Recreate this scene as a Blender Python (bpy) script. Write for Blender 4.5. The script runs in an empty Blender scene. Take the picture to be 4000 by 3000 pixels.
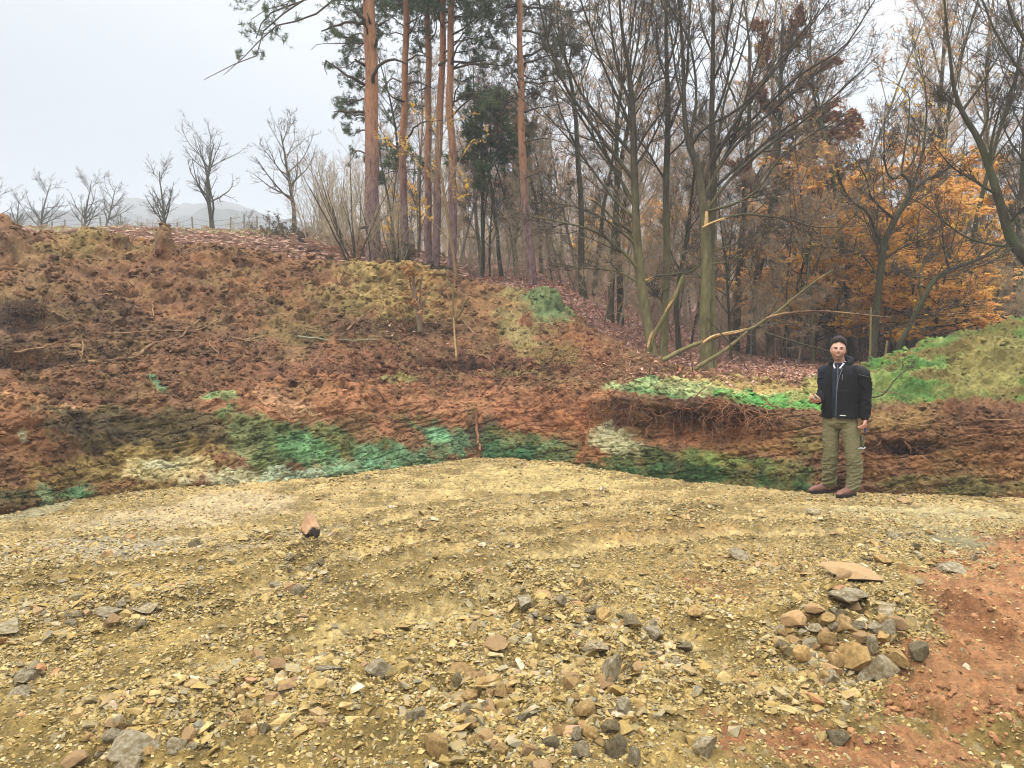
import bpy, bmesh, math, random
import numpy as np
from mathutils import Vector, Matrix
from mathutils.bvhtree import BVHTree

# ------------------------------------------------------------------ camera, sky, light, exposure
SC = bpy.context.scene
F, W0, H0, HOR, CAMZ = 2900.0, 4000.0, 3000.0, 1400.0, 1.6
PITCH = math.atan((H0/2-HOR)/F)                    # the camera looks slightly down
cd = bpy.data.cameras.new('camera'); cam = bpy.data.objects.new('camera', cd)
SC.collection.objects.link(cam); SC.camera = cam
cam.location = (0, 0, CAMZ); cam.rotation_euler = (math.pi/2-PITCH, 0, 0)
cd.sensor_width = 36; cd.lens = 36*F/W0; cd.clip_start = 0.05; cd.clip_end = 3000

SUN_EL, SUN_AZ = math.radians(46), math.radians(232)
w = bpy.data.worlds.new('World'); SC.world = w; w.use_nodes = True
nt = w.node_tree; nt.nodes.clear()
N = nt.nodes.new; L = nt.links.new
wo = N('ShaderNodeOutputWorld'); bg = N('ShaderNodeBackground'); L(bg.outputs[0], wo.inputs[0])
sky = N('ShaderNodeTexSky'); sky.sky_type = 'NISHITA'; sky.sun_disc = False
sky.sun_elevation = SUN_EL; sky.sun_rotation = SUN_AZ; sky.air_density = 1.0; sky.dust_density = 4.0
tc = N('ShaderNodeTexCoord'); sep = N('ShaderNodeSeparateXYZ'); L(tc.outputs['Generated'], sep.inputs[0])
rmp = N('ShaderNodeValToRGB'); L(sep.outputs[2], rmp.inputs[0])      # an overcast deck: brighter towards the zenith
cr = rmp.color_ramp
cr.elements[0].position = 0.0; cr.elements[0].color = (0.66, 0.73, 0.88, 1)
cr.elements[1].position = 1.0; cr.elements[1].color = (1.0, 1.0, 1.0, 1)
e = cr.elements.new(0.20); e.color = (0.78, 0.84, 0.95, 1)
e = cr.elements.new(0.42); e.color = (0.92, 0.96, 1.0, 1)
lr = N('ShaderNodeValToRGB'); L(sep.outputs[2], lr.inputs[0]); lc = lr.color_ramp
lc.elements[0].position = 0.0; lc.elements[0].color = (.074, .074, .074, 1); lc.elements[1].position = 1.0; lc.elements[1].color = (1, 1, 1, 1)
e = lc.elements.new(.22); e.color = (.102, .102, .102, 1); e = lc.elements.new(.48); e.color = (.165, .165, .165, 1)
ml = N('ShaderNodeMath'); ml.operation = 'MULTIPLY'; ml.inputs[1].default_value = 46.0; L(lr.outputs[0], ml.inputs[0])
cn = N('ShaderNodeTexNoise'); cn.inputs['Scale'].default_value = 1.6; cn.inputs['Detail'].default_value = 4
L(tc.outputs['Generated'], cn.inputs[0])
cm = N('ShaderNodeMapRange'); cm.inputs[3].default_value = 0.88; cm.inputs[4].default_value = 1.10; L(cn.outputs[0], cm.inputs[0])
dg_ = N('ShaderNodeMapRange'); dg_.inputs[1].default_value = -.62; dg_.inputs[2].default_value = .15; dg_.inputs[3].default_value = .76; dg_.inputs[4].default_value = 1.22; L(sep.outputs[0], dg_.inputs[0])
m0 = N('ShaderNodeMath'); m0.operation = 'MULTIPLY'; L(cm.outputs[0], m0.inputs[0]); L(dg_.outputs[0], m0.inputs[1])
mm = N('ShaderNodeMath'); mm.operation = 'MULTIPLY'; L(ml.outputs[0], mm.inputs[0]); L(m0.outputs[0], mm.inputs[1])
vm = N('ShaderNodeVectorMath'); vm.operation = 'SCALE'; L(rmp.outputs[0], vm.inputs[0]); L(mm.outputs[0], vm.inputs[3])
mx = N('ShaderNodeMix'); mx.data_type = 'RGBA'; mx.inputs[0].default_value = 0.93
L(sky.outputs[0], mx.inputs[6]); L(vm.outputs[0], mx.inputs[7]); L(mx.outputs[2], bg.inputs[0])
bg.inputs[1].default_value = 0.10

sl = bpy.data.lights.new('sun', 'SUN'); sun = bpy.data.objects.new('sun', sl); SC.collection.objects.link(sun)
sl.energy = 1.5; sl.angle = math.radians(12); sl.color = (1.0, 0.965, 0.91)
sd = Vector((math.sin(SUN_AZ)*math.cos(SUN_EL), math.cos(SUN_AZ)*math.cos(SUN_EL), math.sin(SUN_EL)))
sun.rotation_euler = sd.to_track_quat('Z', 'Y').to_euler()
SC.view_settings.view_transform = 'Standard'; SC.view_settings.look = 'None'
SC.view_settings.exposure = 0.62; SC.view_settings.gamma = 1.0
SC.cycles.use_denoising = True; SC.cycles.max_bounces = 5; SC.cycles.diffuse_bounces = 3; SC.cycles.glossy_bounces = 2
SC.cycles.volume_bounces = 0; SC.cycles.use_adaptive_sampling = True; SC.cycles.adaptive_threshold = 0.02
SC.cycles.filter_width = 1.1

# ------------------------------------------------------------------ helpers
RS = np.random.RandomState(7); random.seed(7)
def P(px, py, d):
    """the point at forward distance d (m) seen at photo pixel px, py"""
    x = (px-W0/2)/F; v = (H0/2-py)/F
    y = math.cos(PITCH)+v*math.sin(PITCH); z = -math.sin(PITCH)+v*math.cos(PITCH)
    return np.stack(np.broadcast_arrays(x*d/y, d+0.0*x, CAMZ+z*d/y), -1)
def PIX(p):
    """photo pixel of world points"""
    p = np.asarray(p, float); y = np.maximum(p[..., 1], 0.2); z = p[..., 2]-CAMZ
    f = y*math.cos(PITCH)-z*math.sin(PITCH); u = y*math.sin(PITCH)+z*math.cos(PITCH)
    return W0/2+p[..., 0]/f*F, H0/2-u/f*F
def srgb(*c, k=1.0):
    c = np.array(c, float)/255
    return np.where(c <= .04045, c/12.92, ((c+.055)/1.055)**2.4)*k

def _h(ix, iy, iz, s):
    with np.errstate(over='ignore'):
        h = ix.astype(np.uint32)*np.uint32(374761393)+iy.astype(np.uint32)*np.uint32(668265263)+iz.astype(np.uint32)*np.uint32(2147483647)+np.uint32(s*974634777 & 0xffffffff)
        h = (h ^ (h >> np.uint32(13)))*np.uint32(1274126177); h ^= h >> np.uint32(16)
        h = h*np.uint32(2246822519); h ^= h >> np.uint32(15)
    return h.astype(np.float64)/4294967295.0
def vnoise(p, s=0):
    i = np.floor(p).astype(np.int64); f = p-i; f = f*f*f*(f*(f*6-15)+10); r = 0
    for a in (0, 1):
        for b in (0, 1):
            for c in (0, 1):
                r = r+_h(i[:, 0]+a, i[:, 1]+b, i[:, 2]+c, s)*(f[:, 0] if a else 1-f[:, 0])*(f[:, 1] if b else 1-f[:, 1])*(f[:, 2] if c else 1-f[:, 2])
    return r*2-1
def fbm(p, o=4, s=0, g=.5):
    r = 0; a = 1; t = 0
    for k in range(o):
        r = r+a*vnoise(p*(2.03**k)+k*17.3, s+k); t += a; a *= g
    return r/t
def worley(p, s=0):
    i = np.floor(p).astype(np.int64); best = np.full(len(p), 9.0); cid = np.zeros(len(p)); sec = np.full(len(p), 9.0)
    for a in (-1, 0, 1):
        for b in (-1, 0, 1):
            for c in (-1, 0, 1):
                x, y, z = i[:, 0]+a, i[:, 1]+b, i[:, 2]+c
                d = (x+_h(x, y, z, s+1)-p[:, 0])**2+(y+_h(x, y, z, s+2)-p[:, 1])**2+(z+_h(x, y, z, s+3)-p[:, 2])**2
                m = d < best; sec = np.where(m, best, np.minimum(sec, d)); best = np.where(m, d, best); cid = np.where(m, _h(x, y, z, s+4), cid)
    return np.sqrt(best), np.sqrt(sec), cid
def sstep(a, b, x):
    t = np.clip((x-a)/(b-a), 0, 1); return t*t*(3-2*t)
def unit(v): return v/np.maximum(np.linalg.norm(v, axis=-1, keepdims=True), 1e-9)

def mesh_np(name, V, Fs, mat, parent=None, col=None, smooth=True):
    """one mesh object from numpy vertices and a list of (n,k) face arrays"""
    me = bpy.data.meshes.new(name); V = np.asarray(V, np.float32)
    Fs = [np.asarray(f, np.int32) for f in Fs if len(f)]
    me.vertices.add(len(V)); me.vertices.foreach_set('co', V.ravel())
    nl = sum(f.size for f in Fs); npoly = sum(len(f) for f in Fs)
    me.loops.add(nl); me.polygons.add(npoly)
    me.loops.foreach_set('vertex_index', np.concatenate([f.ravel() for f in Fs]))
    tot = np.concatenate([np.full(len(f), f.shape[1], np.int32) for f in Fs])
    me.polygons.foreach_set('loop_start', np.concatenate([[0], np.cumsum(tot)[:-1]]).astype(np.int32))
    me.polygons.foreach_set('loop_total', tot)
    me.polygons.foreach_set('use_smooth', np.full(npoly, smooth))
    if col is not None:
        at = me.attributes.new('Col', 'FLOAT_COLOR', 'POINT'); c = np.ones((len(V), 4), np.float32); c[:, :3] = col
        at.data.foreach_set('color', c.ravel())
    me.update(calc_edges=True); me.validate()
    mats = mat if isinstance(mat, (list, tuple)) else [mat]
    for m in mats: me.materials.append(m)
    o = bpy.data.objects.new(name, me); SC.collection.objects.link(o); o.parent = parent
    return o
def tag(o, label=None, cat=None, group=None, kind=None):
    if label: o['label'] = label
    if cat: o['category'] = cat
    if group: o['group'] = group
    if kind: o['kind'] = kind
    return o
def empty(name, loc, label, cat, group=None):
    o = bpy.data.objects.new(name, None); SC.collection.objects.link(o); o.location = [float(c) for c in loc]
    o.empty_display_size = .2
    return tag(o, label, cat, group)
def recenter(o, root):
    o.data.transform(Matrix.Translation(-Vector(root.location))); o.parent = root
def copy_tree(o, loc, rz, sc, label=None, parent=None):
    c = o.copy(); SC.collection.objects.link(c); c.parent = parent
    if parent is None:
        c.location = [float(x) for x in loc]; c.rotation_euler = (rz[0], rz[1], rz[2]) if isinstance(rz, tuple) else (0, 0, rz)
        c.scale = sc if isinstance(sc, tuple) else (sc, sc, sc)
        if label: c['label'] = label
    for ch in o.children: copy_tree(ch, None, 0, 1, None, c)
    return c

# ------------------------------------------------------------------ materials
def nmat(name, rough=.9, spec=.25):
    m = bpy.data.materials.new(name); m.use_nodes = True; t = m.node_tree
    b = t.nodes['Principled BSDF']; b.inputs['Roughness'].default_value = rough; b.inputs['Specular IOR Level'].default_value = spec
    return m, t, b
def nz(t, scale, detail=5, rough=.6, coord='Object', vec=None):
    n = t.nodes.new('ShaderNodeTexNoise'); n.inputs['Scale'].default_value = scale; n.inputs['Detail'].default_value = detail
    n.inputs['Roughness'].default_value = rough
    if vec is None:
        c = t.nodes.new('ShaderNodeTexCoord'); vec = c.outputs[coord]
    t.links.new(vec, n.inputs['Vector']); return n.outputs[0]
def ramp(t, src, stops, interp='LINEAR'):
    r = t.nodes.new('ShaderNodeValToRGB'); r.color_ramp.interpolation = interp; t.links.new(src, r.inputs[0])
    el = r.color_ramp.elements
    while len(el) < len(stops): el.new(.5)
    for e_, (p_, c_) in zip(el, stops): e_.position = p_; e_.color = (*c_, 1)
    return r.outputs[0]
def mixc(t, f, a, b, mode='MIX'):
    m = t.nodes.new('ShaderNodeMix'); m.data_type = 'RGBA'; m.blend_type = mode
    for s_, i_ in ((f, 0), (a, 6), (b, 7)):
        if hasattr(s_, 'links'): t.links.new(s_, m.inputs[i_])
        elif i_ == 0: m.inputs[0].default_value = s_
        else: m.inputs[i_].default_value = (*s_, 1)
    return m.outputs[2]
def bump(t, b, h, strength, dist, prev=None):
    n = t.nodes.new('ShaderNodeBump'); n.inputs['Strength'].default_value = strength; n.inputs['Distance'].default_value = dist
    t.links.new(h, n.inputs['Height'])
    if prev: t.links.new(prev, n.inputs['Normal'])
    t.links.new(n.outputs[0], b.inputs['Normal']); return n.outputs[0]
def earth_mat(name, scales, contrast=.5, bs=.8, rough=.9):
    m, t, b = nmat(name, rough)
    a = t.nodes.new('ShaderNodeAttribute'); a.attribute_name = 'Col'; c = a.outputs['Color']
    lo = 1-contrast; hi = 1+contrast*.8
    for s_ in scales:
        n = nz(t, s_, 6, .65); c = mixc(t, 1.0, c, ramp(t, n, [(.3, (lo,)*3), (.7, (hi,)*3)]), 'MULTIPLY')
    t.links.new(c, b.inputs['Base Color'])
    n1 = bump(t, b, nz(t, 14, 8, .7), bs, .05); bump(t, b, nz(t, 70, 5, .7), bs*.8, .012, n1)
    return m
def island_mat(name, stops, rough=.85, noise=None, ns=25, spec=.25, transl=0, bumpd=0, mud=None):
    """colour picked per loose piece (leaf, stone, chip)"""
    m, t, b = nmat(name, rough, spec)
    g = t.nodes.new('ShaderNodeNewGeometry'); c = ramp(t, g.outputs['Random Per Island'], stops)
    if noise: c = mixc(t, 1.0, c, ramp(t, nz(t, ns, 5, .7), [(.3, (1-noise,)*3), (.7, (1+noise,)*3)]), 'MULTIPLY')
    if mud: c = mixc(t, ramp(t, nz(t, 38, 6, .7), [(.46, (0,)*3), (.58, (.85,)*3)]), c, mud)
    t.links.new(c, b.inputs['Base Color'])
    if bumpd: bump(t, b, nz(t, 60, 5, .7), .7, bumpd)
    if transl:
        tr = t.nodes.new('ShaderNodeBsdfTranslucent'); t.links.new(c, tr.inputs[0]); ms = t.nodes.new('ShaderNodeMixShader'); ms.inputs[0].default_value = transl
        t.links.new(b.outputs[0], ms.inputs[1]); t.links.new(tr.outputs[0], ms.inputs[2]); t.links.new(ms.outputs[0], t.nodes['Material Output'].inputs[0])
    return m
def bark_mat(name, c1, c2, c3=None, scale=18, rough=.9, zs=.25, bd=.02):
    m, t, b = nmat(name, rough, .15); tc_ = t.nodes.new('ShaderNodeTexCoord'); mp = t.nodes.new('ShaderNodeMapping')
    mp.inputs['Scale'].default_value = (1, 1, zs); t.links.new(tc_.outputs['Object'], mp.inputs[0])
    n = nz(t, scale, 6, .7, vec=mp.outputs[0]); c = ramp(t, n, [(.32, c1), (.68, c2)])
    if c3 is not None:
        n2 = nz(t, 1.7, 4, .6); c = mixc(t, ramp(t, n2, [(.45, (0,)*3), (.62, (1,)*3)]), c, c3)
    t.links.new(c, b.inputs['Base Color']); bump(t, b, n, .8, bd); return m
def plain_mat(name, c, rough=.85, var=.25, scale=30, spec=.25, bd=0, bscale=120):
    m, t, b = nmat(name, rough, spec); n = nz(t, scale, 5, .65)
    t.links.new(ramp(t, n, [(.3, tuple(np.array(c)*(1-var))), (.7, tuple(np.array(c)*(1+var)))]), b.inputs['Base Color'])
    if bd: bump(t, b, nz(t, bscale, 4, .6), .6, bd)
    return m
K = .76       # photograph colour to base colour
def C(r, g, b, k=K): return tuple(float(x) for x in srgb(r, g, b, k=k))

# ------------------------------------------------------------------ terrain
# each column: photo x, then (photo y, distance) of foot, middle and top of the cut, lower, middle slope and crest
COLS = [
 (-2600, (2400,4.64),(2100,4.9),(1700,5.3),(1500,6.0),(1280,7.2),(960,9.5)),
 (-1200, (2110,6.53),(1900,6.8),(1640,7.2),(1490,7.9),(1280,9.0),(945,11.2)),
 (0,     (2020,7.48),(1850,7.72),(1590,8.2),(1470,8.9),(1240,10.2),(940,12.3)),
 (250,   (1968,8.17),(1800,8.4),(1575,8.8),(1460,9.4),(1235,10.8),(930,12.9)),
 (500,   (1932,8.72),(1780,9.0),(1560,9.4),(1450,10.1),(1240,11.4),(945,13.4)),
 (800,   (1912,9.06),(1760,9.35),(1570,9.8),(1450,10.5),(1245,12.0),(968,14.0)),
 (1000,  (1898,9.32),(1740,9.65),(1570,10.1),(1450,10.9),(1250,12.5),(988,14.4)),
 (1400,  (1852,10.27),(1720,10.6),(1560,11.0),(1440,11.9),(1260,13.4),(1040,15.3)),
 (1650,  (1815,11.18),(1700,11.5),(1560,11.9),(1440,12.8),(1275,14.3),(1066,16.2)),
 (1870,  (1795,11.75),(1700,12.05),(1570,12.4),(1440,13.3),(1290,14.9),(1115,17.0)),
 (2050,  (1802,11.54),(1700,11.8),(1560,12.2),(1440,13.0),(1300,14.6),(1138,16.8)),
 (2200,  (1815,11.18),(1700,11.4),(1550,11.9),(1440,12.7),(1330,14.0),(1215,16.0)),
 (2350,  (1833,10.72),(1710,10.95),(1548,11.4),(1465,12.2),(1385,13.4),(1310,15.2)),
 (2500,  (1855,10.2),(1720,10.4),(1545,10.8),(1490,11.6),(1440,12.8),(1393,14.3)),
 (2800,  (1893,9.41),(1740,9.6),(1562,9.9),(1525,10.7),(1495,11.8),(1465,13.0)),
 (3200,  (1926,8.82),(1770,9.02),(1592,9.35),(1550,10.0),(1515,11.0),(1470,12.5)),
 (3380,  (1932,8.72),(1780,8.95),(1605,9.3),(1555,9.9),(1500,10.8),(1432,11.9)),
 (3540,  (1936,8.66),(1785,8.9),(1620,9.25),(1565,9.8),(1470,10.7),(1358,11.8)),
 (3720,  (1940,8.59),(1790,8.85),(1630,9.15),(1570,9.75),(1450,10.7),(1312,12.0)),
 (4000,  (1956,8.35),(1800,8.6),(1640,8.9),(1570,9.6),(1425,10.7),(1264,12.2)),
 (5200,  (2060,7.03),(1860,7.4),(1650,7.8),(1560,8.6),(1370,9.8),(1170,12.0)),
 (6800,  (2300,5.16),(2000,5.5),(1700,6.0),(1560,7.0),(1330,8.6),(1100,11.0)),
]
def catmull(Y, x, xi):
    """smooth interpolation of rows Y (n,...) given at x, to xi: monotone-limited cubic"""
    Y = np.asarray(Y, float); x = np.asarray(x, float); sh = (-1,)+(1,)*(Y.ndim-1)
    d = (Y[1:]-Y[:-1])/(x[1:]-x[:-1]).reshape(sh); m = np.zeros_like(Y); m[0] = d[0]; m[-1] = d[-1]
    m[1:-1] = np.where(d[1:]*d[:-1] > 0, 2*d[1:]*d[:-1]/np.where(np.abs(d[1:]+d[:-1]) < 1e-9, 1, d[1:]+d[:-1]), 0)
    j = np.clip(np.searchsorted(x, xi)-1, 0, len(x)-2); h = (x[j+1]-x[j]).reshape(sh); t = ((xi-x[j]).reshape(sh))/h
    return (2*t**3-3*t**2+1)*Y[j]+(t**3-2*t**2+t)*h*m[j]+(-2*t**3+3*t**2)*Y[j+1]+(t**3-t**2)*h*m[j+1]
ctrl = []
for c in COLS:
    pts = [P(c[0], q[0], q[1]) for q in c[1:]]
    f = pts[0].copy(); u = unit(np.array([f[0], f[1], 0])); f0 = f-u*.12; f0[2] = -.35; cr_ = pts[-1]
    b1 = cr_+u*.9; b1[2] -= .03; b2 = cr_+u*2.6; b2[2] -= .45; b3 = cr_+u*5; b3[2] -= 1.6
    ctrl.append([f0]+pts+[b1, b2, b3])
ctrl = np.array(ctrl); colx = np.array([c[0] for c in COLS], float)
xi = np.concatenate([np.linspace(-2600, -80, 90), np.linspace(-60, 4060, 1050), np.linspace(4085, 6800, 90)])
gx = catmull(ctrl, colx, xi)                                     # (nx, rows, 3)
rt = np.concatenate([np.linspace(0, 1, 8)[:-1], np.linspace(1, 3, 150)[:-1], np.linspace(3, 6, 250)[:-1], np.linspace(6, 7, 30)[:-1], np.linspace(7, 9, 24)])
BK = catmull(np.moveaxis(gx, 1, 0), np.arange(10), rt)           # (nr, nx, 3)
NR, NX = BK.shape[:2]
Vb = BK.reshape(-1, 3); RT = np.repeat(rt, NX); XI = np.tile(xi, NR)
def grid_faces(nr, nx):
    a = np.arange(nr*nx).reshape(nr, nx); return np.stack([a[:-1, :-1], a[:-1, 1:], a[1:, 1:], a[1:, :-1]], -1).reshape(-1, 4)
def grid_normals(G):
    du = np.gradient(G, axis=1); dv = np.gradient(G, axis=0); return unit(np.cross(du, dv))
NB = grid_normals(BK).reshape(-1, 3)
bpx, bpy_ = PIX(Vb)
def blob(px, py, cx, cy, rx, ry, s=0, e=.45, ang=0):
    a = math.radians(ang); x = px-cx; y = py-cy; X = x*math.cos(a)+y*math.sin(a); Y = -x*math.sin(a)+y*math.cos(a)
    return 1-np.sqrt((X/rx)**2+(Y/ry)**2)
nA = fbm(Vb*1.1, 4, 3); nBs = fbm(Vb*5.0, 5, 11); nC = fbm(Vb*16, 3, 23)
slope = np.array([1, 1, 1])
# relief: large lumps, clods and crumbs, scrape marks on the cut
w1, w1b, id1 = worley(Vb*np.array([3.0, 3.0, 3.6]), 5); w2, w2b, id2 = worley(Vb*8.5+nBs[:, None]*.3, 9); w3, w3b, id3 = worley(Vb*22+nC[:, None]*.25, 15)
upper = sstep(2.7, 3.3, RT); lower = 1-upper; edge = sstep(.95, 1.15, RT)
cl1 = np.clip(1-w1*1.5, 0, 1)*(id1 > .55); cl2 = np.clip(1-w2*1.35, 0, 1)*(id2 > .35)*sstep(.1, .5, .5+nA*.9); cl3 = np.clip(1-w3*1.3, 0, 1)*(id3 > .3)
heap = sstep(3330, 3420, bpx)*upper
disp = .17*nA*upper+.085*nA*lower+(.055*nBs+.02*nC)*(1-.35*lower)
pit = worley(Vb*np.array([4.6, 4.6, 7.5])+nBs[:, None]*.5, 25); disp = disp-upper*(1-.5*heap)*.11*sstep(.46, .30, pit[0])*(pit[2] < .30)
disp = disp+upper*(.075*cl1+.060*cl2*(1+.3*heap)+.030*cl3*(1+.6*heap)+.03*heap*np.abs(nBs))+lower*(.03*cl2+.016*cl3)
stri = fbm(np.stack([Vb[:, 0]*7+Vb[:, 2]*5.0, Vb[:, 1]*7, Vb[:, 2]*1.2], -1), 3, 31)    # bucket scrapes run down the cut
disp = disp+lower*edge*(.07*np.abs(stri)+.07*fbm(Vb*np.array([3.5, 3.5, 4.5]), 5, 37)); led = np.abs(fbm(np.stack([Vb[:, 0]*1.2, Vb[:, 1]*1.2, Vb[:, 2]*9-Vb[:, 0]*1.5], -1), 3, 39)); disp = disp-lower*edge*.035*sstep(.16, 0, led)
disp -= .20*sstep(0, .75, blob(bpx, bpy_, 2680, 1670, 430, 80, ang=3)+.5*nBs)+.14*sstep(0, .8, blob(bpx, bpy_, 3560, 1750, 190, 40)+.5*nBs)
disp -= .28*sstep(0, .6, blob(bpx, bpy_, 60, 1400, 240, 45))+.16*sstep(0, .6, blob(bpx, bpy_, 1800, 1425, 240, 30))
disp += .10*sstep(0, .6, blob(bpx, bpy_, 2700, 1590, 420, 30, ang=3))
for cx, cy, rx, ry, a in [(90, 1230, 120, 60, .10), (420, 1190, 150, 50, .08), (640, 975, 55, 55, .42), (480, 965, 60, 25, .18), (380, 940, 110, 35, .16), (40, 960, 90, 60, .30), (860, 1010, 150, 30, .14), (1560, 1070, 130, 30, .15), (2130, 1180, 90, 60, .12), (2060, 1255, 30, 40, .14), (3850, 1400, 200, 60, .12)]:
    disp += a*sstep(0, .8, blob(bpx, bpy_, cx, cy, rx, ry)+.15*nBs)
for cx, cy, rx, ry, a in [(1350, 1110, 260, 60, .12), (1450, 1450, 90, 30, .12), (2265, 1305, 24, 14, .25), (3560, 1760, 90, 25, .12)]:
    disp -= a*sstep(0, .8, blob(bpx, bpy_, cx, cy, rx, ry)+.15*nBs)
fade = sstep(0, 1.02, RT)
Vb2 = Vb+NB*(disp*fade*edge**.5)[:, None]
# colour: soil layers and patches, with broken edges
PAL = [  # cx, cy, rx, ry, colour, strength, angle
 (350, 1100, 700, 180, (122, 84, 60), .8, 0), (400, 965, 220, 55, (132, 108, 62), .8, 0), (850, 1100, 500, 110, (124, 80, 56), .7, 8), (1560, 1160, 260, 110, (150, 124, 74), .95, 12),
 (1250, 1240, 300, 70, (110, 82, 50), .6, 20), (1500, 1100, 120, 60, (156, 126, 76), .8, 0),
 (90, 1330, 260, 110, (86, 62, 46), .7, 0), (420, 1230, 190, 55, (84, 56, 42), .8, 0), (700, 1330, 600, 70, (98, 66, 50), .7, 3), (60, 1235, 90, 50, (72, 50, 42), .9, 0),
 (1950, 1220, 260, 90, (146, 100, 66), .9, 10), (2080, 1260, 130, 110, (140, 122, 80), .95, 30), (2140, 1190, 90, 60, (116, 134, 88), .95, 35), (2060, 1260, 28, 40, (124, 66, 46), .9, 0),
 (1520, 1285, 300, 35, (92, 62, 48), .8, 0), (1800, 1420, 260, 30, (78, 50, 40), .85, 0), (2250, 1350, 160, 60, (138, 84, 56), .8, 20),
 (1500, 1450, 700, 80, (124, 76, 58), .8, 0), (600, 1500, 500, 60, (118, 78, 56), .8, 0),
 (1500, 1620, 620, 110, (160, 104, 74), .9, 2), (2100, 1640, 330, 90, (156, 96, 66), .9, -8), (1150, 1605, 150, 38, (180, 132, 104), .8, 20), (1880, 1560, 200, 45, (164, 106, 80), .7, 0),
 (130, 1585, 260, 40, (190, 144, 106), .95, 4), (100, 1680, 250, 110, (132, 86, 58), .8, 0), (560, 1700, 420, 110, (92, 76, 48), .95, 5), (330, 1660, 150, 40, (84, 64, 46), .8, 0), (560, 1740, 160, 35, (70, 58, 40), .8, 20),
 (480, 1850, 420, 90, (146, 118, 66), .9, -6), (640, 1830, 190, 40, (196, 176, 132), .85, -6), (620, 1815, 60, 22, (214, 204, 176), .9, 0), (900, 1870, 150, 42, (190, 180, 150), .9, -8), (60, 1960, 260, 40, (70, 84, 46), .8, -10),
 (85, 1705, 22, 32, (192, 186, 160), .95, -35), (310, 1920, 70, 30, (92, 136, 96), .9, -8), (170, 1930, 40, 50, (120, 156, 120), .8, 0), (430, 1900, 120, 30, (120, 76, 50), .7, -5),
 (1010, 1690, 130, 60, (104, 116, 72), .85, 20), (1000, 1760, 110, 70, (128, 132, 88), .8, 30), (1330, 1740, 330, 110, (98, 112, 66), .95, -6), (1180, 1760, 90, 60, (104, 148, 100), .9, 20), (1540, 1800, 300, 60, (112, 152, 112), .97, -9), (1320, 1850, 260, 40, (128, 176, 140), .97, -9), (1700, 1740, 210, 70, (98, 130, 96), .95, -6), (1720, 1700, 45, 30, (124, 172, 134), .95, 0), (1160, 1865, 130, 24, (196, 214, 196), .9, -8), (1090, 1850, 60, 30, (180, 198, 176), .8, -20),
 (1560, 1690, 120, 40, (150, 92, 66), .8, 30), (1400, 1660, 130, 50, (150, 94, 68), .7, 20), (1850, 1680, 28, 110, (110, 78, 52), .85, -4),
 (1900, 1720, 90, 75, (66, 58, 46), .85, 0), (2060, 1750, 230, 62, (84, 98, 56), .95, 4), (2090, 1775, 220, 46, (60, 108, 70), .95, 4), (2170, 1755, 60, 40, (104, 140, 100), .9, 0),
 (2480, 1800, 380, 62, (92, 100, 54), .95, 7), (2450, 1835, 380, 34, (58, 100, 58), .95, 8), (2850, 1830, 360, 85, (88, 98, 50), .95, 6), (2850, 1870, 330, 50, (62, 92, 52), .95, 7), (3080, 1730, 190, 55, (160, 136, 82), .85, 4), (2790, 1790, 180, 30, (120, 132, 66), .8, 6),
 (2330, 1690, 90, 110, (176, 100, 60), .8, 0), (2410, 1715, 100, 60, (190, 184, 152), .85, 10), (2370, 1665, 40, 40, (206, 200, 172), .85, 0), (2520, 1690, 60, 40, (80, 50, 38), .8, 0), (2750, 1690, 300, 60, (158, 98, 66), .8, 3), (2750, 1610, 360, 42, (92, 62, 46), .85, 3), (2950, 1750, 200, 40, (140, 92, 56), .7, 0),
 (2560, 1525, 160, 26, (120, 164, 108), .97, 3), (2700, 1528, 330, 20, (168, 180, 128), .9, 3), (2960, 1530, 190, 22, (170, 170, 112), .9, 3), (3060, 1562, 190, 26, (92, 170, 78), .98, 2), (2880, 1505, 260, 16, (170, 142, 84), .8, 2), (3160, 1520, 90, 28, (150, 148, 84), .9, -20), (2330, 1545, 90, 30, (150, 100, 70), .8, 0), (1560, 1475, 60, 14, (158, 150, 92), .8, 0), (620, 1500, 50, 14, (120, 160, 120), .85, 30), (860, 1560, 60, 14, (130, 164, 110), .8, 0), (2020, 1470, 130, 18, (136, 112, 68), .7, 0), (2140, 1395, 120, 30, (134, 108, 60), .7, 10), (1120, 1290, 150, 40, (118, 94, 54), .7, 10), (1340, 1185, 140, 40, (128, 106, 58), .7, 20),
 (3650, 1720, 480, 130, (126, 80, 50), .9, 2), (3560, 1755, 130, 36, (74, 44, 30), .85, 0), (3800, 1830, 300, 60, (132, 86, 48), .8, 2), (3750, 1905, 380, 40, (98, 90, 46), .9, 3), (3480, 1640, 180, 40, (150, 116, 70), .7, 0), (3860, 1650, 220, 40, (104, 66, 44), .8, 0), (3420, 1830, 90, 60, (156, 100, 60), .6, 0),
]
colb = np.zeros((len(Vb), 3)); colb[:] = srgb(130, 88, 64)
nW = fbm(Vb*3.2, 5, 41)
for cx, cy, rx, ry, c, s_, an in PAL:
    m = sstep(-.1, .30, blob(bpx, bpy_, cx, cy, rx*1.12, ry*1.12, ang=an)+.62*nW+.30*nC+.12*nBs)*s_
    colb = colb*(1-m[:, None])+srgb(*c)*m[:, None]
hm = heap[:, None]*sstep(1590, 1560, bpy_)[:, None]               # the green heap on the right
hc = srgb(132, 158, 88)*(1-hm*0)
hn = fbm(Vb*2.4, 4, 51); hn2 = fbm(Vb*np.array([1.5, 1.5, 6]), 4, 57)
def mixm(a, b, m): return a*(1-m[:, None])+b*m[:, None]
hcol = mixm(np.tile(srgb(92, 124, 50), (len(Vb), 1)), srgb(138, 146, 88), sstep(.05, .4, hn))
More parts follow.
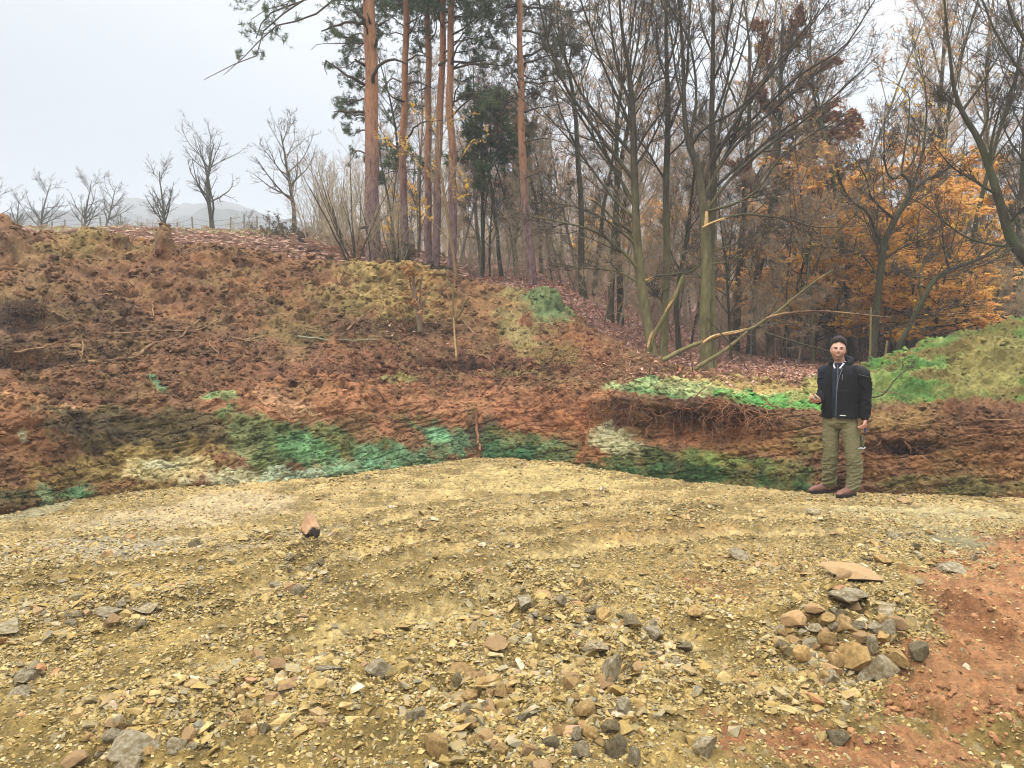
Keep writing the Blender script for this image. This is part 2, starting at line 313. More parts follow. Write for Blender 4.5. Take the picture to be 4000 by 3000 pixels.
hcol = mixm(hcol, srgb(112, 84, 46), sstep(.0, .25, hn2)*.85); hcol = mixm(hcol, srgb(66, 112, 48), sstep(.0, .3, -hn2)*.85)
hcol = mixm(hcol, srgb(140, 122, 74), sstep(0, .4, blob(bpx, bpy_, 3900, 1430, 260, 130, ang=-25)+.4*nW)*.85)
hcol = mixm(hcol, srgb(112, 90, 48), sstep(0, .3, blob(bpx, bpy_, 3800, 1330, 200, 45, ang=-15)+.4*nW)*.7)
colb = colb*(1-hm)+hcol*hm*np.array([1, 1.06, .9])
# tone varies with the relief noise, darker in the dips
colb *= (1+.22*nBs+.16*nC)[:, None]*(1+.25*(id2-.5)*cl2)[:, None]
gl = sstep(.25, .6, vnoise(Vb*9, 77))*upper*.25*(1-heap); colb = mixm(colb, srgb(142, 118, 74), gl)
ov = sstep(.08, .45, fbm(Vb*1.7, 5, 131)); colb = mixm(colb, colb*.45+srgb(138, 112, 70)*.55, ov*.55)
dk = sstep(.05, .38, fbm(Vb*3.4, 6, 141, .62)); colb = mixm(colb, colb*.42, dk*.50*(1-.35*heap)); rd_ = sstep(.05, .4, fbm(Vb*2.1, 5, 151)); colb = mixm(colb, colb*.5+srgb(168, 100, 64)*.5, rd_*.45*(1-heap)); gr_ = np.clip((colb[:, 1]-colb[:, 0])/np.maximum(colb[:, 1], .01)*3, 0, 1)*(1-.5*heap); colb = mixm(colb, colb*np.array([1.0, .90, .80]), gr_); wh = sstep(.30, .5, colb.min(1)); colb = mixm(colb, colb*np.array([.62, .60, .54]), wh)
lum = colb@np.array([.3, .55, .15]); colb = (colb*.86+lum[:, None]*np.array([1.06, 1.0, .90])*.14)*(np.array([1.20, 1.24, .98])*(1-gr_[:, None])+np.array([1.02, 1.18, 1.02])*gr_[:, None])
colb = np.clip(colb, .004, .9)*K
M_bank = earth_mat('soil', (2.3, 21), .34, .9)
# moss-like crumbs of the disturbed earth keep one material; the heap is its own object
fb = grid_faces(NR, NX); fc = fb[:, 0]; sel = (RT[fc] > 3.0) & (XI[fc] > 3345+60*np.sin(RT[fc]*3)+40*nBs[fc])
def subset(name, faces, V, col, mat):
    u, inv = np.unique(faces, return_inverse=True); return mesh_np(name, V[u], [inv.reshape(faces.shape)], mat, col=col[u])
bank = tag(subset('earth_bank', fb[~sel], Vb2, colb, M_bank), 'red brown excavated earth bank with green weathered band along its foot', 'earth bank', kind='structure')
hp = tag(subset('spoil_heap', fb[sel], Vb2, colb, M_bank), 'green and ochre heap of dug earth behind the standing man', 'spoil heap', kind='structure')

# ---- pit floor
ys = [-7.0]
while ys[-1] < 1.6: ys.append(ys[-1]+.22)
while ys[-1] < 13.6: ys.append(ys[-1]+.0042*max(ys[-1], 2.2)+.002)
ys = np.array(ys); nxf = 900
uf = np.linspace(-1, 1, nxf); uf = uf*(.80+.20*uf**4)
Gf = np.zeros((len(ys), nxf, 3)); Gf[..., 1] = ys[:, None]; Gf[..., 0] = uf[None, :]*(2.6+np.maximum(ys, 1.5)*.86)[:, None]
Gf[..., 0] += 0
Vf = Gf.reshape(-1, 3); fpx, fpy = PIX(Vf); front = sstep(.8, 1.6, Vf[:, 1])
f1 = fbm(Vf*.55, 4, 61); f2 = fbm(Vf*2.6, 5, 63); f3 = fbm(Vf*11, 4, 67); fw = worley(Vf*np.array([30., 30, 1]), 71); fw2 = worley(Vf*np.array([11., 11, 1])+f3[:, None]*.3, 75)
zf = .045*f1+.020*f2+.016*f3+.014*np.clip(1-fw[0]*1.3, 0, 1)*(fw[2] > .3)+.022*np.clip(1-fw2[0]*1.4, 0, 1)*(fw2[2] > .55)
def poly_dist(px, py, pts):
    d = np.full(len(px), 1e9)
    for (x0, y0), (x1, y1) in zip(pts[:-1], pts[1:]):
        vx, vy = x1-x0, y1-y0; t = np.clip(((px-x0)*vx+(py-y0)*vy)/(vx*vx+vy*vy), 0, 1); d = np.minimum(d, np.hypot(px-x0-t*vx, (py-y0-t*vy)))
    return d
def floor_xy(px, py):
    p = P(px, py, 1.0)-np.array([0, 0, CAMZ]); s = -CAMZ/p[2]; return p[0]*s, p[1]*s
TRACKS = [([(-200, 2330), (300, 2270), (800, 2190), (1250, 2080), (1700, 1990), (2300, 1930)], .10, .040), ([(-200, 2560), (400, 2440), (900, 2330), (1250, 2200), (1650, 2110), (2100, 2040), (2600, 2010)], .12, .055),
          ([(1500, 2330), (1900, 2220), (2350, 2130), (2800, 2080), (3300, 2080)], .14, .045), ([(1700, 2060), (2200, 2010), (2700, 1980)], .10, .03), ([(900, 2640), (1500, 2450), (2000, 2330)], .14, .04), ([(1950, 2300), (2300, 2380), (2600, 2500), (2900, 2680)], .16, .06)]
TR3 = []
for pts, wd, am in TRACKS:
    q = [floor_xy(*p_) for p_ in pts]; TR3.append(q); dd = poly_dist(Vf[:, 0]+.10*f2, Vf[:, 1]+.05*f2, q)
    zf -= 1.1*am*(np.exp(-(dd/wd)**2)-.8*np.exp(-((dd-2.2*wd)/(.8*wd))**2)*(.7+.6*np.clip(f3+.4, 0, 1)))
HEAPS = [(3300, 2500, .58, .40, .25), (2100, 2800, 1.05, .75, .13), (1960, 2590, .45, .30, .10), (2350, 2420, .6, .25, .07), (2480, 2650, .5, .4, .09), (1190, 2480, .4, .28, .07), (1080, 2780, .55, .4, .07), (1215, 2170, .30, .22, .06), (600, 2860, .55, .3, .09), (3700, 2450, .6, .18, .09), (3650, 2800, .8, .3, .07), (150, 2350, 1.0, .35, .05)]
HP3 = []
for px_, py_, rx, ry, h_ in HEAPS:
    x0, y0 = floor_xy(px_, py_); HP3.append((x0, y0, rx, ry, h_)); q = ((Vf[:, 0]-x0)/rx)**2+((Vf[:, 1]-y0)/ry)**2
    zf += h_*np.exp(-q*1.3)*(1+.5*f3)
# red clay flat on the right: smoother, trodden
redm = sstep(-.05, .25, np.maximum.reduce([blob(fpx, fpy, 4150, 2500, 620, 400), blob(fpx, fpy, 3750, 2700, 430, 190), blob(fpx, fpy, 3950, 2250, 330, 130), blob(fpx, fpy, 3500, 2950, 560, 110)*.8])+.55*f2+.35*f3+.2*f1)*front
redm = np.maximum(redm, .55*sstep(.0, .3, blob(fpx, fpy, 2700, 2720, 200, 90)+.3*f2))
zf = zf*(1-.35*redm)+redm*(.07*fbm(Vf*1.6, 4, 91)+.05*np.abs(fbm(Vf*np.array([3, 5, 1]), 4, 92))+.035*np.clip(1-fw2[0]*1.3, 0, 1)*(fw2[2] > .55))
for pts in ([(3480, 2700), (3720, 2760), (3950, 2880), (4100, 2930)], [(3450, 2440), (3650, 2400), (3850, 2430), (4020, 2500)]):
    q = [floor_xy(*p_) for p_ in pts]; dd = poly_dist(Vf[:, 0]+.08*f2, Vf[:, 1]+.05*f2, q); zf += .06*np.exp(-(dd/.11)**2)*(1+1.0*f3)*(.6+.6*np.clip(f2+.4, 0, 1))-.07*np.exp(-((dd-.2)/.12)**2)
Vf2 = Vf.copy(); Vf2[:, 2] = zf*sstep(-7, 0, Vf[:, 1]+1)
far = sstep(2350, 1950, fpy)
colf = np.zeros((len(Vf), 3)); colf[:] = srgb(158, 132, 74); colf = mixm(colf, srgb(200, 172, 116), far*.9)
colf = mixm(colf, srgb(140, 116, 62), sstep(.0, .35, -f2)*.75); colf = mixm(colf, srgb(192, 162, 100), sstep(.05, .4, f2)*.5)
for cx, cy, rx, ry, c, s_, an in [(500, 2330, 700, 60, (196, 164, 96), .7, -8), (350, 2150, 450, 70, (188, 176, 150), .75, -6), (700, 2010, 600, 60, (204, 182, 146), .6, -6), (200, 2400, 400, 50, (150, 140, 116), .6, -8), (2050, 1880, 500, 60, (206, 180, 118), .9, 0), (3600, 2010, 500, 40, (196, 180, 132), .7, 2), (3750, 2110, 350, 50, (150, 146, 116), .7, 6), (2600, 2080, 500, 40, (168, 128, 72), .5, 0), (2950, 2220, 500, 80, (160, 122, 68), .5, 0), (2800, 2300, 200, 50, (164, 106, 70), .5, 10), (900, 2120, 600, 40, (184, 168, 140), .6, -8), (150, 1995, 200, 30, (150, 150, 120), .7, -14)]:
    m = sstep(-.05, .35, blob(fpx, fpy, cx, cy, rx, ry, ang=an)+.4*f2+.15*f3)*s_; colf = mixm(colf, srgb(*c), m)
rc = mixm(np.tile(srgb(196, 140, 94), (len(Vf), 1)), srgb(166, 116, 76), sstep(-.1, .4, f2)); rc = mixm(rc, srgb(206, 146, 100), sstep(.1, .4, f1)*.6)
colf = mixm(colf, rc, redm*.9)
for q, (pts, wd, am) in zip(TR3, TRACKS):
    dd = poly_dist(Vf[:, 0]+.14*f2, Vf[:, 1]+.10*f2, q)/wd; colf = mixm(colf, srgb(206, 180, 122), sstep(1.3, .4, dd)*(.5+.4*f3).clip(0, 1)); colf = mixm(colf, srgb(112, 92, 48), np.exp(-((dd-2.2)/.7)**2)*(.55+.5*f3).clip(0, 1))
colf = mixm(colf, srgb(134, 84, 50), redm*sstep(.0, .35, f3+.6*f2)*.6); colf *= (1+.34*f3+.14*f2)[:, None]*(1+.5*(fw[2]-.5)*(1-redm))[:, None]
chip = (fw[2] > .90)*(1-redm)*(fw[0] < .5); colf = mixm(colf, srgb(178, 164, 128), chip*.7); colf = colf*np.array([.93, .93, .90])
colf = np.clip(colf, .01, .9)*K
M_floor = earth_mat('crushed_rock_floor', (3.1, 18, 60), .30, 1.0, .85)
pf = tag(mesh_np('pit_floor', Vf2, [grid_faces(len(ys), nxf)], M_floor, col=colf), kind='structure')

# ---- woodland floor and bracken field behind
FC = [-4500, -1500, 0, 700, 1300, 1800, 2100, 2400, 2800, 3200, 3600, 4000, 5500, 8500]
FR = [ (13.5, [1250, 1250, 1250, 1260, 1420, 1480, 1500, 1500, 1468, 1475, 1475, 1475, 1475, 1475]),
       (18, [1030, 1000, 985, 1000, 1060, 1140, 1140, 1270, 1400, 1420, 1420, 1420, 1420, 1420]),
       (25, [960, 945, 940, 940, 975, 1060, 1085, 1190, 1330, 1345, 1350, 1355, 1360, 1360]),
       (40, [905, 905, 908, 912, 935, 1020, 1035, 1110, 1240, 1265, 1280, 1290, 1290, 1290]),
       (60, [960, 960, 945, 930, 925, 1000, 1010, 1050, 1180, 1210, 1225, 1230, 1230, 1230]),
       (110, [1180, 1150, 1120, 1060, 960, 985, 985, 1000, 1120, 1150, 1160, 1160, 1160, 1160]),
       (300, [1330, 1300, 1260, 1150, 1050, 1020, 1000, 1000, 1050, 1050, 1050, 1050, 1050, 1050])]
FG = np.array([[P(x, y, d) for x, y in zip(FC, row)] for d, row in FR])
fxi = np.linspace(-4500, 8500, 420); fd = np.concatenate([np.linspace(13.5, 40, 200), np.linspace(40.5, 110, 60), np.linspace(115, 300, 20)])
G2 = catmull(np.moveaxis(catmull(np.moveaxis(FG, 1, 0), np.array(FC), fxi), 1, 0), np.array([r[0] for r in FR], float), fd)
Vg = G2.reshape(-1, 3).copy(); gpx, gpy = PIX(Vg); g1 = fbm(Vg*.5, 4, 81); g2 = fbm(Vg*4, 4, 83)
Vg[:, 2] += .14*g1*np.clip(Vg[:, 1]/20, .5, 4)+.03*g2
fieldm = sstep(1750, 1350, gpx+80*g1)
colg = np.tile(srgb(150, 112, 98), (len(Vg), 1)); colg = mixm(colg, srgb(96, 68, 54), sstep(0, .4, g2)); colg = mixm(colg, srgb(150, 110, 84), fieldm); colg = mixm(colg, srgb(140, 140, 84), fieldm*sstep(30, 38, Vg[:, 1])*.7)
M_wood = earth_mat('woodland_soil', (3, 26), .35, .8)
gf = grid_faces(len(fd), len(fxi)); ff = fieldm[gf[:, 0]] > .5
wf = tag(subset('woodland_floor', gf[~ff], Vg, np.clip(colg, .01, .9)*K, M_wood), kind='structure')
fi = tag(subset('field', gf[ff], Vg, np.clip(colg, .01, .9)*K, M_wood), kind='structure')
# far base ground to the horizon, below everything
bx = np.array([(-519, -19, -3), (419, -19, -3), (419, 559, -3), (-519, 559, -3)], float)
tag(mesh_np('ground', bx, [[(0, 1, 2, 3)]], M_wood, col=np.tile(srgb(120, 120, 84)*K, (4, 1))), kind='structure')
# hills in the haze
def hill(y, x0, x1, base, pts, seed, colr):
    xs = np.linspace(x0, x1, 260); top = np.interp(xs, [p[0] for p in pts], [p[1] for p in pts])
    rows = []
    for k, fr in enumerate(np.linspace(0, 1, 26)):
        yy = y-90+fr*180; z = base+(top-base)*math.sin(fr*math.pi/1.0)**.8 if fr < 1 else np.full(len(xs), base)
        rows.append(np.stack([xs, np.full(len(xs), yy), z], -1))
    V = np.array(rows).reshape(-1, 3); n_ = fbm(V*.05, 4, seed); V[:, 2] += 5*n_+2.2*np.abs(fbm(V*.3, 3, seed+1)); V[:, 2] = np.maximum(V[:, 2], base)
    return tag(mesh_np('hills', V, [grid_faces(26, 260)], colr), kind='structure')
def hz(px, py, d): q = P(px, py, d); return (q[0], q[2])
M_hill = plain_mat('far_woods', C(82, 82, 78), .95, .35, .12)
hill(330, -420, 60, -3, [(-420, 60)]+[hz(a, b, 330) for a, b in [(-300, 870), (200, 860), (420, 838), (520, 812), (640, 806), (760, 822), (900, 825), (1050, 850), (1200, 900), (1500, 930)]], 3, M_hill)
hill(235, -330, 60, -3, [hz(a, b, 235) for a, b in [(-1500, 905), (-300, 890), (300, 882), (700, 868), (1000, 862), (1100, 875), (1300, 905), (1700, 930)]], 9, M_hill)

# ---- ray casting on the real surfaces
def bvh(V, faces): return BVHTree.FromPolygons([Vector(v) for v in V.tolist()], faces.tolist())
sB = np.arange(NR)[::3]; sX = np.arange(NX)[::3]; GB = Vb2.reshape(NR, NX, 3)[np.ix_(sB, sX)]; bv_b = bvh(GB.reshape(-1, 3), grid_faces(*GB.shape[:2]))
GF_ = Vf2.reshape(len(ys), nxf, 3)[::4, ::4]; bv_f = bvh(GF_.reshape(-1, 3), grid_faces(*GF_.shape[:2]))
GG = Vg.reshape(len(fd), len(fxi), 3)[::2, ::2]; bv_g = bvh(GG.reshape(-1, 3), grid_faces(*GG.shape[:2]))
def hit(px, py, which=None):
    p = P(px, py, 1.0); o = Vector((0, 0, CAMZ)); d = (Vector(p)-o).normalized(); best = None
    for b_ in (which or (bv_f, bv_b, bv_g)):
        r = b_.ray_cast(o, d)
        if r[0] is not None and (best is None or r[3] < best[3]): best = r
    return (None, None) if best is None else (np.array(best[0]), np.array(best[1]))
def drop(x, y, which=None):
    best = None
    for b_ in (which or (bv_f, bv_b, bv_g)):
        r = b_.ray_cast(Vector((x, y, 60)), Vector((0, 0, -1)))
        if r[0] is not None and (best is None or r[0][2] > best[0][2]): best = r
    return (np.array((x, y, 0.)), np.array((0, 0, 1.))) if best is None else (np.array(best[0]), np.array(best[1]))

# ------------------------------------------------------------------ stones, clods, leaf litter
def rock_base(seed, n=14, flat=.6, sub=0):
    r = np.random.RandomState(seed); p = unit(r.randn(n, 3))*(.75+.35*r.rand(n, 1)); p[:, 2] *= flat; p[:, 0] *= 1.25
    bm = bmesh.new(); [bm.verts.new(q) for q in p.tolist()]; g = bmesh.ops.convex_hull(bm, input=bm.verts)
    bmesh.ops.delete(bm, geom=[v for v in bm.verts if not v.link_faces], context='VERTS')
    bmesh.ops.triangulate(bm, faces=bm.faces); bm.verts.index_update()
    V = np.array([v.co[:] for v in bm.verts]); Fc = np.array([[v.index for v in f.verts] for f in bm.faces]); bm.free()
    return V, Fc
BASES = [rock_base(100+k, 9+(k % 5), .35+.5*((k*7) % 10)/10) for k in range(24)]
LUMPS = []
for k in range(14):                                   # rounded, knobbly clods
    bm = bmesh.new(); bmesh.ops.create_icosphere(bm, subdivisions=2, radius=1); V = np.array([v.co[:] for v in bm.verts]); Fc = np.array([[v.index for v in f.verts] for f in bm.faces]); bm.free()
    V = V*(1+.30*vnoise(V*1.6+k*9.1, 300+k)+.22*vnoise(V*4.1+k*5, 340+k))[:, None]*np.array([1.1, 1, .75]); LUMPS.append((V, Fc))
def rots(n, r, tilt=.6):
    """n rotation matrices: free turn about z, limited tilt"""
    a = r.rand(n)*2*np.pi; t = r.randn(n)*tilt; b = r.rand(n)*2*np.pi
    ca, sa, ct, st, cb, sb = np.cos(a), np.sin(a), np.cos(t), np.sin(t), np.cos(b), np.sin(b); z = np.zeros(n); o = np.ones(n)
    Rz = np.array([[ca, -sa, z], [sa, ca, z], [z, z, o]]); Rx = np.array([[o, z, z], [z, ct, -st], [z, st, ct]]); Rb = np.array([[cb, -sb, z], [sb, cb, z], [z, z, o]])
    return np.einsum('ijn,jkn,kln->nil', Rb, Rx, Rz)
def scatter_mesh(name, pos, size, bases, mat, r, tilt=.5, aniso=.35, smooth=False):
    Vs = []; Fs = []; off = 0; which = r.randint(0, len(bases), len(pos)); R = rots(len(pos), r, tilt); sc = size[:, None]*(1+aniso*(r.rand(len(pos), 3)-.5)*2)
    for b_, (V, Fc) in enumerate(bases):
        m = np.where(which == b_)[0]
        if not len(m): continue
        W = np.einsum('nij,nvj->nvi', R[m], V[None]*sc[m][:, None, :])+pos[m][:, None, :]
        Vs.append(W.reshape(-1, 3)); Fs.append((Fc[None]+(np.arange(len(m))*len(V))[:, None, None]+off).reshape(-1, Fc.shape[1])); off += len(m)*len(V)
    return mesh_np(name, np.concatenate(Vs), [np.concatenate(Fs)], mat, smooth=smooth)
def floor_h(x, y):
    """height of the pit floor at world x, y (bilinear on its grid)"""
    j = np.clip(np.searchsorted(ys, y)-1, 0, len(ys)-2); ty = np.clip((y-ys[j])/(ys[j+1]-ys[j]), 0, 1)
    s = (2.6+np.maximum(y, 1.5)*.86); u = x/s; i = np.clip(np.searchsorted(uf, u)-1, 0, nxf-2); tx = np.clip((u-uf[i])/(uf[i+1]-uf[i]), 0, 1)
    Z = Vf2[:, 2].reshape(len(ys), nxf); return (Z[j, i]*(1-tx)+Z[j, i+1]*tx)*(1-ty)+(Z[j+1, i]*(1-tx)+Z[j+1, i+1]*tx)*ty
def floor_from_pix(px, py):
    x = (px-W0/2)/F; v = (H0/2-py)/F; dy = math.cos(PITCH)+v*math.sin(PITCH); dz = -math.sin(PITCH)+v*math.cos(PITCH); s = -CAMZ/dz
    X, Y = x*s, dy*s; return X, Y

# density of stones on the floor, denser in the windrows and heaps
STB = [(3300, 2480, 330, 230, 3.0), (2100, 2800, 520, 230, 2.6), (1980, 2560, 260, 90, 1.6), (2330, 2400, 330, 60, 2.4, 18), (2480, 2640, 240, 140, 2.0), (1150, 2540, 260, 110, 1.5), (1060, 2800, 330, 130, 2.0), (1190, 2230, 170, 90, 2.2, -40), (560, 2880, 320, 120, 2.2), (350, 2380, 480, 75, 2.4, -9),
       (200, 2130, 420, 40, 1.8, -6), (900, 2120, 500, 35, 1.2, -8), (150, 2200, 260, 35, 2.0, -5), (120, 2560, 260, 150, 1.3), (3650, 2180, 330, 55, 2.0, 8), (3100, 2200, 420, 60, 1.6), (3600, 2060, 420, 40, 1.4, 3), (2200, 2000, 700, 20, .8), (2600, 2330, 240, 80, 1.0), (2700, 2700, 260, 160, .8), (700, 1925, 300, 18, 1.6, -8), (1500, 1850, 300, 14, 1.5, -9), (2050, 1812, 260, 12, 2.5, 3), (2550, 1880, 300, 14, 1.6, 7), (3300, 1950, 700, 14, 1.6, 1), (1800, 2480, 500, 60, .6, 10), (2950, 2360, 200, 50, 1.2)]
def stone_density(px, py):
    d = np.full(len(px), .38)
    for b_ in STB: d = d+b_[4]*sstep(-.35, .5, blob(px, py, b_[0], b_[1], b_[2], b_[3], ang=b_[5] if len(b_) > 5 else 0))
    X_, Y_ = floor_from_pix(px, np.maximum(py, HOR+60)); 
    for q, (pts, wd, am) in zip(TR3, TRACKS): dd = poly_dist(X_, Y_, q)/wd; d = (d+1.3*np.exp(-((dd-2.3)/.8)**2))*(1-.7*np.exp(-(dd/1.0)**2))
    red = np.maximum(blob(px, py, 4150, 2500, 560, 360), blob(px, py, 3750, 2700, 380, 160)); return d*(1-.72*sstep(-.25, .35, red))
def sample_floor(n, r, dmin=1.9, dmax=12.2, pw=1.0):
    out = []; tot = 0
    while tot < n:
        m = n*2; y = dmin*(dmax/dmin)**(r.rand(m)**pw); x = (r.rand(m)*2-1)*(y*.80+.6); px, py = PIX(np.stack([x, y, 0*x], -1))
        nn = .5+.9*(fbm(np.stack([x, y, 0*x], -1)*1.7, 3, 123)+.4); k = r.rand(m) < stone_density(px, py)*nn/3.4
        k &= y < FOOTY(px)-.02; out.append(np.stack([x[k], y[k]], -1)); tot += k.sum()
    return np.concatenate(out)[:n]
_fx = colx; _fy = ctrl[:, 1, 1]
def FOOTY(px): return np.interp(px, _fx, _fy)
OCH = [(0, C(178, 150, 88)), (.18, C(138, 116, 66)), (.34, C(196, 170, 114)), (.48, C(112, 98, 62)), (.6, C(158, 148, 120)), (.7, C(112, 106, 88)), (.8, C(190, 154, 100)), (.9, C(196, 188, 164)), (.96, C(170, 118, 82)), (1, C(92, 84, 68))]
GRY = [(0, C(150, 148, 138)), (.2, C(196, 192, 180)), (.4, C(120, 118, 108)), (.55, C(186, 168, 130)), (.7, C(206, 196, 172)), (.85, C(150, 128, 88)), (1, C(98, 96, 88))]
M_chip = island_mat('crushed_rock', OCH, .8, .22, 30, .3, bumpd=.004, mud=C(156, 130, 72))
M_fine = island_mat('rock_grit', [(0, C(150, 126, 70)), (.25, C(196, 170, 110)), (.45, C(116, 98, 56)), (.6, C(172, 146, 84)), (.75, C(150, 138, 104)), (.88, C(98, 84, 54)), (1, C(206, 188, 140))], .85, .15, 60)
# rock faces: mud-stained ochre over grey
def rock_mat(name, a, b_, c_, scale=7):
    m, t, b = nmat(name, .72, .35); n = nz(t, scale, 7, .7); n2 = nz(t, scale*.45, 4, .6)
    cc = ramp(t, n, [(.3, a), (.5, b_), (.72, c_)]); cc = mixc(t, ramp(t, n2, [(.42, (0,)*3), (.6, (1,)*3)]), cc, tuple(np.array(a)*.75))
    oi = t.nodes.new('ShaderNodeObjectInfo'); cc = mixc(t, 1.0, cc, ramp(t, oi.outputs['Random'], [(0, (.78, .76, .72)), (.5, (1, 1, 1)), (1, (1.18, 1.14, 1.05))]), 'MULTIPLY')
    t.links.new(cc, b.inputs['Base Color']); n1 = bump(t, b, nz(t, 22, 7, .75), .9, .012); return m
M_rocks = [rock_mat('ochre_rock', C(176, 142, 84), C(196, 160, 100), C(136, 118, 84)), rock_mat('grey_rock', C(150, 130, 88), C(164, 152, 126), C(208, 198, 172)), rock_mat('tan_rock', C(206, 170, 122), C(186, 146, 92), C(150, 140, 118)), rock_mat('dark_rock', C(112, 98, 66), C(136, 120, 84), C(92, 84, 64))]
r = np.random.RandomState(21)
q = sample_floor(120000, r, 1.9, 12.3, 1.0); sz = (.0038+.0072*r.rand(len(q))**2)*(1+q[:, 1]*.10)
pos = np.stack([q[:, 0], q[:, 1], floor_h(q[:, 0], q[:, 1])+sz*.25], -1)
tag(scatter_mesh('grit', pos, sz, BASES[:8], M_fine, r, .5), kind='stuff', label='fine ochre grit and rock chips covering the pit floor', cat='grit')
q = sample_floor(26000, r, 1.9, 12.2, .95); sz = np.minimum(.0072/np.maximum(r.rand(len(q)), .02)**.40, .036)*(1+q[:, 1]*.03)*(.75+.35*np.clip(stone_density(*PIX(np.stack([q[:, 0], q[:, 1], 0*q[:, 0]], -1)))/1.5, 0, 1))
pos = np.stack([q[:, 0], q[:, 1], floor_h(q[:, 0], q[:, 1])+sz*.22], -1)
tag(scatter_mesh('gravel', pos, sz, BASES, M_chip, r, .45), kind='stuff', label='loose angular ochre and grey gravel strewn over the pit floor', cat='gravel')
# a row of larger stones against the foot of the bank
HP = sorted(HP3, key=lambda h: -h[4])

# single rocks: the marked ones first
def rock_geo(seed, res=2, flat=.6, planes=6):
    rr = np.random.RandomState(seed); bm = bmesh.new(); bmesh.ops.create_icosphere(bm, subdivisions=res+1, radius=1)
    V = np.array([v.co[:] for v in bm.verts]); Fc = np.array([[v.index for v in f.verts] for f in bm.faces]); bm.free()
    for _ in range(planes*2):                         # broken faces
        n_ = unit(rr.randn(3)); d_ = .38+.34*rr.rand(); s_ = V@n_; V = V-np.outer(np.maximum(s_-d_, 0)*.97, n_)
    V = V+V*(.05*vnoise(V*3+seed, seed)+.03*vnoise(V*8, seed+1))[:, None]; V[:, 2] *= flat; return V/np.abs(V).max(axis=0), Fc
ROCKG = {}
def rock(px, py, wpx, hpx, mat, label, seed, group=None, flatness=None, rot=None, name='rock', tiltx=0):
    wpx *= 1.12; hpx *= 1.1; h0, _ = hit(float(px), float(py)+hpx*.3, (bv_f,)); x, y, z = h0
    s = wpx/F*y/2; h = hpx/F*y/2; key = (seed % 26)
    if key not in ROCKG:
        V, Fc = rock_geo(500+key, 2, 1.0); o = mesh_np(name, V, [Fc], M_rocks[mat], smooth=False); ROCKG[key] = o.data
        o.data.materials.clear(); o.data.materials.append(None)
    else:
        o = bpy.data.objects.new(name, ROCKG[key]); SC.collection.objects.link(o)
    o.material_slots[0].link = 'OBJECT'; o.material_slots[0].material = M_rocks[mat]
    o.location = (x, y, z+h*.45); o.scale = (s, s*.8, h); o.rotation_euler = (tiltx, random.uniform(-.2, .2), random.uniform(0, 6.28) if rot is None else rot)
    return tag(o, label, 'rock', group)
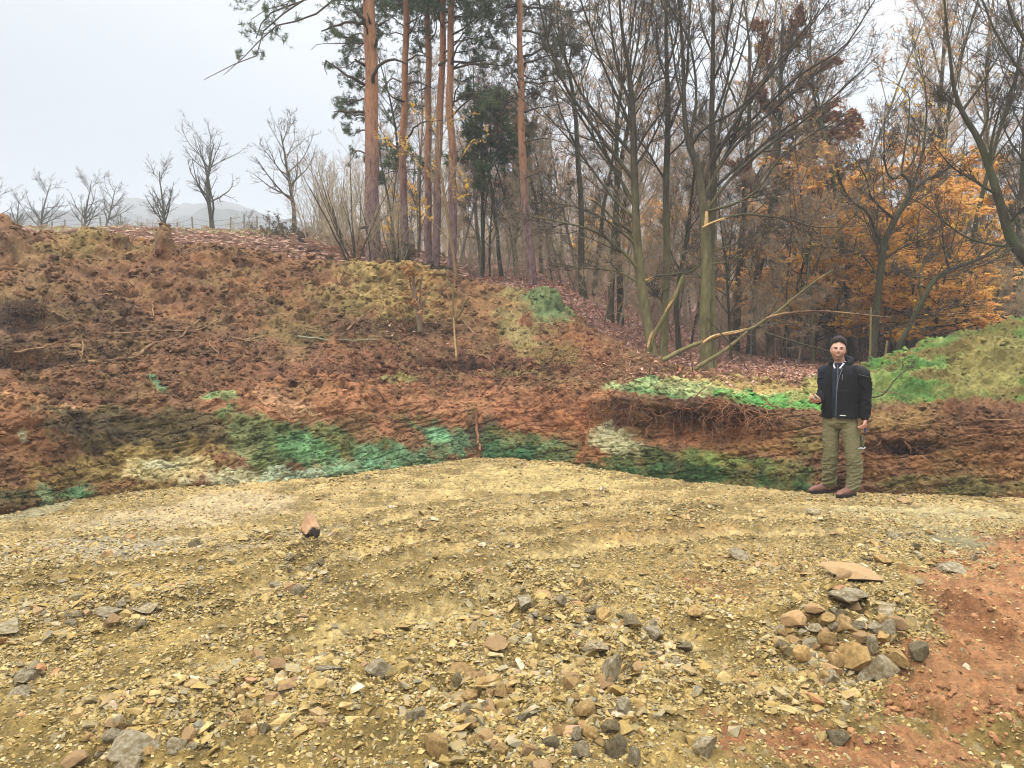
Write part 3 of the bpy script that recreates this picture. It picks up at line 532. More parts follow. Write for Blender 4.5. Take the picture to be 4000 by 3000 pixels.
NAMED = [
 (2105+750, 2000, 1, 1, 0, None, 0),
 (520, 2900, 190, 95, 1, 'broad pale yellow grey flat rock at bottom left', 1), (700, 2910, 90, 70, 1, 'grey white angular rock right of the broad flat rock', 2), (740, 2860, 75, 70, 2, 'tan rounded rock above the grey white angular one', 3), (440, 2870, 70, 60, 1, 'light grey rock touching left end of the broad flat rock', 4),
 (500, 2985, 110, 60, 1, 'pale grey rock cut by the bottom frame edge at left', 5), (290, 2965, 90, 55, 2, 'tan rock with dark underside near bottom left corner', 6), (110, 2630, 110, 60, 1, 'flat whitish slab at the left frame edge', 7), (80, 2700, 80, 50, 1, 'small whitish stone below the flat slab at left edge', 8),
 (860, 2730, 60, 50, 0, 'dark ochre boulder in the lower left stony patch', 9), (1010, 2560, 60, 60, 2, 'orange tan stone with peaked top in the left centre patch', 10), (1090, 2590, 80, 60, 2, 'orange flat stone beside the peaked tan stone', 11), (1120, 2550, 60, 75, 0, 'leaning ochre shard behind the orange flat stone', 12),
 (1060, 2720, 70, 60, 2, 'rounded tan stone in stones left of centre', 13), (970, 2800, 70, 80, 0, 'grey brown stone in the stones left of centre', 14), (1030, 2840, 45, 60, 1, 'narrow white grey shard in the stones left of centre', 15),
 (1705, 2890, 115, 110, 0, 'large rounded ochre boulder with grey underside at bottom centre', 16), (1625, 2790, 75, 60, 1, 'grey split stone behind the rounded ochre boulder', 17), (1820, 2780, 60, 85, 1, 'tall pale grey shard in the bottom centre rubble', 18), (1910, 2760, 65, 60, 2, 'cream stone right of the tall pale shard', 19), (1840, 2720, 70, 60, 0, 'triangular ochre stone behind the tall pale shard', 20),
 (1810, 2630, 130, 60, 0, 'mud covered ochre slab capping dark gap in the rubble', 21), (1780, 2655, 60, 60, 3, 'dark upright stone under the capping slab', 22), (1860, 2650, 55, 55, 2, 'tan brown stone right of the dark gap', 23), (1930, 2500, 110, 50, 2, 'pale tan rock with forked top above the central rubble', 24), (1470, 2600, 130, 60, 1, 'broad buried grey tan slab left of central rubble', 25), (1290, 2610, 110, 30, 1, 'thin flat grey slab lying left of the buried slab', 26),
 (2390, 2600, 95, 140, 1, 'tall pale conical rock standing among stones right of centre', 27), (2365, 2645, 60, 45, 2, 'pale block at foot of the tall conical rock', 28), (2320, 2520, 120, 40, 1, 'flat grey slab behind the tall conical rock', 29), (2500, 2600, 55, 50, 2, 'tan block right of the tall conical rock', 30), (2430, 2760, 80, 90, 1, 'grey green slab leaning in stones below the conical rock', 31), (2290, 2770, 85, 75, 0, 'dark ochre block below the conical rock', 32),
 (2270, 2930, 95, 85, 1, 'white grey angular rock at the bottom right of centre', 33), (2250, 2860, 50, 80, 1, 'upright whitish shard above the white grey rock', 34), (2400, 2910, 100, 90, 3, 'dark grey boulder near the bottom edge', 35), (2480, 2950, 70, 90, 1, 'pointed grey rock beside the dark grey boulder', 36), (2190, 2850, 60, 60, 0, 'ochre stone left of the upright whitish shard', 37), (2110, 2990, 110, 50, 2, 'orange tan stone on the bottom edge right of centre', 38),
 (2050, 2345, 95, 60, 1, 'grey white rock leading the row of stones in the middle', 39), (2120, 2320, 80, 40, 2, 'tan flat rock behind the leading grey rock', 40), (2200, 2340, 55, 50, 1, 'small pale grey rock in the middle row', 41), (2300, 2385, 75, 60, 3, 'dark grey rock in the middle row', 42), (2360, 2410, 70, 75, 0, 'tall tan wedge in the middle row', 43), (2460, 2425, 90, 40, 3, 'dark flat stone at the right end of the middle row', 44), (2430, 2445, 50, 40, 0, 'rounded ochre stone at right end of middle row', 45), (2540, 2470, 80, 55, 1, 'grey green stone ending the middle row', 46),
 (1145, 2290, 90, 50, 2, 'orange grey stone below the standing rock', 47), (1165, 2305, 65, 60, 1, 'grey block below the standing rock, front right', 48), (1080, 2285, 50, 30, 1, 'small pale stone left of the orange grey stone', 49), (760, 2120, 50, 40, 3, 'lone dark grey stone on the left part of the floor', 50), (415, 2160, 50, 35, 2, 'lone orange tan stone far left on the floor', 51),
 (3330, 2225, 210, 75, 2, 'long pale tan slab lying right of centre below the man', 52), (3440, 2180, 75, 65, 0, 'rounded ochre rock behind the long pale slab', 53), (3290, 2245, 65, 60, 2, 'round orange brown stone at the left tip of the long slab', 54), (3700, 2215, 130, 55, 1, 'flat blue grey slab at right beside the red clay', 55), (2890, 2160, 100, 50, 1, 'whitish grey rock half buried below the man', 56), (3500, 2090, 70, 40, 1, 'pale grey white flat rock near the grey streak at right', 57),
 (3300, 2320, 150, 60, 1, 'pale grey white slab on top of the right rubble heap', 58), (3440, 2370, 150, 50, 1, 'flat whitish slab behind right of the rubble heap', 59), (3045, 2455, 55, 50, 1, 'pale round stone at left of the rubble heap', 60), (3340, 2560, 120, 120, 0, 'big orange ochre rock in the middle of the right heap', 61), (3260, 2580, 90, 80, 0, 'dark ochre block left of the big orange rock', 62), (3440, 2600, 140, 120, 1, 'big grey ochre boulder at right front of the heap', 63), (3130, 2550, 95, 80, 0, 'ochre boulder at left front of the right heap', 64), (3170, 2610, 60, 60, 0, 'squarish ochre stone at heap foot', 65), (3240, 2640, 90, 70, 1, 'grey white rock at heap foot', 66), (3290, 2440, 80, 60, 0, 'flat tan stone high on the right heap', 67), (3350, 2480, 70, 60, 2, 'brown tan stone high on right side of heap', 68), (3590, 2545, 90, 80, 3, 'greenish grey boulder right of the heap on red clay', 69), (3510, 2570, 100, 70, 0, 'olive slab leaning at the right side of the heap', 70), (3270, 2400, 70, 50, 3, 'dark slab at the summit of the right heap', 71), (3400, 2520, 50, 90, 1, 'steep white streaked slab in the right heap', 72), (3060, 2520, 60, 50, 3, 'dark stone left outside the heap', 73),
 (2720, 2390, 90, 45, 0, 'tan flat pebble slab left of the right heap', 74), (2660, 2520, 90, 40, 3, 'dark flat stone between the two rubble heaps', 75), (2640, 2580, 70, 40, 1, 'small white grey stone between the two heaps', 76), (3270, 2870, 110, 60, 3, 'green grey striped stone on the clay at bottom right', 77), (2760, 2900, 110, 100, 1, 'flat buried grey slab near the bottom right of centre', 78), (40, 2440, 120, 45, 1, 'flat grey stone at left edge in the upper stony streak', 79), (420, 2390, 120, 35, 1, 'long flat grey slab in the upper left stony streak', 80), (430, 2420, 60, 45, 2, 'orange stone below the long flat slab', 81), (560, 2370, 120, 25, 1, 'thin pale slab in the upper left streak', 82),
 (3530, 1955, 60, 30, 2, 'small tan stone at bank foot right of the man', 83), (3170, 2000, 60, 35, 1, 'dark edged stone on the floor in front of the man', 84)]
for n_ in NAMED[1:]: rock(n_[0], n_[1], n_[2], n_[3], n_[4], n_[5], n_[6])
# the standing rock: pale top, dark foot
x, y = floor_from_pix(1213., 2165.); z = float(floor_h(np.array([x]), np.array([y]))[0])+.02
z -= .075; root = empty('standing_rock', (x, y, z), 'upright pointed rock, pale tan above and dark below, alone on the floor', 'rock')
V, Fc = rock_geo(77, 3, 1.0, 9); k_ = y/F; t_ = (V[:, 2]+1)/2
V = V*np.array([1, .8, 1])*(1.10-1.05*np.clip(t_-.30, 0, 1)**.9)[:, None]**np.array([1, 1, 0]); V[:, 0] += -.25*(t_-.5)
V = V*np.array([50*k_, 46*k_, 74*k_])+np.array([0, 0, 60*k_])
cut = V[Fc].mean(1); low = cut[:, 2] < (58+8*np.sin(cut[:, 0]*60)+cut[:, 0]/k_*.35)*k_
def sub2(nm, fs, mt):
    u, inv = np.unique(fs, return_inverse=True); return mesh_np(nm, V[u], [inv.reshape(fs.shape)], mt, root, smooth=False)
sub2('pale_top', Fc[~low], rock_mat('standing_rock_top', C(214, 176, 136), C(190, 142, 96), C(226, 206, 180), 9)); sub2('dark_foot', Fc[low], plain_mat('standing_rock_foot', C(52, 44, 36), .5, .4, 20, .5, .01))
# other rocks of each patch that nothing tells apart
ZONES = [((2100, 2800, 430, 190), 50, (30, 85), (0, 0, 2, 0, 3), 'angular ochre stone loose in the rubble fan at bottom centre', 'stones of the bottom centre rubble fan'),
         ((3290, 2510, 250, 150), 62, (34, 92), (0, 0, 2, 1), 'ochre stone piled in the small rubble heap at right', 'stones of the right rubble heap'),
         ((2350, 2410, 300, 45), 16, (26, 60), (1, 3, 0), 'small stone in the dark row of stones at mid floor', 'stones of the middle row'),
         ((560, 2880, 280, 100), 26, (28, 70), (0, 1, 2), 'loose stone around the broad flat rock at bottom left', 'stones of the bottom left patch'),
         ((1060, 2760, 260, 110), 20, (26, 60), (0, 2, 1), 'loose stone in the patch left of bottom centre', 'stones left of bottom centre'),
         ((330, 2390, 400, 55), 18, (26, 60), (1, 2, 1), 'flat stone in the upper left stony streak', 'stones of the upper left streak'),
         ((1190, 2225, 130, 60), 9, (26, 50), (3, 1), 'small dark stone strewn around the standing rock', 'stones near the standing rock'),
         ((3600, 2170, 260, 50), 14, (24, 56), (1, 0, 3), 'grey stone in the grey streak left of the red clay', 'stones of the right grey streak')]
k = 0
for (cx, cy, rx, ry), n, (s0, s1), ms, lab, grp in ZONES:
    for i in range(n):
        while True:
            a, b_ = random.uniform(-1, 1), random.uniform(-1, 1)
            if a*a+b_*b_ < 1: break
        s_ = random.uniform(s0, s1)*(.8 if i % 3 else 1.0); rock(cx+a*rx, cy+b_*ry, s_, s_*random.uniform(.5, .9), ms[i % len(ms)], lab, 200+k, grp, tiltx=random.uniform(-.4, .4)); k += 1

# lumps of clay thrown up on the red flat
r = np.random.RandomState(61); n = 16000; y = 2.2*(9/2.2)**r.rand(n); x = (.2+.55*r.rand(n))*y; px, py = PIX(np.stack([x, y, 0*x], -1)); rd2 = np.maximum.reduce([blob(px, py, 4150, 2500, 600, 380), blob(px, py, 3750, 2700, 420, 180), blob(px, py, 3500, 2950, 540, 110)*.8])
dl = np.minimum(poly_dist(px, py, [(3450, 2740), (3720, 2760), (3950, 2880), (4100, 2930)]), poly_dist(px, py, [(3450, 2440), (3650, 2400), (3850, 2430), (4020, 2500)])); k = (rd2 > -.05) & (r.rand(n) < .10+.75*np.exp(-(dl/45)**2)); x, y = x[k], y[k]; sz = (.004+.017*r.rand(len(x))**4)
M_clay = island_mat('clay_lumps', [(0, C(160, 112, 74)), (.4, C(134, 92, 60)), (.7, C(178, 130, 90)), (1, C(112, 76, 50))], .9, .2, 30, bumpd=.006)
tag(scatter_mesh('clay_lumps', np.stack([x, y, floor_h(x, y)+sz*.2], -1), sz, LUMPS, M_clay, r, .5), kind='stuff', label='crumbled lumps of red clay on the flat at right', cat='clay lumps')

# clods on the bank
r = np.random.RandomState(5)
nb = len(Vb2); cand = r.randint(0, nb, 60000); cpx, cpy = bpx[cand], bpy_[cand]
dens = .35+.65*(nA[cand] > -.1)*.6+.9*sstep(0, .5, blob(cpx, cpy, 1900, 1440, 700, 120))+.5*sstep(0, .5, blob(cpx, cpy, 700, 1350, 800, 120)); keep = (RT[cand] > 3.0) & (RT[cand] < 6.8) & (cpx > -400) & (cpx < 4400) & (r.rand(len(cand)) < dens*.85); keep &= ~((cpx > 3380) & (r.rand(len(cand)) > .45))
ci = cand[keep][:20000]
size = np.minimum(.010/np.maximum(r.rand(len(ci)), .01)**.45, .06)*(1+.3*(RT[ci] > 5)); size *= np.where(bpx[ci] > 3380, .7, 1)
pos = Vb2[ci]+NB[ci]*(size*.25)[:, None]
def scatter_col(name, pos, size, bases, mat, r, cols, tilt, aniso):
    o = scatter_mesh(name, pos, size, bases, mat, r, tilt, aniso, False); return o
def clods(name, ii, sizes, lab, kind='stuff', bright=1.0):
    which = r.randint(0, len(LUMPS), len(ii)); Vs = []; Fs = []; Cs = []; off = 0; R = rots(len(ii), r, .5); sc = sizes[:, None]*(1+.35*(r.rand(len(ii), 3)-.5)*2); ps = Vb2[ii]+NB[ii]*(sizes*.2)[:, None]; cc = colb[ii]*(bright*(.62+.6*r.rand(len(ii))))[:, None]
    for b_, (V, Fc) in enumerate(LUMPS):
        m = np.where(which == b_)[0]
        if not len(m): continue
        Wv = np.einsum('nij,nvj->nvi', R[m], V[None]*sc[m][:, None, :])+ps[m][:, None, :]; Vs.append(Wv.reshape(-1, 3)); Cs.append(np.repeat(cc[m], len(V), 0))
        Fs.append((Fc[None]+(np.arange(len(m))*len(V))[:, None, None]+off).reshape(-1, 3)); off += len(m)*len(V)
    return tag(mesh_np(name, np.concatenate(Vs), [np.concatenate(Fs)], M_bank, col=np.concatenate(Cs), smooth=False), lab, 'soil clods', kind=kind)
clods('soil_clods', ci, size, 'crumbly brown soil clods scattered over the dug bank')
# red clay crumbs and cut-face rubble
cand = r.randint(0, nb, 30000); keep = (RT[cand] > .95) & (RT[cand] < 3.0) & (bpx[cand] > -300) & (bpx[cand] < 4300); ci = cand[keep][:5200]; size = .008+.024*r.rand(len(ci))**2
clods('cut_face_crumbs', ci, size, 'small crumbs of weathered rock clinging to the cut face')

# leaf litter on the woodland floor
def leaves_mesh(name, pos, size, mat, r, parent=None, flat=.5, nrm=None):
    """folded leaf-shaped pieces: two quads each"""
    n = len(pos); R = rots(n, r, flat); s = size[:, None]
    base = np.array([(0, -1, 0), (.42, -.1, .14), (0, 1, 0), (-.42, -.1, .14), (0, -.1, 0)]); 
    W = np.einsum('nij,vj->nvi', R, base)*s[:, :, None]+pos[:, None, :]
    q = np.array([(0, 1, 2, 4), (0, 4, 2, 3)]); Fs = (q[None]+(np.arange(n)*5)[:, None, None]).reshape(-1, 4)
    return mesh_np(name, W.reshape(-1, 3), [Fs], mat, parent, smooth=False)
LIT = [(0, C(150, 106, 86, 1)), (.2, C(184, 142, 122, 1)), (.4, C(120, 84, 68, 1)), (.55, C(204, 168, 150, 1)), (.7, C(160, 110, 80, 1)), (.82, C(214, 182, 166, 1)), (.92, C(190, 124, 74, 1)), (1, C(100, 72, 58, 1))]
M_lit = island_mat('fallen_leaves', LIT, .8, .12, 20, .25, .1)
n = 90000; d_ = 12.0*(46/12.0)**r.rand(n); px = 1650+r.rand(n)*2700; p0 = P(px, 1400, d_); GX, GY = p0[:, 0], p0[:, 1]
Zg = Vg[:, 2].reshape(len(fd), len(fxi)); jj = np.clip(np.searchsorted(fd, GY)-1, 0, len(fd)-2)
ii = np.clip(np.searchsorted(fxi, px)-1, 0, len(fxi)-2); tx = (px-fxi[ii])/(fxi[ii+1]-fxi[ii]); ty = (GY-fd[jj])/(fd[jj+1]-fd[jj])
gz = (Zg[jj, ii]*(1-tx)+Zg[jj, ii+1]*tx)*(1-ty)+(Zg[jj+1, ii]*(1-tx)+Zg[jj+1, ii+1]*tx)*ty
def gz_at(px, d):
    """height of the woodland floor at photo column px and distance d"""
    j = int(np.clip(np.searchsorted(fd, d)-1, 0, len(fd)-2)); i = int(np.clip(np.searchsorted(fxi, px)-1, 0, len(fxi)-2)); return float(Zg[j, i])
keep = (GY > 13.6) & ((px > 1900) | (GY > 16)); n = keep.sum()
tag(leaves_mesh('leaf_litter', np.stack([GX, GY, gz+.02+.03*r.rand(len(gz))], -1)[keep], ((.035+.03*r.rand(len(gz)))*(1+.25*(GY > 22)))[keep], M_lit, r, flat=.55), 'pinkish brown fallen leaves carpeting the woodland floor', 'leaf litter', kind='stuff')
# leaves blown on the terrace and the upper bank
cand = r.randint(0, nb, 60000); cpx, cpy = bpx[cand], bpy_[cand]
dens = 1.0*sstep(0, .4, blob(cpx, cpy, 2900, 1478, 520, 34))+.5*sstep(0, .5, blob(cpx, cpy, 1650, 1290, 240, 90))+.25*sstep(0, .5, blob(cpx, cpy, 2450, 1430, 200, 60)); keep = (RT[cand] > 3.3) & (r.rand(len(cand)) < dens)
ci = cand[keep][:7000]; tag(leaves_mesh('blown_leaves', Vb2[ci]+NB[ci]*.02, .03+.025*r.rand(len(ci)), M_lit, r, flat=.6), 'brown leaves lying on the upper edge of the terrace', 'leaves', kind='stuff')

# ------------------------------------------------------------------ trees
class Tubes:
    """collects tapering polylines and turns them into one mesh, batch by batch"""
    def __init__(s): s.b = {}
    def add(s, pts, rad, k):
        pts = np.asarray(pts, float); rad = np.asarray(rad, float)
        if pts.ndim == 2: pts = pts[None]; rad = rad[None]
        s.b.setdefault((pts.shape[1], k), []).append((pts, np.broadcast_to(rad, pts.shape[:2])))
    def build(s, name, mat, parent=None, smooth=True, loc=None):
        Vs, Fs, off = [], [], 0
        for (n, k), lst in s.b.items():
            p = np.concatenate([a for a, _ in lst]); rd = np.concatenate([a for _, a in lst]); m = len(p)
            t = np.gradient(p, axis=1); t = unit(t); ref = np.where(np.abs(t[..., 2:3]) > .9, np.array([1., 0, 0]), np.array([0, 0, 1.]))
            ref = np.broadcast_to(np.where(np.abs(t[:, :1, 2:3]).mean(1, keepdims=True) > .8, np.array([1., 0, 0]), np.array([0, 0, 1.])), t.shape)
            u = unit(np.cross(t, ref)); v = np.cross(t, u); a = np.arange(k)*2*np.pi/k
            R = p[:, :, None, :]+rd[:, :, None, None]*(u[:, :, None, :]*np.cos(a)[None, None, :, None]+v[:, :, None, :]*np.sin(a)[None, None, :, None])
            Vs.append(R.reshape(-1, 3)); idx = np.arange(m*n*k).reshape(m, n, k)+off; q = np.stack([idx[:, :-1], np.roll(idx, -1, 2)[:, :-1], np.roll(idx, -1, 2)[:, 1:], idx[:, 1:]], -1).reshape(-1, 4)
            Fs.append(q); off += m*n*k
        V = np.concatenate(Vs)
        if loc is not None: V = V-np.array(loc)
        return mesh_np(name, V, Fs, mat, parent, smooth=smooth)
def resample(pts, n):
    pts = np.asarray(pts, float); x = np.concatenate([[0], np.cumsum(np.linalg.norm(np.diff(pts, axis=0), axis=1))])
    return catmull(pts, x, np.linspace(0, x[-1], n)), x[-1]
def grow(P0, D, Lg, n, wob, up, r, droop=0.0):
    m = len(P0); pts = np.zeros((m, n+1, 3)); pts[:, 0] = P0; d = unit(D); st = (Lg/n)[:, None]
    for i in range(n):
        d = unit(d+r.randn(m, 3)*wob+np.array([0, 0, 1.])*(up-droop*i/n)); pts[:, i+1] = pts[:, i]+d*st
    return pts
def spawn(pts, rad, Lg, per, r, t0=.2, t1=.98, ang=(.5, .9), ratio=(.35, .6), rr=.6, flat=None, taper=.55):
    """children of a batch of branches"""
    m, n1, _ = pts.shape; n = n1-1; idx = np.repeat(np.arange(m), per); t = t0+(t1-t0)*r.rand(len(idx)); f = t*n; i = np.minimum(f.astype(int), n-1); fr = (f-i)[:, None]
    p = pts[idx, i]*(1-fr)+pts[idx, i+1]*fr; d = unit(pts[idx, i+1]-pts[idx, i]); q = r.randn(len(idx), 3)
    if flat is not None: q[:, 2] *= flat
    q = unit(q-(q*d).sum(1, keepdims=True)*d); a = (ang[0]+(ang[1]-ang[0])*r.rand(len(idx)))[:, None]; nd = d*np.cos(a)+q*np.sin(a)
    pr = rad[idx, i]*(1-fr[:, 0])+rad[idx, i+1]*fr[:, 0]; ln = Lg[idx]*(ratio[0]+(ratio[1]-ratio[0])*r.rand(len(idx)))*(1-taper*t); return p, nd, ln, pr*rr
def taper(r0, n, tip=.25): return np.asarray(r0)[:, None]*np.linspace(1, tip, n+1)[None, :]
def twigs(tb, pts, rad, Lg, r, levels, leaf_pts=None, minr=.003):
    """levels: list of dict(per, n, wob, up, ang, ratio, t0, k, tip)"""
    out = []
    for lv in levels:
        p, d, ln, rd = spawn(pts, rad, Lg, lv['per'], r, lv.get('t0', .2), .98, lv.get('ang', (.5, .9)), lv.get('ratio', (.35, .6)), lv.get('rr', .6), lv.get('flat'), lv.get('taper', .55))
        ln = np.clip(ln, lv.get('lmin', .1), lv.get('lmax', 99)); rd = np.maximum(rd, minr)
        q = grow(p, d, ln, lv['n'], lv['wob'], lv['up'], r, lv.get('droop', 0)); R = taper(rd, lv['n'], lv.get('tip', .3)); R = np.maximum(R, minr*.6)
        tb.add(q, R, lv.get('k', 3)); pts, rad, Lg = q, R, ln; out.append(q)
    return out
def seg_points(q, n, r, t0=.2):
    """n random points along a batch of polylines"""
    m, k, _ = q.shape; i = r.randint(0, m, n); f = (t0+(1-t0)*r.rand(n))*(k-1); j = np.minimum(f.astype(int), k-2); a = (f-j)[:, None]; return q[i, j]*(1-a)+q[i, j+1]*a

B_grey = bark_mat('bare_bark', C(120, 110, 94), C(160, 150, 130), C(130, 130, 98), 22)
B_brown = bark_mat('brown_bark', C(112, 92, 76), C(150, 126, 106), C(128, 120, 88), 20)
B_dark = bark_mat('dark_bark', C(56, 50, 40), C(92, 82, 62), C(78, 82, 50), 20)
def moss_bark():
    m, t, b = nmat('mossy_bark', .9, .15); tc_ = t.nodes.new('ShaderNodeTexCoord'); mp = t.nodes.new('ShaderNodeMapping'); mp.inputs['Scale'].default_value = (1, 1, .3); t.links.new(tc_.outputs['Object'], mp.inputs[0])
    n = nz(t, 16, 6, .7, vec=mp.outputs[0]); sp = t.nodes.new('ShaderNodeSeparateXYZ'); t.links.new(tc_.outputs['Object'], sp.inputs[0]); a = t.nodes.new('ShaderNodeMath'); a.operation = 'MULTIPLY_ADD'; a.inputs[1].default_value = 2.4
    t.links.new(nz(t, 1.3, 4), a.inputs[0]); t.links.new(sp.outputs[2], a.inputs[2]); mr = t.nodes.new('ShaderNodeMapRange'); mr.inputs[1].default_value = 3.0; mr.inputs[2].default_value = 5.4; t.links.new(a.outputs[0], mr.inputs[0])
    lo = ramp(t, n, [(.3, C(84, 80, 52)), (.5, C(118, 110, 74)), (.7, C(140, 134, 94))]); hi = ramp(t, n, [(.3, C(48, 42, 34)), (.7, C(88, 78, 62))])
    t.links.new(mixc(t, mr.outputs[0], lo, hi), b.inputs['Base Color']); bump(t, b, n, .8, .010); return m
B_green = moss_bark()
B_twig = plain_mat('twig_bark', C(168, 152, 124), .9, .3, 3)
B_twigd = plain_mat('dark_twig_bark', C(86, 76, 62), .9, .3, 3)
B_twigr = plain_mat('red_brown_twig_bark', C(192, 170, 138), .9, .3, 3)
def pine_bark():
    m, t, b = nmat('pine_bark', .9, .1); tc_ = t.nodes.new('ShaderNodeTexCoord'); mp = t.nodes.new('ShaderNodeMapping'); mp.inputs['Scale'].default_value = (1, 1, .3); t.links.new(tc_.outputs['Object'], mp.inputs[0])
    n = nz(t, 16, 6, .75, vec=mp.outputs[0]); sp = t.nodes.new('ShaderNodeSeparateXYZ'); t.links.new(tc_.outputs['Object'], sp.inputs[0])
    a = t.nodes.new('ShaderNodeMath'); a.operation = 'MULTIPLY_ADD'; a.inputs[1].default_value = 1.0; t.links.new(nz(t, 2.2, 4), a.inputs[0]); t.links.new(sp.outputs[2], a.inputs[2])
    mr = t.nodes.new('ShaderNodeMapRange'); mr.inputs[1].default_value = 2.6; mr.inputs[2].default_value = 4.8; t.links.new(a.outputs[0], mr.inputs[0])
    lowc = ramp(t, n, [(.34, C(78, 60, 58)), (.5, C(132, 106, 102)), (.68, C(164, 138, 130))]); hi = ramp(t, n, [(.32, C(120, 82, 60)), (.45, C(178, 128, 96)), (.6, C(196, 148, 112)), (.7, C(160, 112, 82))])
    t.links.new(mixc(t, mr.outputs[0], lowc, hi), b.inputs['Base Color']); bump(t, b, n, 1.0, .03); return m
B_pine = pine_bark()
NEEDLE = island_mat('pine_needles', [(0, C(70, 92, 56)), (.4, C(96, 120, 76)), (.7, C(122, 140, 98)), (.9, C(150, 160, 130)), (1, C(128, 124, 76))], .7, 0, transl=.15)
NEEDLE2 = island_mat('spruce_needles', [(0, C(60, 80, 36)), (.5, C(92, 112, 56)), (1, C(118, 136, 76))], .7, 0, transl=.15)
NEEDLE3 = island_mat('old_pine_needles', [(0, C(92, 86, 72)), (.4, C(124, 118, 98)), (.75, C(108, 116, 84)), (1, C(148, 136, 114))], .7, 0, transl=.15)
LF_or = island_mat('orange_beech_leaves', [(0, C(250, 206, 126, k=1.0)), (.25, C(246, 214, 130, k=1.0)), (.5, C(240, 180, 130, k=1.0)), (.7, C(252, 222, 120, k=1.0)), (.9, C(228, 166, 116, k=1.0)), (1, C(210, 154, 104, k=1.0))], .7, 0, transl=.5)
LF_ye = island_mat('yellow_leaves', [(0, C(232, 190, 50, k=1.0)), (.4, C(222, 170, 44, k=1.0)), (.7, C(240, 206, 84, k=1.0)), (1, C(200, 150, 60, k=1.0))], .7, 0, transl=.35)
LF_yo = island_mat('golden_leaves', [(0, C(252, 218, 96, k=1.0)), (.4, C(250, 204, 96, k=1.0)), (.7, C(254, 230, 130, k=1.0)), (1, C(240, 180, 100, k=1.0))], .7, 0, transl=.5)
LF_mx = island_mat('last_leaves', [(0, C(216, 160, 110, k=1.0)), (.3, C(196, 150, 124, k=1.0)), (.55, C(226, 184, 92, k=1.0)), (.75, C(204, 132, 84, k=1.0)), (1, C(180, 140, 110, k=1.0))], .75, 0, transl=.3)
LF_ru = island_mat('rust_oak_leaves', [(0, C(160, 106, 80)), (.3, C(190, 132, 100)), (.55, C(132, 88, 68)), (.8, C(206, 154, 118)), (1, C(170, 128, 100))], .75, 0, transl=.2)
LF_br = island_mat('dry_leaves', [(0, C(150, 112, 84, k=1.0)), (.4, C(176, 128, 80, k=1.0)), (.7, C(190, 150, 90, k=1.0)), (1, C(120, 88, 68, k=1.0))], .75, 0, transl=.25)

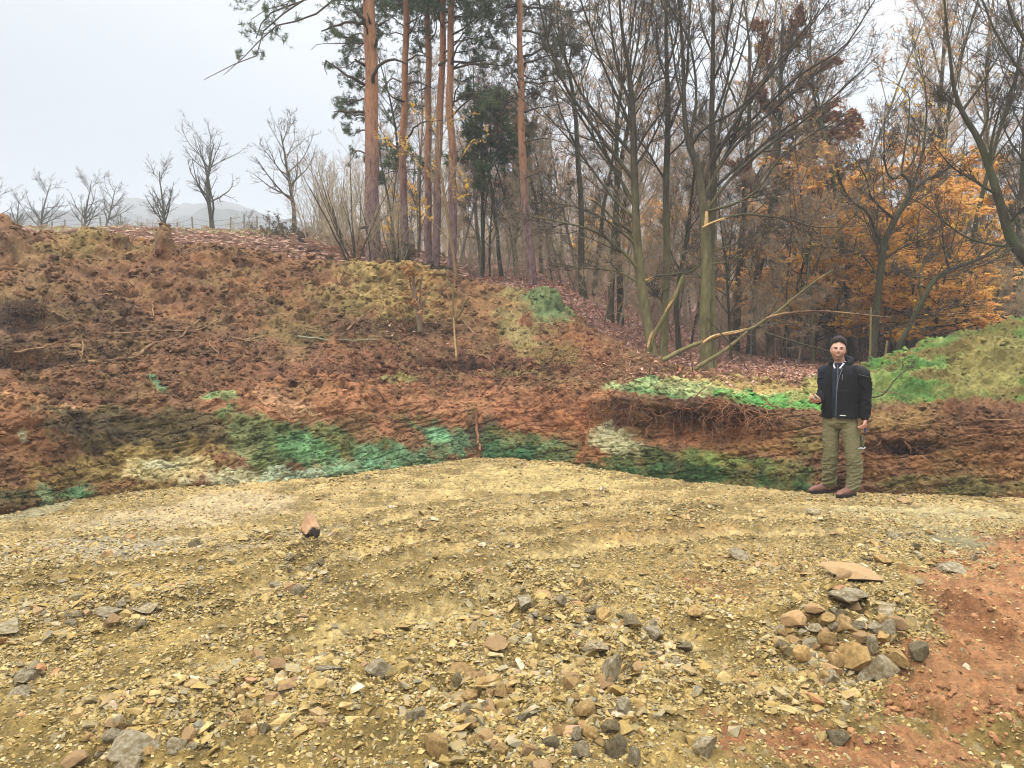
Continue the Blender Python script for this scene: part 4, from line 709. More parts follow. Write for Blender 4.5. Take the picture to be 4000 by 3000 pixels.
def tufts(name, ctr, rad, mat, parent, r, per=9, wid=.13):
    """needle tufts: thin blades radiating from each centre"""
    n = len(ctr); d = unit(r.randn(n, per, 3)+np.array([0, 0, .35])); s = unit(np.cross(d, unit(r.randn(n, per, 3)))); L_ = rad[:, None, None]*(.7+.5*r.rand(n, per, 1)); w_ = L_*wid
    c = ctr[:, None, :]; V = np.stack([c+s*w_*.6, c-s*w_*.6, c+d*L_-s*w_*.4, c+d*L_+s*w_*.4], 2); idx = np.arange(n*per*4).reshape(-1, 4); return mesh_np(name, V.reshape(-1, 3), [idx], mat, parent, smooth=False)
def pine(spec, clumps, stubs, label, seed, group='tall pines on the crest', name='pine_tree', needle=None, tuft=.06, per_c=1.9, extra=True, bark=None):
    d, line = spec; r = np.random.RandomState(seed); pts3 = np.array([P(x, y, d) for x, y, w_ in line]); pts3[:, 1] = d; rd = np.array([w_/2/F*d for _, _, w_ in line])
    g = gz_at(line[0][0], d); base = pts3[0].copy(); base[2] = min(g, base[2])-.15; top = pts3[-1].copy()
    if extra: top2 = top+(top-pts3[-2])/max(np.linalg.norm(top-pts3[-2]), .1)*5.0; pts3 = np.vstack([base, pts3, top2]); rd = np.concatenate([[rd[0]*1.15], rd, [rd[-1]*.35]])
    else: pts3 = np.vstack([base, pts3]); rd = np.concatenate([[rd[0]*1.1], rd])
    x = np.concatenate([[0], np.cumsum(np.linalg.norm(np.diff(pts3, axis=0), axis=1))]); xi_ = np.linspace(0, x[-1], 60); tp = catmull(pts3, x, xi_); tr = np.interp(xi_, x, rd)*(1+.04*np.sin(xi_*5+seed))
    tp[:, 0] += .012*np.sin(xi_*3.1+seed); root = empty(name, base, label, 'pine tree', group); tb = Tubes(); tb.add(tp, tr, 14); tb.build('trunk', bark or B_pine, root, loc=base)
    bt = Tubes(); cen = []; crad = []
    if extra:
        for k in range(16):
            z = top[2]+.3+4.4*r.rand(); a = r.rand()*6.28; q = top+np.array([math.cos(a), math.sin(a), 0])*(.8+1.6*r.rand()); q[2] = z; clumps = clumps+[(None, q, .7)]
    for cl in clumps:
        if cl[0] is None: c3, R_, dens = cl[1], cl[2], 1.0
        else:
            px, py, rp = cl[:3]; dd = d+(cl[3] if len(cl) > 3 else r.uniform(-1.0, 1.0)); c3 = P(px, py, dd); R_ = rp/F*dd; dens = cl[4] if len(cl) > 4 else 1.0
        hd = np.linalg.norm(c3[:2]-base[:2]); j = int(np.argmin(np.abs(tp[:, 2]-(c3[2]-.15-.12*hd if hd < 1.8 else c3[2]+.75*hd)))); s0 = tp[j]; mid = (s0+c3)/2+np.array([0, 0, .12*np.linalg.norm(c3-s0)*r.uniform(-.4, 1)]); ln = np.linalg.norm(c3-s0)
        b, _ = resample([s0, mid+r.randn(3)*.06*ln, c3, c3+(c3-mid)*.5+r.randn(3)*.1], 9); b[1:-1] += r.randn(7, 3)*.03*ln*.5
        br = np.linspace(min((.012+.012*ln) if hd < 1.8 else .03, tr[j]*.5), .006, 9); bt.add(b, br, 5)
        n1 = max(5, int(14*R_/.5)); p0, dd_, l0, r0 = spawn(b[None], br[None], np.array([R_*2.0]), n1, r, .45, 1.0, (.5, 1.3), (.4, .8), .6, .7, .2)
        q = grow(p0, dd_, l0, 4, .22, .10, r); bt.add(q, taper(np.maximum(r0, .006), 4, .4), 3)
        p1, d1, l1, r1 = spawn(q, taper(np.maximum(r0, .006), 4, .4), l0, 4, r, .2, 1.0, (.4, 1.0), (.4, .7), .7, .8, .2); q2 = grow(p1, d1, l1, 3, .25, .15, r); bt.add(q2, taper(np.maximum(r1, .004), 3, .5), 3)
        nt_ = int(150*dens*per_c*(R_/.5)**1.6)+12; tt = np.concatenate([seg_points(q2, int(nt_*.75), r, .3), seg_points(q, int(nt_*.25)+1, r, .5)]); cen.append(tt+r.randn(*tt.shape)*.02); crad.append(tuft*(.7+.6*r.rand(len(tt))))
    for s_ in stubs:
        ds = d-.1-.5*r.rand(); q = np.array([P(a, b, ds if i else d) for i, (a, b) in enumerate(s_[0])]); q2, ln = resample(q, 10); q2[1:-1] += r.randn(8, 3)*.008*ln; bt.add(q2, np.linspace(s_[1], s_[1]*.35, 10)/2/F*d, 6)
    if bt.b: bt.build('branch', B_twigd, root, loc=base)
    if cen:
        cc = np.concatenate(cen)-base; tufts('foliage', cc, np.concatenate(crad), needle or NEEDLE, root, r)
    return root
pine((17.5, [(1457, 1040, 62), (1456, 880, 56), (1452, 700, 54), (1452, 400, 52), (1450, 280, 50), (1445, 100, 47), (1440, 0, 44)]),
     [(1340, 20, 55, -1), (1395, 60, 55, .8), (1335, 150, 60, .8), (1390, 190, 60, 1), (1345, 265, 55, 1), (1395, 330, 50, 1), (1365, 400, 55, .9), (1330, 440, 40, .7), (1395, 460, 50, .8), (1380, 530, 35, 1), (1000, 170, 62, -2, .8), (960, 225, 40, -2, .6), (1085, 12, 28, -2, .7), (1370, 620, 25, 1, .5)],
     [([(1432, 90), (1405, 60), (1375, 18)], 16), ([(1430, 98), (1370, 88), (1310, 100), (1255, 122)], 14), ([(1428, 332), (1370, 300), (1320, 268), (1272, 236)], 14), ([(1274, 236), (1268, 262), (1278, 292)], 7), ([(1428, 440), (1370, 436), (1305, 436)], 11), ([(1456, 330), (1468, 280), (1490, 245), (1540, 232), (1590, 250)], 18), ([(1560, 245), (1530, 260), (1470, 175), (1470, 150)][2:], 14), ([(1462, 190), (1475, 160), (1478, 145)], 15), ([(1450, 105), (1440, 70), (1434, 52)], 14), ([(1400, 892), (1440, 885), (1490, 860), (1540, 808)], 13), ([(1425, 255), (1385, 232)], 14), ([(1478, 100), (1520, 75)], 12),
      ([(1440, -120), (1320, -90), (1200, 0), (1075, 48), (1030, 90), (1000, 150)], 11), ([(1200, -30), (1150, -10), (1100, 20)], 6), ([(1425, 168), (1330, 170), (1240, 175), (1215, 195)], 5)],
     'thickest orange barked pine, leftmost of the tall pines on the crest', 11)
pine((20, [(1592, 1085, 36), (1580, 880, 32), (1572, 640, 28), (1580, 400, 26), (1585, 200, 24), (1588, 0, 24)]),
     [(1520, 60, 60), (1640, 30, 55), (1500, 130, 45), (1545, 20, 50), (1500, 330, 45, 1, .6), (1520, 470, 40, 1, .5), (1510, 585, 45, 1, .8), (1650, 120, 45, 1, .6), (1490, 640, 30, 1, .6), (1640, 300, 30, 1, .4)],
     [([(1590, 330), (1640, 322), (1700, 350)], 9), ([(1590, 400), (1540, 385), (1500, 335)], 9), ([(1590, 540), (1650, 480), (1730, 470)], 9), ([(1585, 240), (1640, 215), (1690, 230)], 8), ([(1580, 100), (1650, 60)], 8), ([(1575, 560), (1530, 600)], 7)], 'slim orange pine, second from the left among the tall pines', 12)
pine((21, [(1678, 1110, 34), (1672, 880, 28), (1672, 600, 26), (1674, 300, 24), (1670, 0, 22)]), [(1640, 200, 45), (1700, 60, 40), (1620, 420, 35, 1, .5)], [([(1672, 340), (1620, 360)], 8), ([(1672, 500), (1720, 540)], 7)], 'grey brown straight pine trunk left of the leaning orange one', 13)
pine((19.6, [(1704, 1115, 32), (1706, 880, 30), (1710, 640, 27), (1722, 380, 26), (1730, 150, 24), (1732, 0, 22)]), [(1800, 30, 50), (1840, 90, 50), (1690, 20, 40)], [([(1715, 255), (1760, 235), (1830, 245), (1900, 235)], 12), ([(1725, 100), (1790, 60)], 8)], 'bright orange pine leaning slightly right behind the pale sapling', 14)
pine((19.2, [(1768, 1120, 34), (1768, 880, 32), (1768, 640, 30), (1757, 400, 28), (1760, 200, 26), (1764, 0, 24)]),
     [(1850, 60, 70), (1900, 140, 60), (1830, 200, 50), (1900, 30, 70), (1880, 260, 55), (1820, 320, 40, 1, .6), (1900, 380, 55), (1700, 80, 30, 1, .5), (1950, 80, 60)],
     [([(1760, 260), (1790, 180), (1830, 130)], 10), ([(1760, 470), (1790, 330), (1840, 300)], 9), ([(1765, 400), (1850, 360), (1960, 350)], 9), ([(1765, 270), (1850, 250), (1990, 255)], 10)], 'red brown pine, rightmost of the tight row behind the snapped sapling', 15)
pine((19, [(2085, 1160, 38), (2072, 1000, 34), (2052, 800, 30), (2040, 600, 28), (2036, 400, 26), (2032, 200, 24), (2028, 0, 22)]),
     [(1960, 40, 80), (2080, 60, 90), (2180, 60, 90), (2260, 110, 80), (2120, 170, 90), (2230, 220, 75), (1980, 160, 70), (2050, 260, 80), (2150, 290, 60), (2310, 180, 50), (2250, 280, 50), (1960, 260, 60), (1990, 360, 60, 1, .8), (2100, 380, 55, 1, .7), (2180, 400, 40, 1, .5), (2300, 40, 50, 1, .7), (1960, 440, 50, 1, .8), (2080, 480, 40, 1, .6)],
     [([(2040, 440), (2120, 420), (2200, 400)], 8), ([(2040, 560), (2120, 540), (2230, 560)], 6), ([(2045, 700), (2110, 670)], 5)], 'lone grey purple pine with dark crown leaning left above the green crest', 16, needle=NEEDLE3)
# dark evergreen behind the row
pine((22, [(1885, 1110, 16), (1886, 900, 14), (1884, 700, 12), (1880, 560, 10), (1878, 400, 6)]), [(1900, 430, 50), (1860, 480, 55), (1930, 500, 60), (1990, 540, 60), (1890, 560, 60), (1830, 540, 50), (1960, 600, 50), (1850, 620, 45), (1900, 660, 50), (1800, 620, 40, 0, .7), (2000, 640, 40, 0, .6), (1880, 730, 40, 0, .6), (1840, 380, 40), (1920, 380, 40)], [], 'small dark green evergreen with drooping boughs behind the pine row', 17, group='evergreens in the wood', name='evergreen_tree', needle=NEEDLE2, tuft=.10, per_c=2.0, extra=False, bark=B_dark)['category'] = 'evergreen'
pine((24, [(1540, 1060, 12), (1535, 900, 10), (1500, 700, 8), (1480, 560, 5)]), [(1480, 700, 35), (1440, 640, 30), (1500, 640, 30), (1540, 620, 35), (1480, 560, 30), (1590, 600, 30, 0, .6), (1650, 620, 30, 0, .6), (1690, 650, 26, 0, .6)], [], 'thin evergreen partly hidden right of the thickest pine', 18, group='evergreens in the wood', name='evergreen_tree', needle=NEEDLE2, tuft=.09, extra=False, bark=B_dark)['category'] = 'evergreen'

# --- bare broadleaves drawn limb by limb
TW_A = [dict(per=13, n=6, wob=.09, up=.05, ang=(.35, .75), ratio=(.25, .5), rr=.5, k=4, t0=.15), dict(per=7, n=5, wob=.13, up=.05, ang=(.4, .9), ratio=(.3, .55), rr=.6, k=3, lmin=.15), dict(per=4, n=3, wob=.16, up=.04, ang=(.4, .9), ratio=(.35, .6), rr=.7, k=3, lmin=.08)]
def limb_tree(name, d, trunk, limbs, label, seed, bark, twigm, group=None, tw=TW_A, leafn=0, leafm=None, leafs=.04, base=None, minr=.0045, cat='bare tree', dvar=.9, top_ext=1.5, gnarl=0.0):
    r = np.random.RandomState(seed); pts = np.array([P(x, y, d) for x, y, w_ in trunk]); rd = np.array([w_/2/F*d for _, _, w_ in trunk])
    b0 = pts[0].copy(); b0[2] -= .25; root = empty(name, pts[0], label, cat, group); loc = pts[0].copy()
    allp = np.vstack([b0, pts]); rr = np.concatenate([[rd[0]*1.25], rd]); 
    if top_ext and trunk[-1][1] < 60: e_ = pts[-1]+unit(pts[-1]-pts[-2])*top_ext; allp = np.vstack([allp, e_]); rr = np.concatenate([rr, [rr[-1]*.4]])
    x = np.concatenate([[0], np.cumsum(np.linalg.norm(np.diff(allp, axis=0), axis=1))]); xi_ = np.linspace(0, x[-1], 36); tp = catmull(allp, x, xi_); tr = np.interp(xi_, x, rr); tr[:2] *= 1.12; tp[:, 1] += .05*np.sin(xi_*1.3+seed)
    tp[2:, :2] += gnarl*r.randn(34, 2)
    tb = Tubes(); tb.add(tp, tr, 10); lp, lr, ll = [], [], []
    for lm in limbs:
        dz_ = r.uniform(-dvar, dvar) if len(lm) < 3 else lm[2]; n_ = len(lm[0]); q = np.array([P(a, b_, d+dz_*(i/(n_-1))) for i, (a, b_) in enumerate(lm[0])]); j = int(np.argmin(np.linalg.norm((tp-q[0])*np.array([1, .3, 1]), axis=1))); q[0] = tp[j]
        ext = lm[0][-1][1] < 40
        if ext: q = np.vstack([q, q[-1]+unit(q[-1]-q[-2])*1.2])
        q2, ln = resample(q, 17); q2[1:] += np.cumsum(r.randn(16, 3)*.010*ln/16*2, axis=0); R = np.linspace(lm[1], lm[1]*(.22), 17)/2/F*d; tb.add(q2, R, 7); lp.append(q2); lr.append(R); ll.append(ln)
    tb.build('trunk', bark, root, loc=loc); bt = Tubes(); tips = []
    if lp:
        out = twigs(bt, np.array(lp), np.array(lr), np.array(ll), r, tw, minr=minr); tips += out[-2:]
    nt2 = resample(tp[14:], 17)[0]; out = twigs(bt, nt2[None], np.interp(np.linspace(14, 35, 17), np.arange(36), tr)[None], np.array([2.6]), r, [dict(tw[0], per=16, ratio=(.35, .7), rr=.25, taper=.2)]+tw[1:], minr=minr); tips += out[-2:]
    if bt.b: bt.build('crown', twigm, root, loc=loc)
    if leafn:
        pp = np.concatenate([seg_points(t_, leafn//2, r, .05) for t_ in tips[:2]])-loc; leaves_mesh('leaves', pp, leafs*(.7+.6*r.rand(len(pp))), leafm, r, root, flat=1.2)
    return root
def gy(px, d):
    q = P(px, 1400, d); z = gz_at(px, d); return PIX(np.array([q[0], d, z]))[1]
limb_tree('hornbeam_tree', 15.2, [(2548, 1405, 44), (2525, 1230, 38), (2505, 1080, 34), (2488, 920, 32), (2478, 720, 28), (2474, 560, 25), (2470, 400, 22), (2455, 250, 16), (2430, 100, 12), (2420, 0, 9)],
 [([(2484, 880), (2400, 780), (2300, 650), (2200, 520), (2110, 420)], 14), ([(2480, 800), (2410, 680), (2320, 540), (2220, 380), (2140, 260)], 16), ([(2478, 700), (2400, 600), (2290, 450), (2190, 290), (2130, 120), (2110, 20)], 17), ([(2474, 590), (2380, 500), (2280, 380), (2200, 200), (2150, 60)], 15), ([(2472, 490), (2420, 400), (2360, 260), (2310, 120), (2270, 0)], 13), ([(2468, 420), (2430, 330), (2390, 180), (2370, 0)], 12), ([(2474, 600), (2540, 500), (2590, 440), (2640, 390)], 11), ([(2462, 300), (2490, 190), (2510, 60), (2520, 0)], 10), ([(2470, 400), (2540, 330), (2620, 300), (2700, 330), (2760, 400)], 8),
  ([(2495, 980), (2420, 900), (2330, 840), (2200, 800), (2060, 790)], 13), ([(2500, 1080), (2410, 960), (2290, 890), (2150, 860), (2010, 830)], 14), ([(2502, 1090), (2400, 1060), (2280, 1050), (2180, 1030)], 9), ([(2490, 960), (2440, 870), (2420, 780), (2380, 700)], 13), ([(2506, 1120), (2600, 1080), (2680, 1060)], 8), ([(2476, 640), (2560, 520), (2620, 350), (2660, 200)], 10)],
 'left hornbeam with green grey trunk and long limbs fanning to the left', 31, B_green, B_twigd, 'big hornbeams at the bank top', leafn=110, leafm=LF_br)
limb_tree('hornbeam_tree', 15.9, [(2594, 1400, 34), (2600, 1230, 30), (2604, 1000, 28), (2600, 760, 25), (2608, 560, 23), (2612, 430, 20), (2604, 220, 15), (2600, 60, 12), (2600, 0, 11)],
 [([(2608, 520), (2650, 420), (2680, 300), (2690, 120), (2700, 0)], 14), ([(2604, 700), (2560, 640), (2510, 560), (2420, 500), (2300, 470)], 9), ([(2606, 330), (2570, 200), (2560, 60), (2540, 0)], 9), ([(2600, 260), (2640, 150), (2660, 0)], 9), ([(2605, 620), (2680, 540), (2740, 430), (2790, 300)], 8), ([(2600, 1190), (2560, 1140), (2520, 1110)], 10)],
 'slender upright hornbeam trunk directly right of the left hornbeam', 32, B_green, B_twigd, 'big hornbeams at the bank top', leafn=60, leafm=LF_br)
limb_tree('hornbeam_tree', 14.6, [(2762, 1445, 48), (2752, 1250, 40), (2756, 1050, 38), (2752, 880, 38), (2742, 760, 32), (2722, 640, 28), (2692, 560, 22), (2676, 450, 19), (2668, 250, 14), (2650, 0, 10)],
 [([(2722, 650), (2700, 540), (2720, 380), (2700, 200), (2600, 0)], 14), ([(2745, 760), (2820, 640), (2920, 520), (3060, 390), (3220, 250), (3380, 90)], 15), ([(2750, 820), (2850, 700), (2970, 590), (3130, 470), (3300, 330), (3430, 210)], 15), ([(2755, 850), (2860, 800), (2960, 740), (3030, 640), (3120, 560), (3260, 470)], 13), ([(2690, 560), (2750, 500), (2870, 440), (2980, 330), (3130, 150), (3240, 0)], 12), ([(2676, 400), (2640, 300), (2620, 150), (2580, 0)], 10), ([(2735, 720), (2800, 560), (2830, 380), (2900, 200), (2960, 0)], 13),
  ([(2765, 880), (2830, 850), (2920, 836), (3060, 848), (3200, 880), (3400, 872)], 13), ([(2758, 1000), (2850, 960), (2980, 900), (3100, 880)], 8), ([(2755, 1060), (2850, 1020), (2960, 930), (3080, 850)], 8)],
 'forked hornbeam with a broken limb showing pale torn wood', 33, B_green, B_twigd, 'big hornbeams at the bank top', leafn=150, leafm=LF_br)
limb_tree('hornbeam_tree', 14.9, [(2782, 1452, 38), (2778, 1250, 30), (2776, 1050, 28), (2780, 900, 28), (2790, 760, 27), (2786, 560, 24), (2780, 420, 20), (2782, 250, 17), (2785, 0, 12)],
 [([(2790, 700), (2850, 580), (2900, 430), (2960, 240), (3030, 60)], 17), ([(2786, 640), (2860, 500), (2960, 350), (3080, 200), (3200, 50)], 15), ([(2784, 470), (2830, 360), (2870, 200), (2900, 30)], 12), ([(2782, 330), (2830, 200), (2850, 60), (2860, 0)], 10), ([(2790, 760), (2920, 620), (3080, 500), (3240, 400), (3350, 300)], 13), ([(2782, 230), (2740, 100), (2730, 0)], 9), ([(2788, 600), (2950, 460), (3120, 300), (3300, 180), (3400, 30)], 12)],
 'twin stem pressed against the forked hornbeam, fanning right', 34, B_green, B_twigd, 'big hornbeams at the bank top', leafn=200, leafm=LF_br)
limb_tree('hornbeam_tree', 17.0, [(2650, 1370, 22), (2640, 1200, 18), (2655, 1080, 16), (2680, 960, 14), (2700, 800, 12), (2716, 640, 8)], [([(2660, 1060), (2620, 980), (2610, 860), (2650, 740)], 8), ([(2690, 900), (2740, 820), (2760, 700)], 7)], 'thin crooked hornbeam between the two big hornbeam pairs', 35, B_dark, B_twigd, 'big hornbeams at the bank top')
limb_tree('oak_tree', 20, [(2930, gy(2930, 20), 34), (2950, 1150, 30), (2985, 950, 28), (3020, 760, 24), (3040, 560, 20), (3052, 350, 16), (3056, 100, 10)],
 [([(3000, 860), (3060, 720), (3110, 600), (3170, 520)], 12), ([(3030, 640), (3110, 540), (3200, 470), (3290, 430)], 12), ([(3020, 720), (3120, 640), (3230, 560), (3320, 490)], 12), ([(3044, 500), (3000, 400), (2960, 350)], 10), ([(3050, 420), (3110, 340), (3180, 300), (3240, 250)], 10), ([(3050, 560), (3160, 500), (3260, 500), (3340, 520)], 10), ([(3054, 300), (3090, 180), (3120, 60)], 9), ([(3010, 780), (2930, 700), (2870, 640)], 9), ([(3050, 330), (2990, 240), (2960, 120)], 8)],
 'oak still hung with rust brown leaves behind the hornbeams', 36, B_dark, B_twigd, 'trees of the wood', leafn=14000, leafm=LF_ru, leafs=.07, cat='oak tree')
limb_tree('oak_tree', 23, [(3150, gy(3150, 23), 20), (3150, 1100, 18), (3160, 900, 16), (3160, 700, 12), (3190, 520, 8)], [([(3155, 900), (3080, 820), (3020, 780)], 8), ([(3160, 760), (3240, 680), (3330, 640)], 8), ([(3160, 820), (3260, 740), (3330, 740)], 8), ([(3160, 700), (3100, 620), (3060, 600)], 8)],
 'lower oak with rust brown leaves right of the hornbeams', 37, B_dark, B_twigd, 'trees of the wood', leafn=9000, leafm=LF_ru, leafs=.065, cat='oak tree')
limb_tree('forest_tree', 16, [(3412, 1420, 32), (3425, 1250, 28), (3436, 1100, 26), (3450, 960, 25), (3492, 860, 22), (3540, 780, 20), (3560, 735, 17), (3545, 700, 15), (3520, 680, 12)],
 [([(3448, 980), (3420, 900), (3390, 830), (3340, 790), (3300, 740), (3270, 640)], 16), ([(3490, 870), (3440, 810), (3400, 760), (3385, 700), (3330, 600)], 12), ([(3560, 760), (3620, 700), (3700, 660), (3790, 590), (3850, 560)], 13), ([(3525, 690), (3490, 700), (3460, 660), (3450, 520), (3455, 400)], 9), ([(3525, 690), (3560, 640), (3590, 560), (3600, 450)], 9), ([(3450, 1010), (3540, 960), (3640, 930), (3760, 900)], 10), ([(3440, 1080), (3380, 1010), (3320, 980), (3180, 960)], 9), ([(3540, 790), (3610, 560), (3620, 380), (3590, 200)], 12), ([(3600, 500), (3550, 380), (3500, 330), (3430, 290)], 8)],
 'dark crooked tree with forking arms directly behind the man', 38, B_dark, B_twigd, 'trees of the wood', leafn=260, leafm=LF_ye, leafs=.055)
limb_tree('forest_tree', 15, [(3500, 1420, 22), (3560, 1260, 20), (3600, 1180, 20), (3650, 1090, 18), (3720, 1050, 16), (3800, 1020, 14), (3880, 985, 11), (3960, 940, 8)],
 [([(3600, 1180), (3590, 1100), (3600, 1040), (3660, 1000), (3720, 960)], 9), ([(3700, 1055), (3690, 980), (3680, 880), (3660, 800)], 9), ([(3650, 1095), (3560, 1080), (3480, 1040)], 7), ([(3520, 1380), (3480, 1290), (3560, 1270), (3700, 1200), (3830, 1170)], 8), ([(3800, 1020), (3850, 950), (3860, 860)], 7)],
 'low tree leaning to the right over the green heap', 39, B_dark, B_twigd, 'trees of the wood', leafn=60, leafm=LF_ye)
limb_tree('forest_tree', 13.5, [(4060, 1090, 50), (4000, 1000, 44), (3955, 955, 40), (3925, 880, 36), (3895, 780, 32), (3860, 660, 28), (3820, 540, 24), (3770, 450, 20), (3735, 350, 15), (3715, 200, 11), (3690, 20, 8)],
 [([(3935, 900), (3990, 820), (4060, 760)], 14), ([(3895, 760), (3860, 740), (3800, 700), (3730, 660), (3640, 560)], 12), ([(3860, 660), (3870, 560), (3900, 440), (3960, 330)], 14), ([(3830, 560), (3860, 450), (3850, 330), (3880, 200)], 11), ([(3780, 460), (3720, 400), (3660, 380)], 9), ([(3970, 970), (3900, 960), (3800, 940), (3700, 880), (3600, 800), (3480, 740)], 11), ([(3770, 450), (3850, 300), (3920, 180), (3980, 60)], 10), ([(3960, 970), (3850, 1030), (3740, 1060)], 9)],
 'large dark tree arching in from the right edge', 40, B_dark, B_twigd, 'trees of the wood', leafn=60, leafm=LF_ye)
limb_tree('forest_tree', 12.5, [(4300, 900, 40), (4200, 560, 30), (4120, 380, 24), (4040, 200, 18), (3960, 60, 12), (3940, 0, 10)], [([(4130, 400), (4040, 330), (3960, 240), (3880, 100), (3840, 0)], 13), ([(4160, 480), (4060, 430), (3960, 420), (3860, 380)], 9), ([(4180, 540), (4080, 560), (3980, 640), (3900, 640)], 8)], 'tree beyond the right edge whose limbs enter at the top right corner', 41, B_dark, B_twigd, 'trees of the wood')
limb_tree('forest_tree', 23, [(3668, gy(3668, 23), 24), (3672, 1000, 22), (3676, 700, 20), (3676, 400, 17), (3684, 200, 13), (3690, 0, 9)], [([(3676, 500), (3620, 380), (3590, 250), (3560, 150)], 10), ([(3676, 420), (3730, 300), (3760, 180), (3790, 60)], 10), ([(3680, 300), (3640, 180), (3600, 60)], 9), ([(3676, 620), (3740, 540), (3800, 470)], 8), ([(3676, 560), (3600, 480), (3530, 440)], 8), ([(3684, 200), (3720, 100), (3740, 0)], 8)], 'tall straight tree standing free against the pale sky at right', 42, B_dark, B_twigd, 'trees of the wood', leafn=100, leafm=LF_ye)
limb_tree('forest_tree', 19, [(3990, gy(3990, 19), 38), (3980, 1000, 34), (3990, 760, 28), (4010, 500, 24), (4020, 300, 18)], [([(3985, 900), (3920, 800), (3870, 760)], 10), ([(4000, 640), (3930, 520), (3900, 420)], 10)], 'thick dark trunk standing at the right frame edge above the heap', 43, B_dark, B_twigd, 'trees of the wood')
# the pale sapling leaning among the pines, with the last yellow leaves
limb_tree('ash_sapling', 16.6, [(1782, 1110, 15), (1770, 1000, 13), (1750, 860, 12), (1730, 720, 10), (1712, 600, 8), (1708, 480, 5), (1700, 360, 3)],
 [([(1745, 820), (1690, 700), (1620, 620), (1560, 560)], 6), ([(1735, 760), (1790, 640), (1850, 560), (1930, 520)], 6), ([(1728, 700), (1640, 620), (1560, 590), (1480, 560)], 6), ([(1715, 560), (1760, 480), (1840, 440)], 5), ([(1712, 540), (1660, 460), (1600, 420)], 5), ([(1740, 800), (1800, 760), (1860, 700)], 5), ([(1765, 940), (1690, 860), (1640, 800)], 5)],
 'pale leaning sapling with scattered yellow leaves in front of the pine row', 44, bark_mat('pale_sapling_bark', C(122, 100, 74), C(156, 132, 100), None, 20), B_twig, None, tw=[dict(TW_A[0], per=6), dict(TW_A[1], per=3)], leafn=420, leafm=LF_ye, leafs=.04, cat='sapling', minr=.003)
# big fan shaped bare shrub left of the thickest pine
def fan_shrub(name, px, py, d, n, h, spread, label, seed, bark, group=None, lean=0, leafn=0, r0=.022, cat='bare shrub', loc=None):
    r = np.random.RandomState(seed); b0 = P(px, py, d) if loc is None else np.array(loc); root = empty(name, b0, label, cat, group); st = np.zeros((n, 3)); st[:, 0] = r.randn(n)*.10; st[:, 1] = r.randn(n)*.10; st[:, 2] = -.15
    a = r.rand(n)*6.28; dr = np.stack([np.cos(a)*spread*r.rand(n)**.6+lean, np.sin(a)*spread*.8*r.rand(n)**.6, np.ones(n)], -1); ln = h*(.6+.5*r.rand(n)); q = grow(st, dr, ln, 12, .055, .035, r); R = taper(r0*(.6+.6*r.rand(n)), 12, .15)
    tb = Tubes(); tb.add(q, R, 6); tb.build('stems', bark, root); bt = Tubes(); out = twigs(bt, q, R, ln, r, [dict(TW_A[0], per=11 if n < 14 else 6, ratio=(.25, .5)), dict(TW_A[1], per=4), dict(TW_A[2], per=2)], minr=.0032); bt.build('crown', B_twig, root)
    if leafn: leaves_mesh('leaves', seg_points(out[-1], leafn, r), .035*(.7+.6*r.rand(leafn)), LF_br, r, root, flat=1.2)
    return root
fan_shrub('bare_shrub', 1395, 1045, 15.9, 13, 2.9, .75, 'wide fan shaped bare shrub at the left foot of the thickest pine', 51, B_twigd, lean=-.18)
fan_shrub('bare_shrub', 1545, 1060, 17.0, 9, 1.8, .9, 'low dark bare shrub at the right foot of the thickest pine', 52, B_twigd)
fan_shrub('bare_shrub', 1300, 1000, 22.0, 10, 3.4, .6, 'tall thin bare shrub behind the fan shaped one, against the sky', 53, B_twig)
fan_shrub('bare_shrub', 1230, 960, 26, 9, 3.2, .5, 'pale bare shrub in the bracken left of the pines', 54, B_twig)

# --- the wood behind: copies of a few grown trees
def grown(name, h, r0, seed, bark, twigm, leafn=0, leafm=None, leafs=.05, low=.35, fork=3, spread=.55, cat='bare tree', dense=1.0, parts=('trunk', 'crown', 'leaves'), thin=1.0, lv3=True):
    r = np.random.RandomState(seed); root = bpy.data.objects.new(name, None); SC.collection.objects.link(root); tag(root, 'prototype', cat)
    t = grow(np.array([[0, 0, -.2]]), np.array([[.05*r.randn(), .05*r.randn(), 1.]]), np.array([h]), 16, .045, .03, r); R = r0*np.concatenate([[1.3], np.linspace(1, .14, 16)])[None]; tb = Tubes(); tb.add(t, R, 8)
    p, d_, ln, rd = spawn(t, R, np.array([h]), int(15*dense), r, low, .97, (.45, .45+spread), (.25, .5), .5, None, .5); q = grow(p, d_, ln, 9, .09, .07, r); RR = taper(rd, 9, .2); tb.add(q, RR, 5); tb.build('trunk', bark, root)
    bt = Tubes(); out = twigs(bt, q, RR, ln, r, [dict(per=int(8*dense), n=5, wob=.12, up=.05, ang=(.4, .8), ratio=(.3, .55), rr=.6, k=4), dict(per=6, n=4, wob=.15, up=.05, ang=(.4, .9), ratio=(.35, .6), rr=.65, k=3, lmin=.15)]+([dict(per=4, n=3, wob=.18, up=.03, ang=(.4, .9), ratio=(.4, .7), rr=.7, k=3, lmin=.12)] if lv3 else []), minr=.005*thin)
    bt.build('crown', twigm, root)
    if leafn: leaves_mesh('leaves', np.concatenate([seg_points(out[-1], leafn//2, r), seg_points(out[-2], leafn//2, r)]), leafs*(.7+.6*r.rand(leafn//2*2)), leafm, r, root, flat=1.2)
    return root
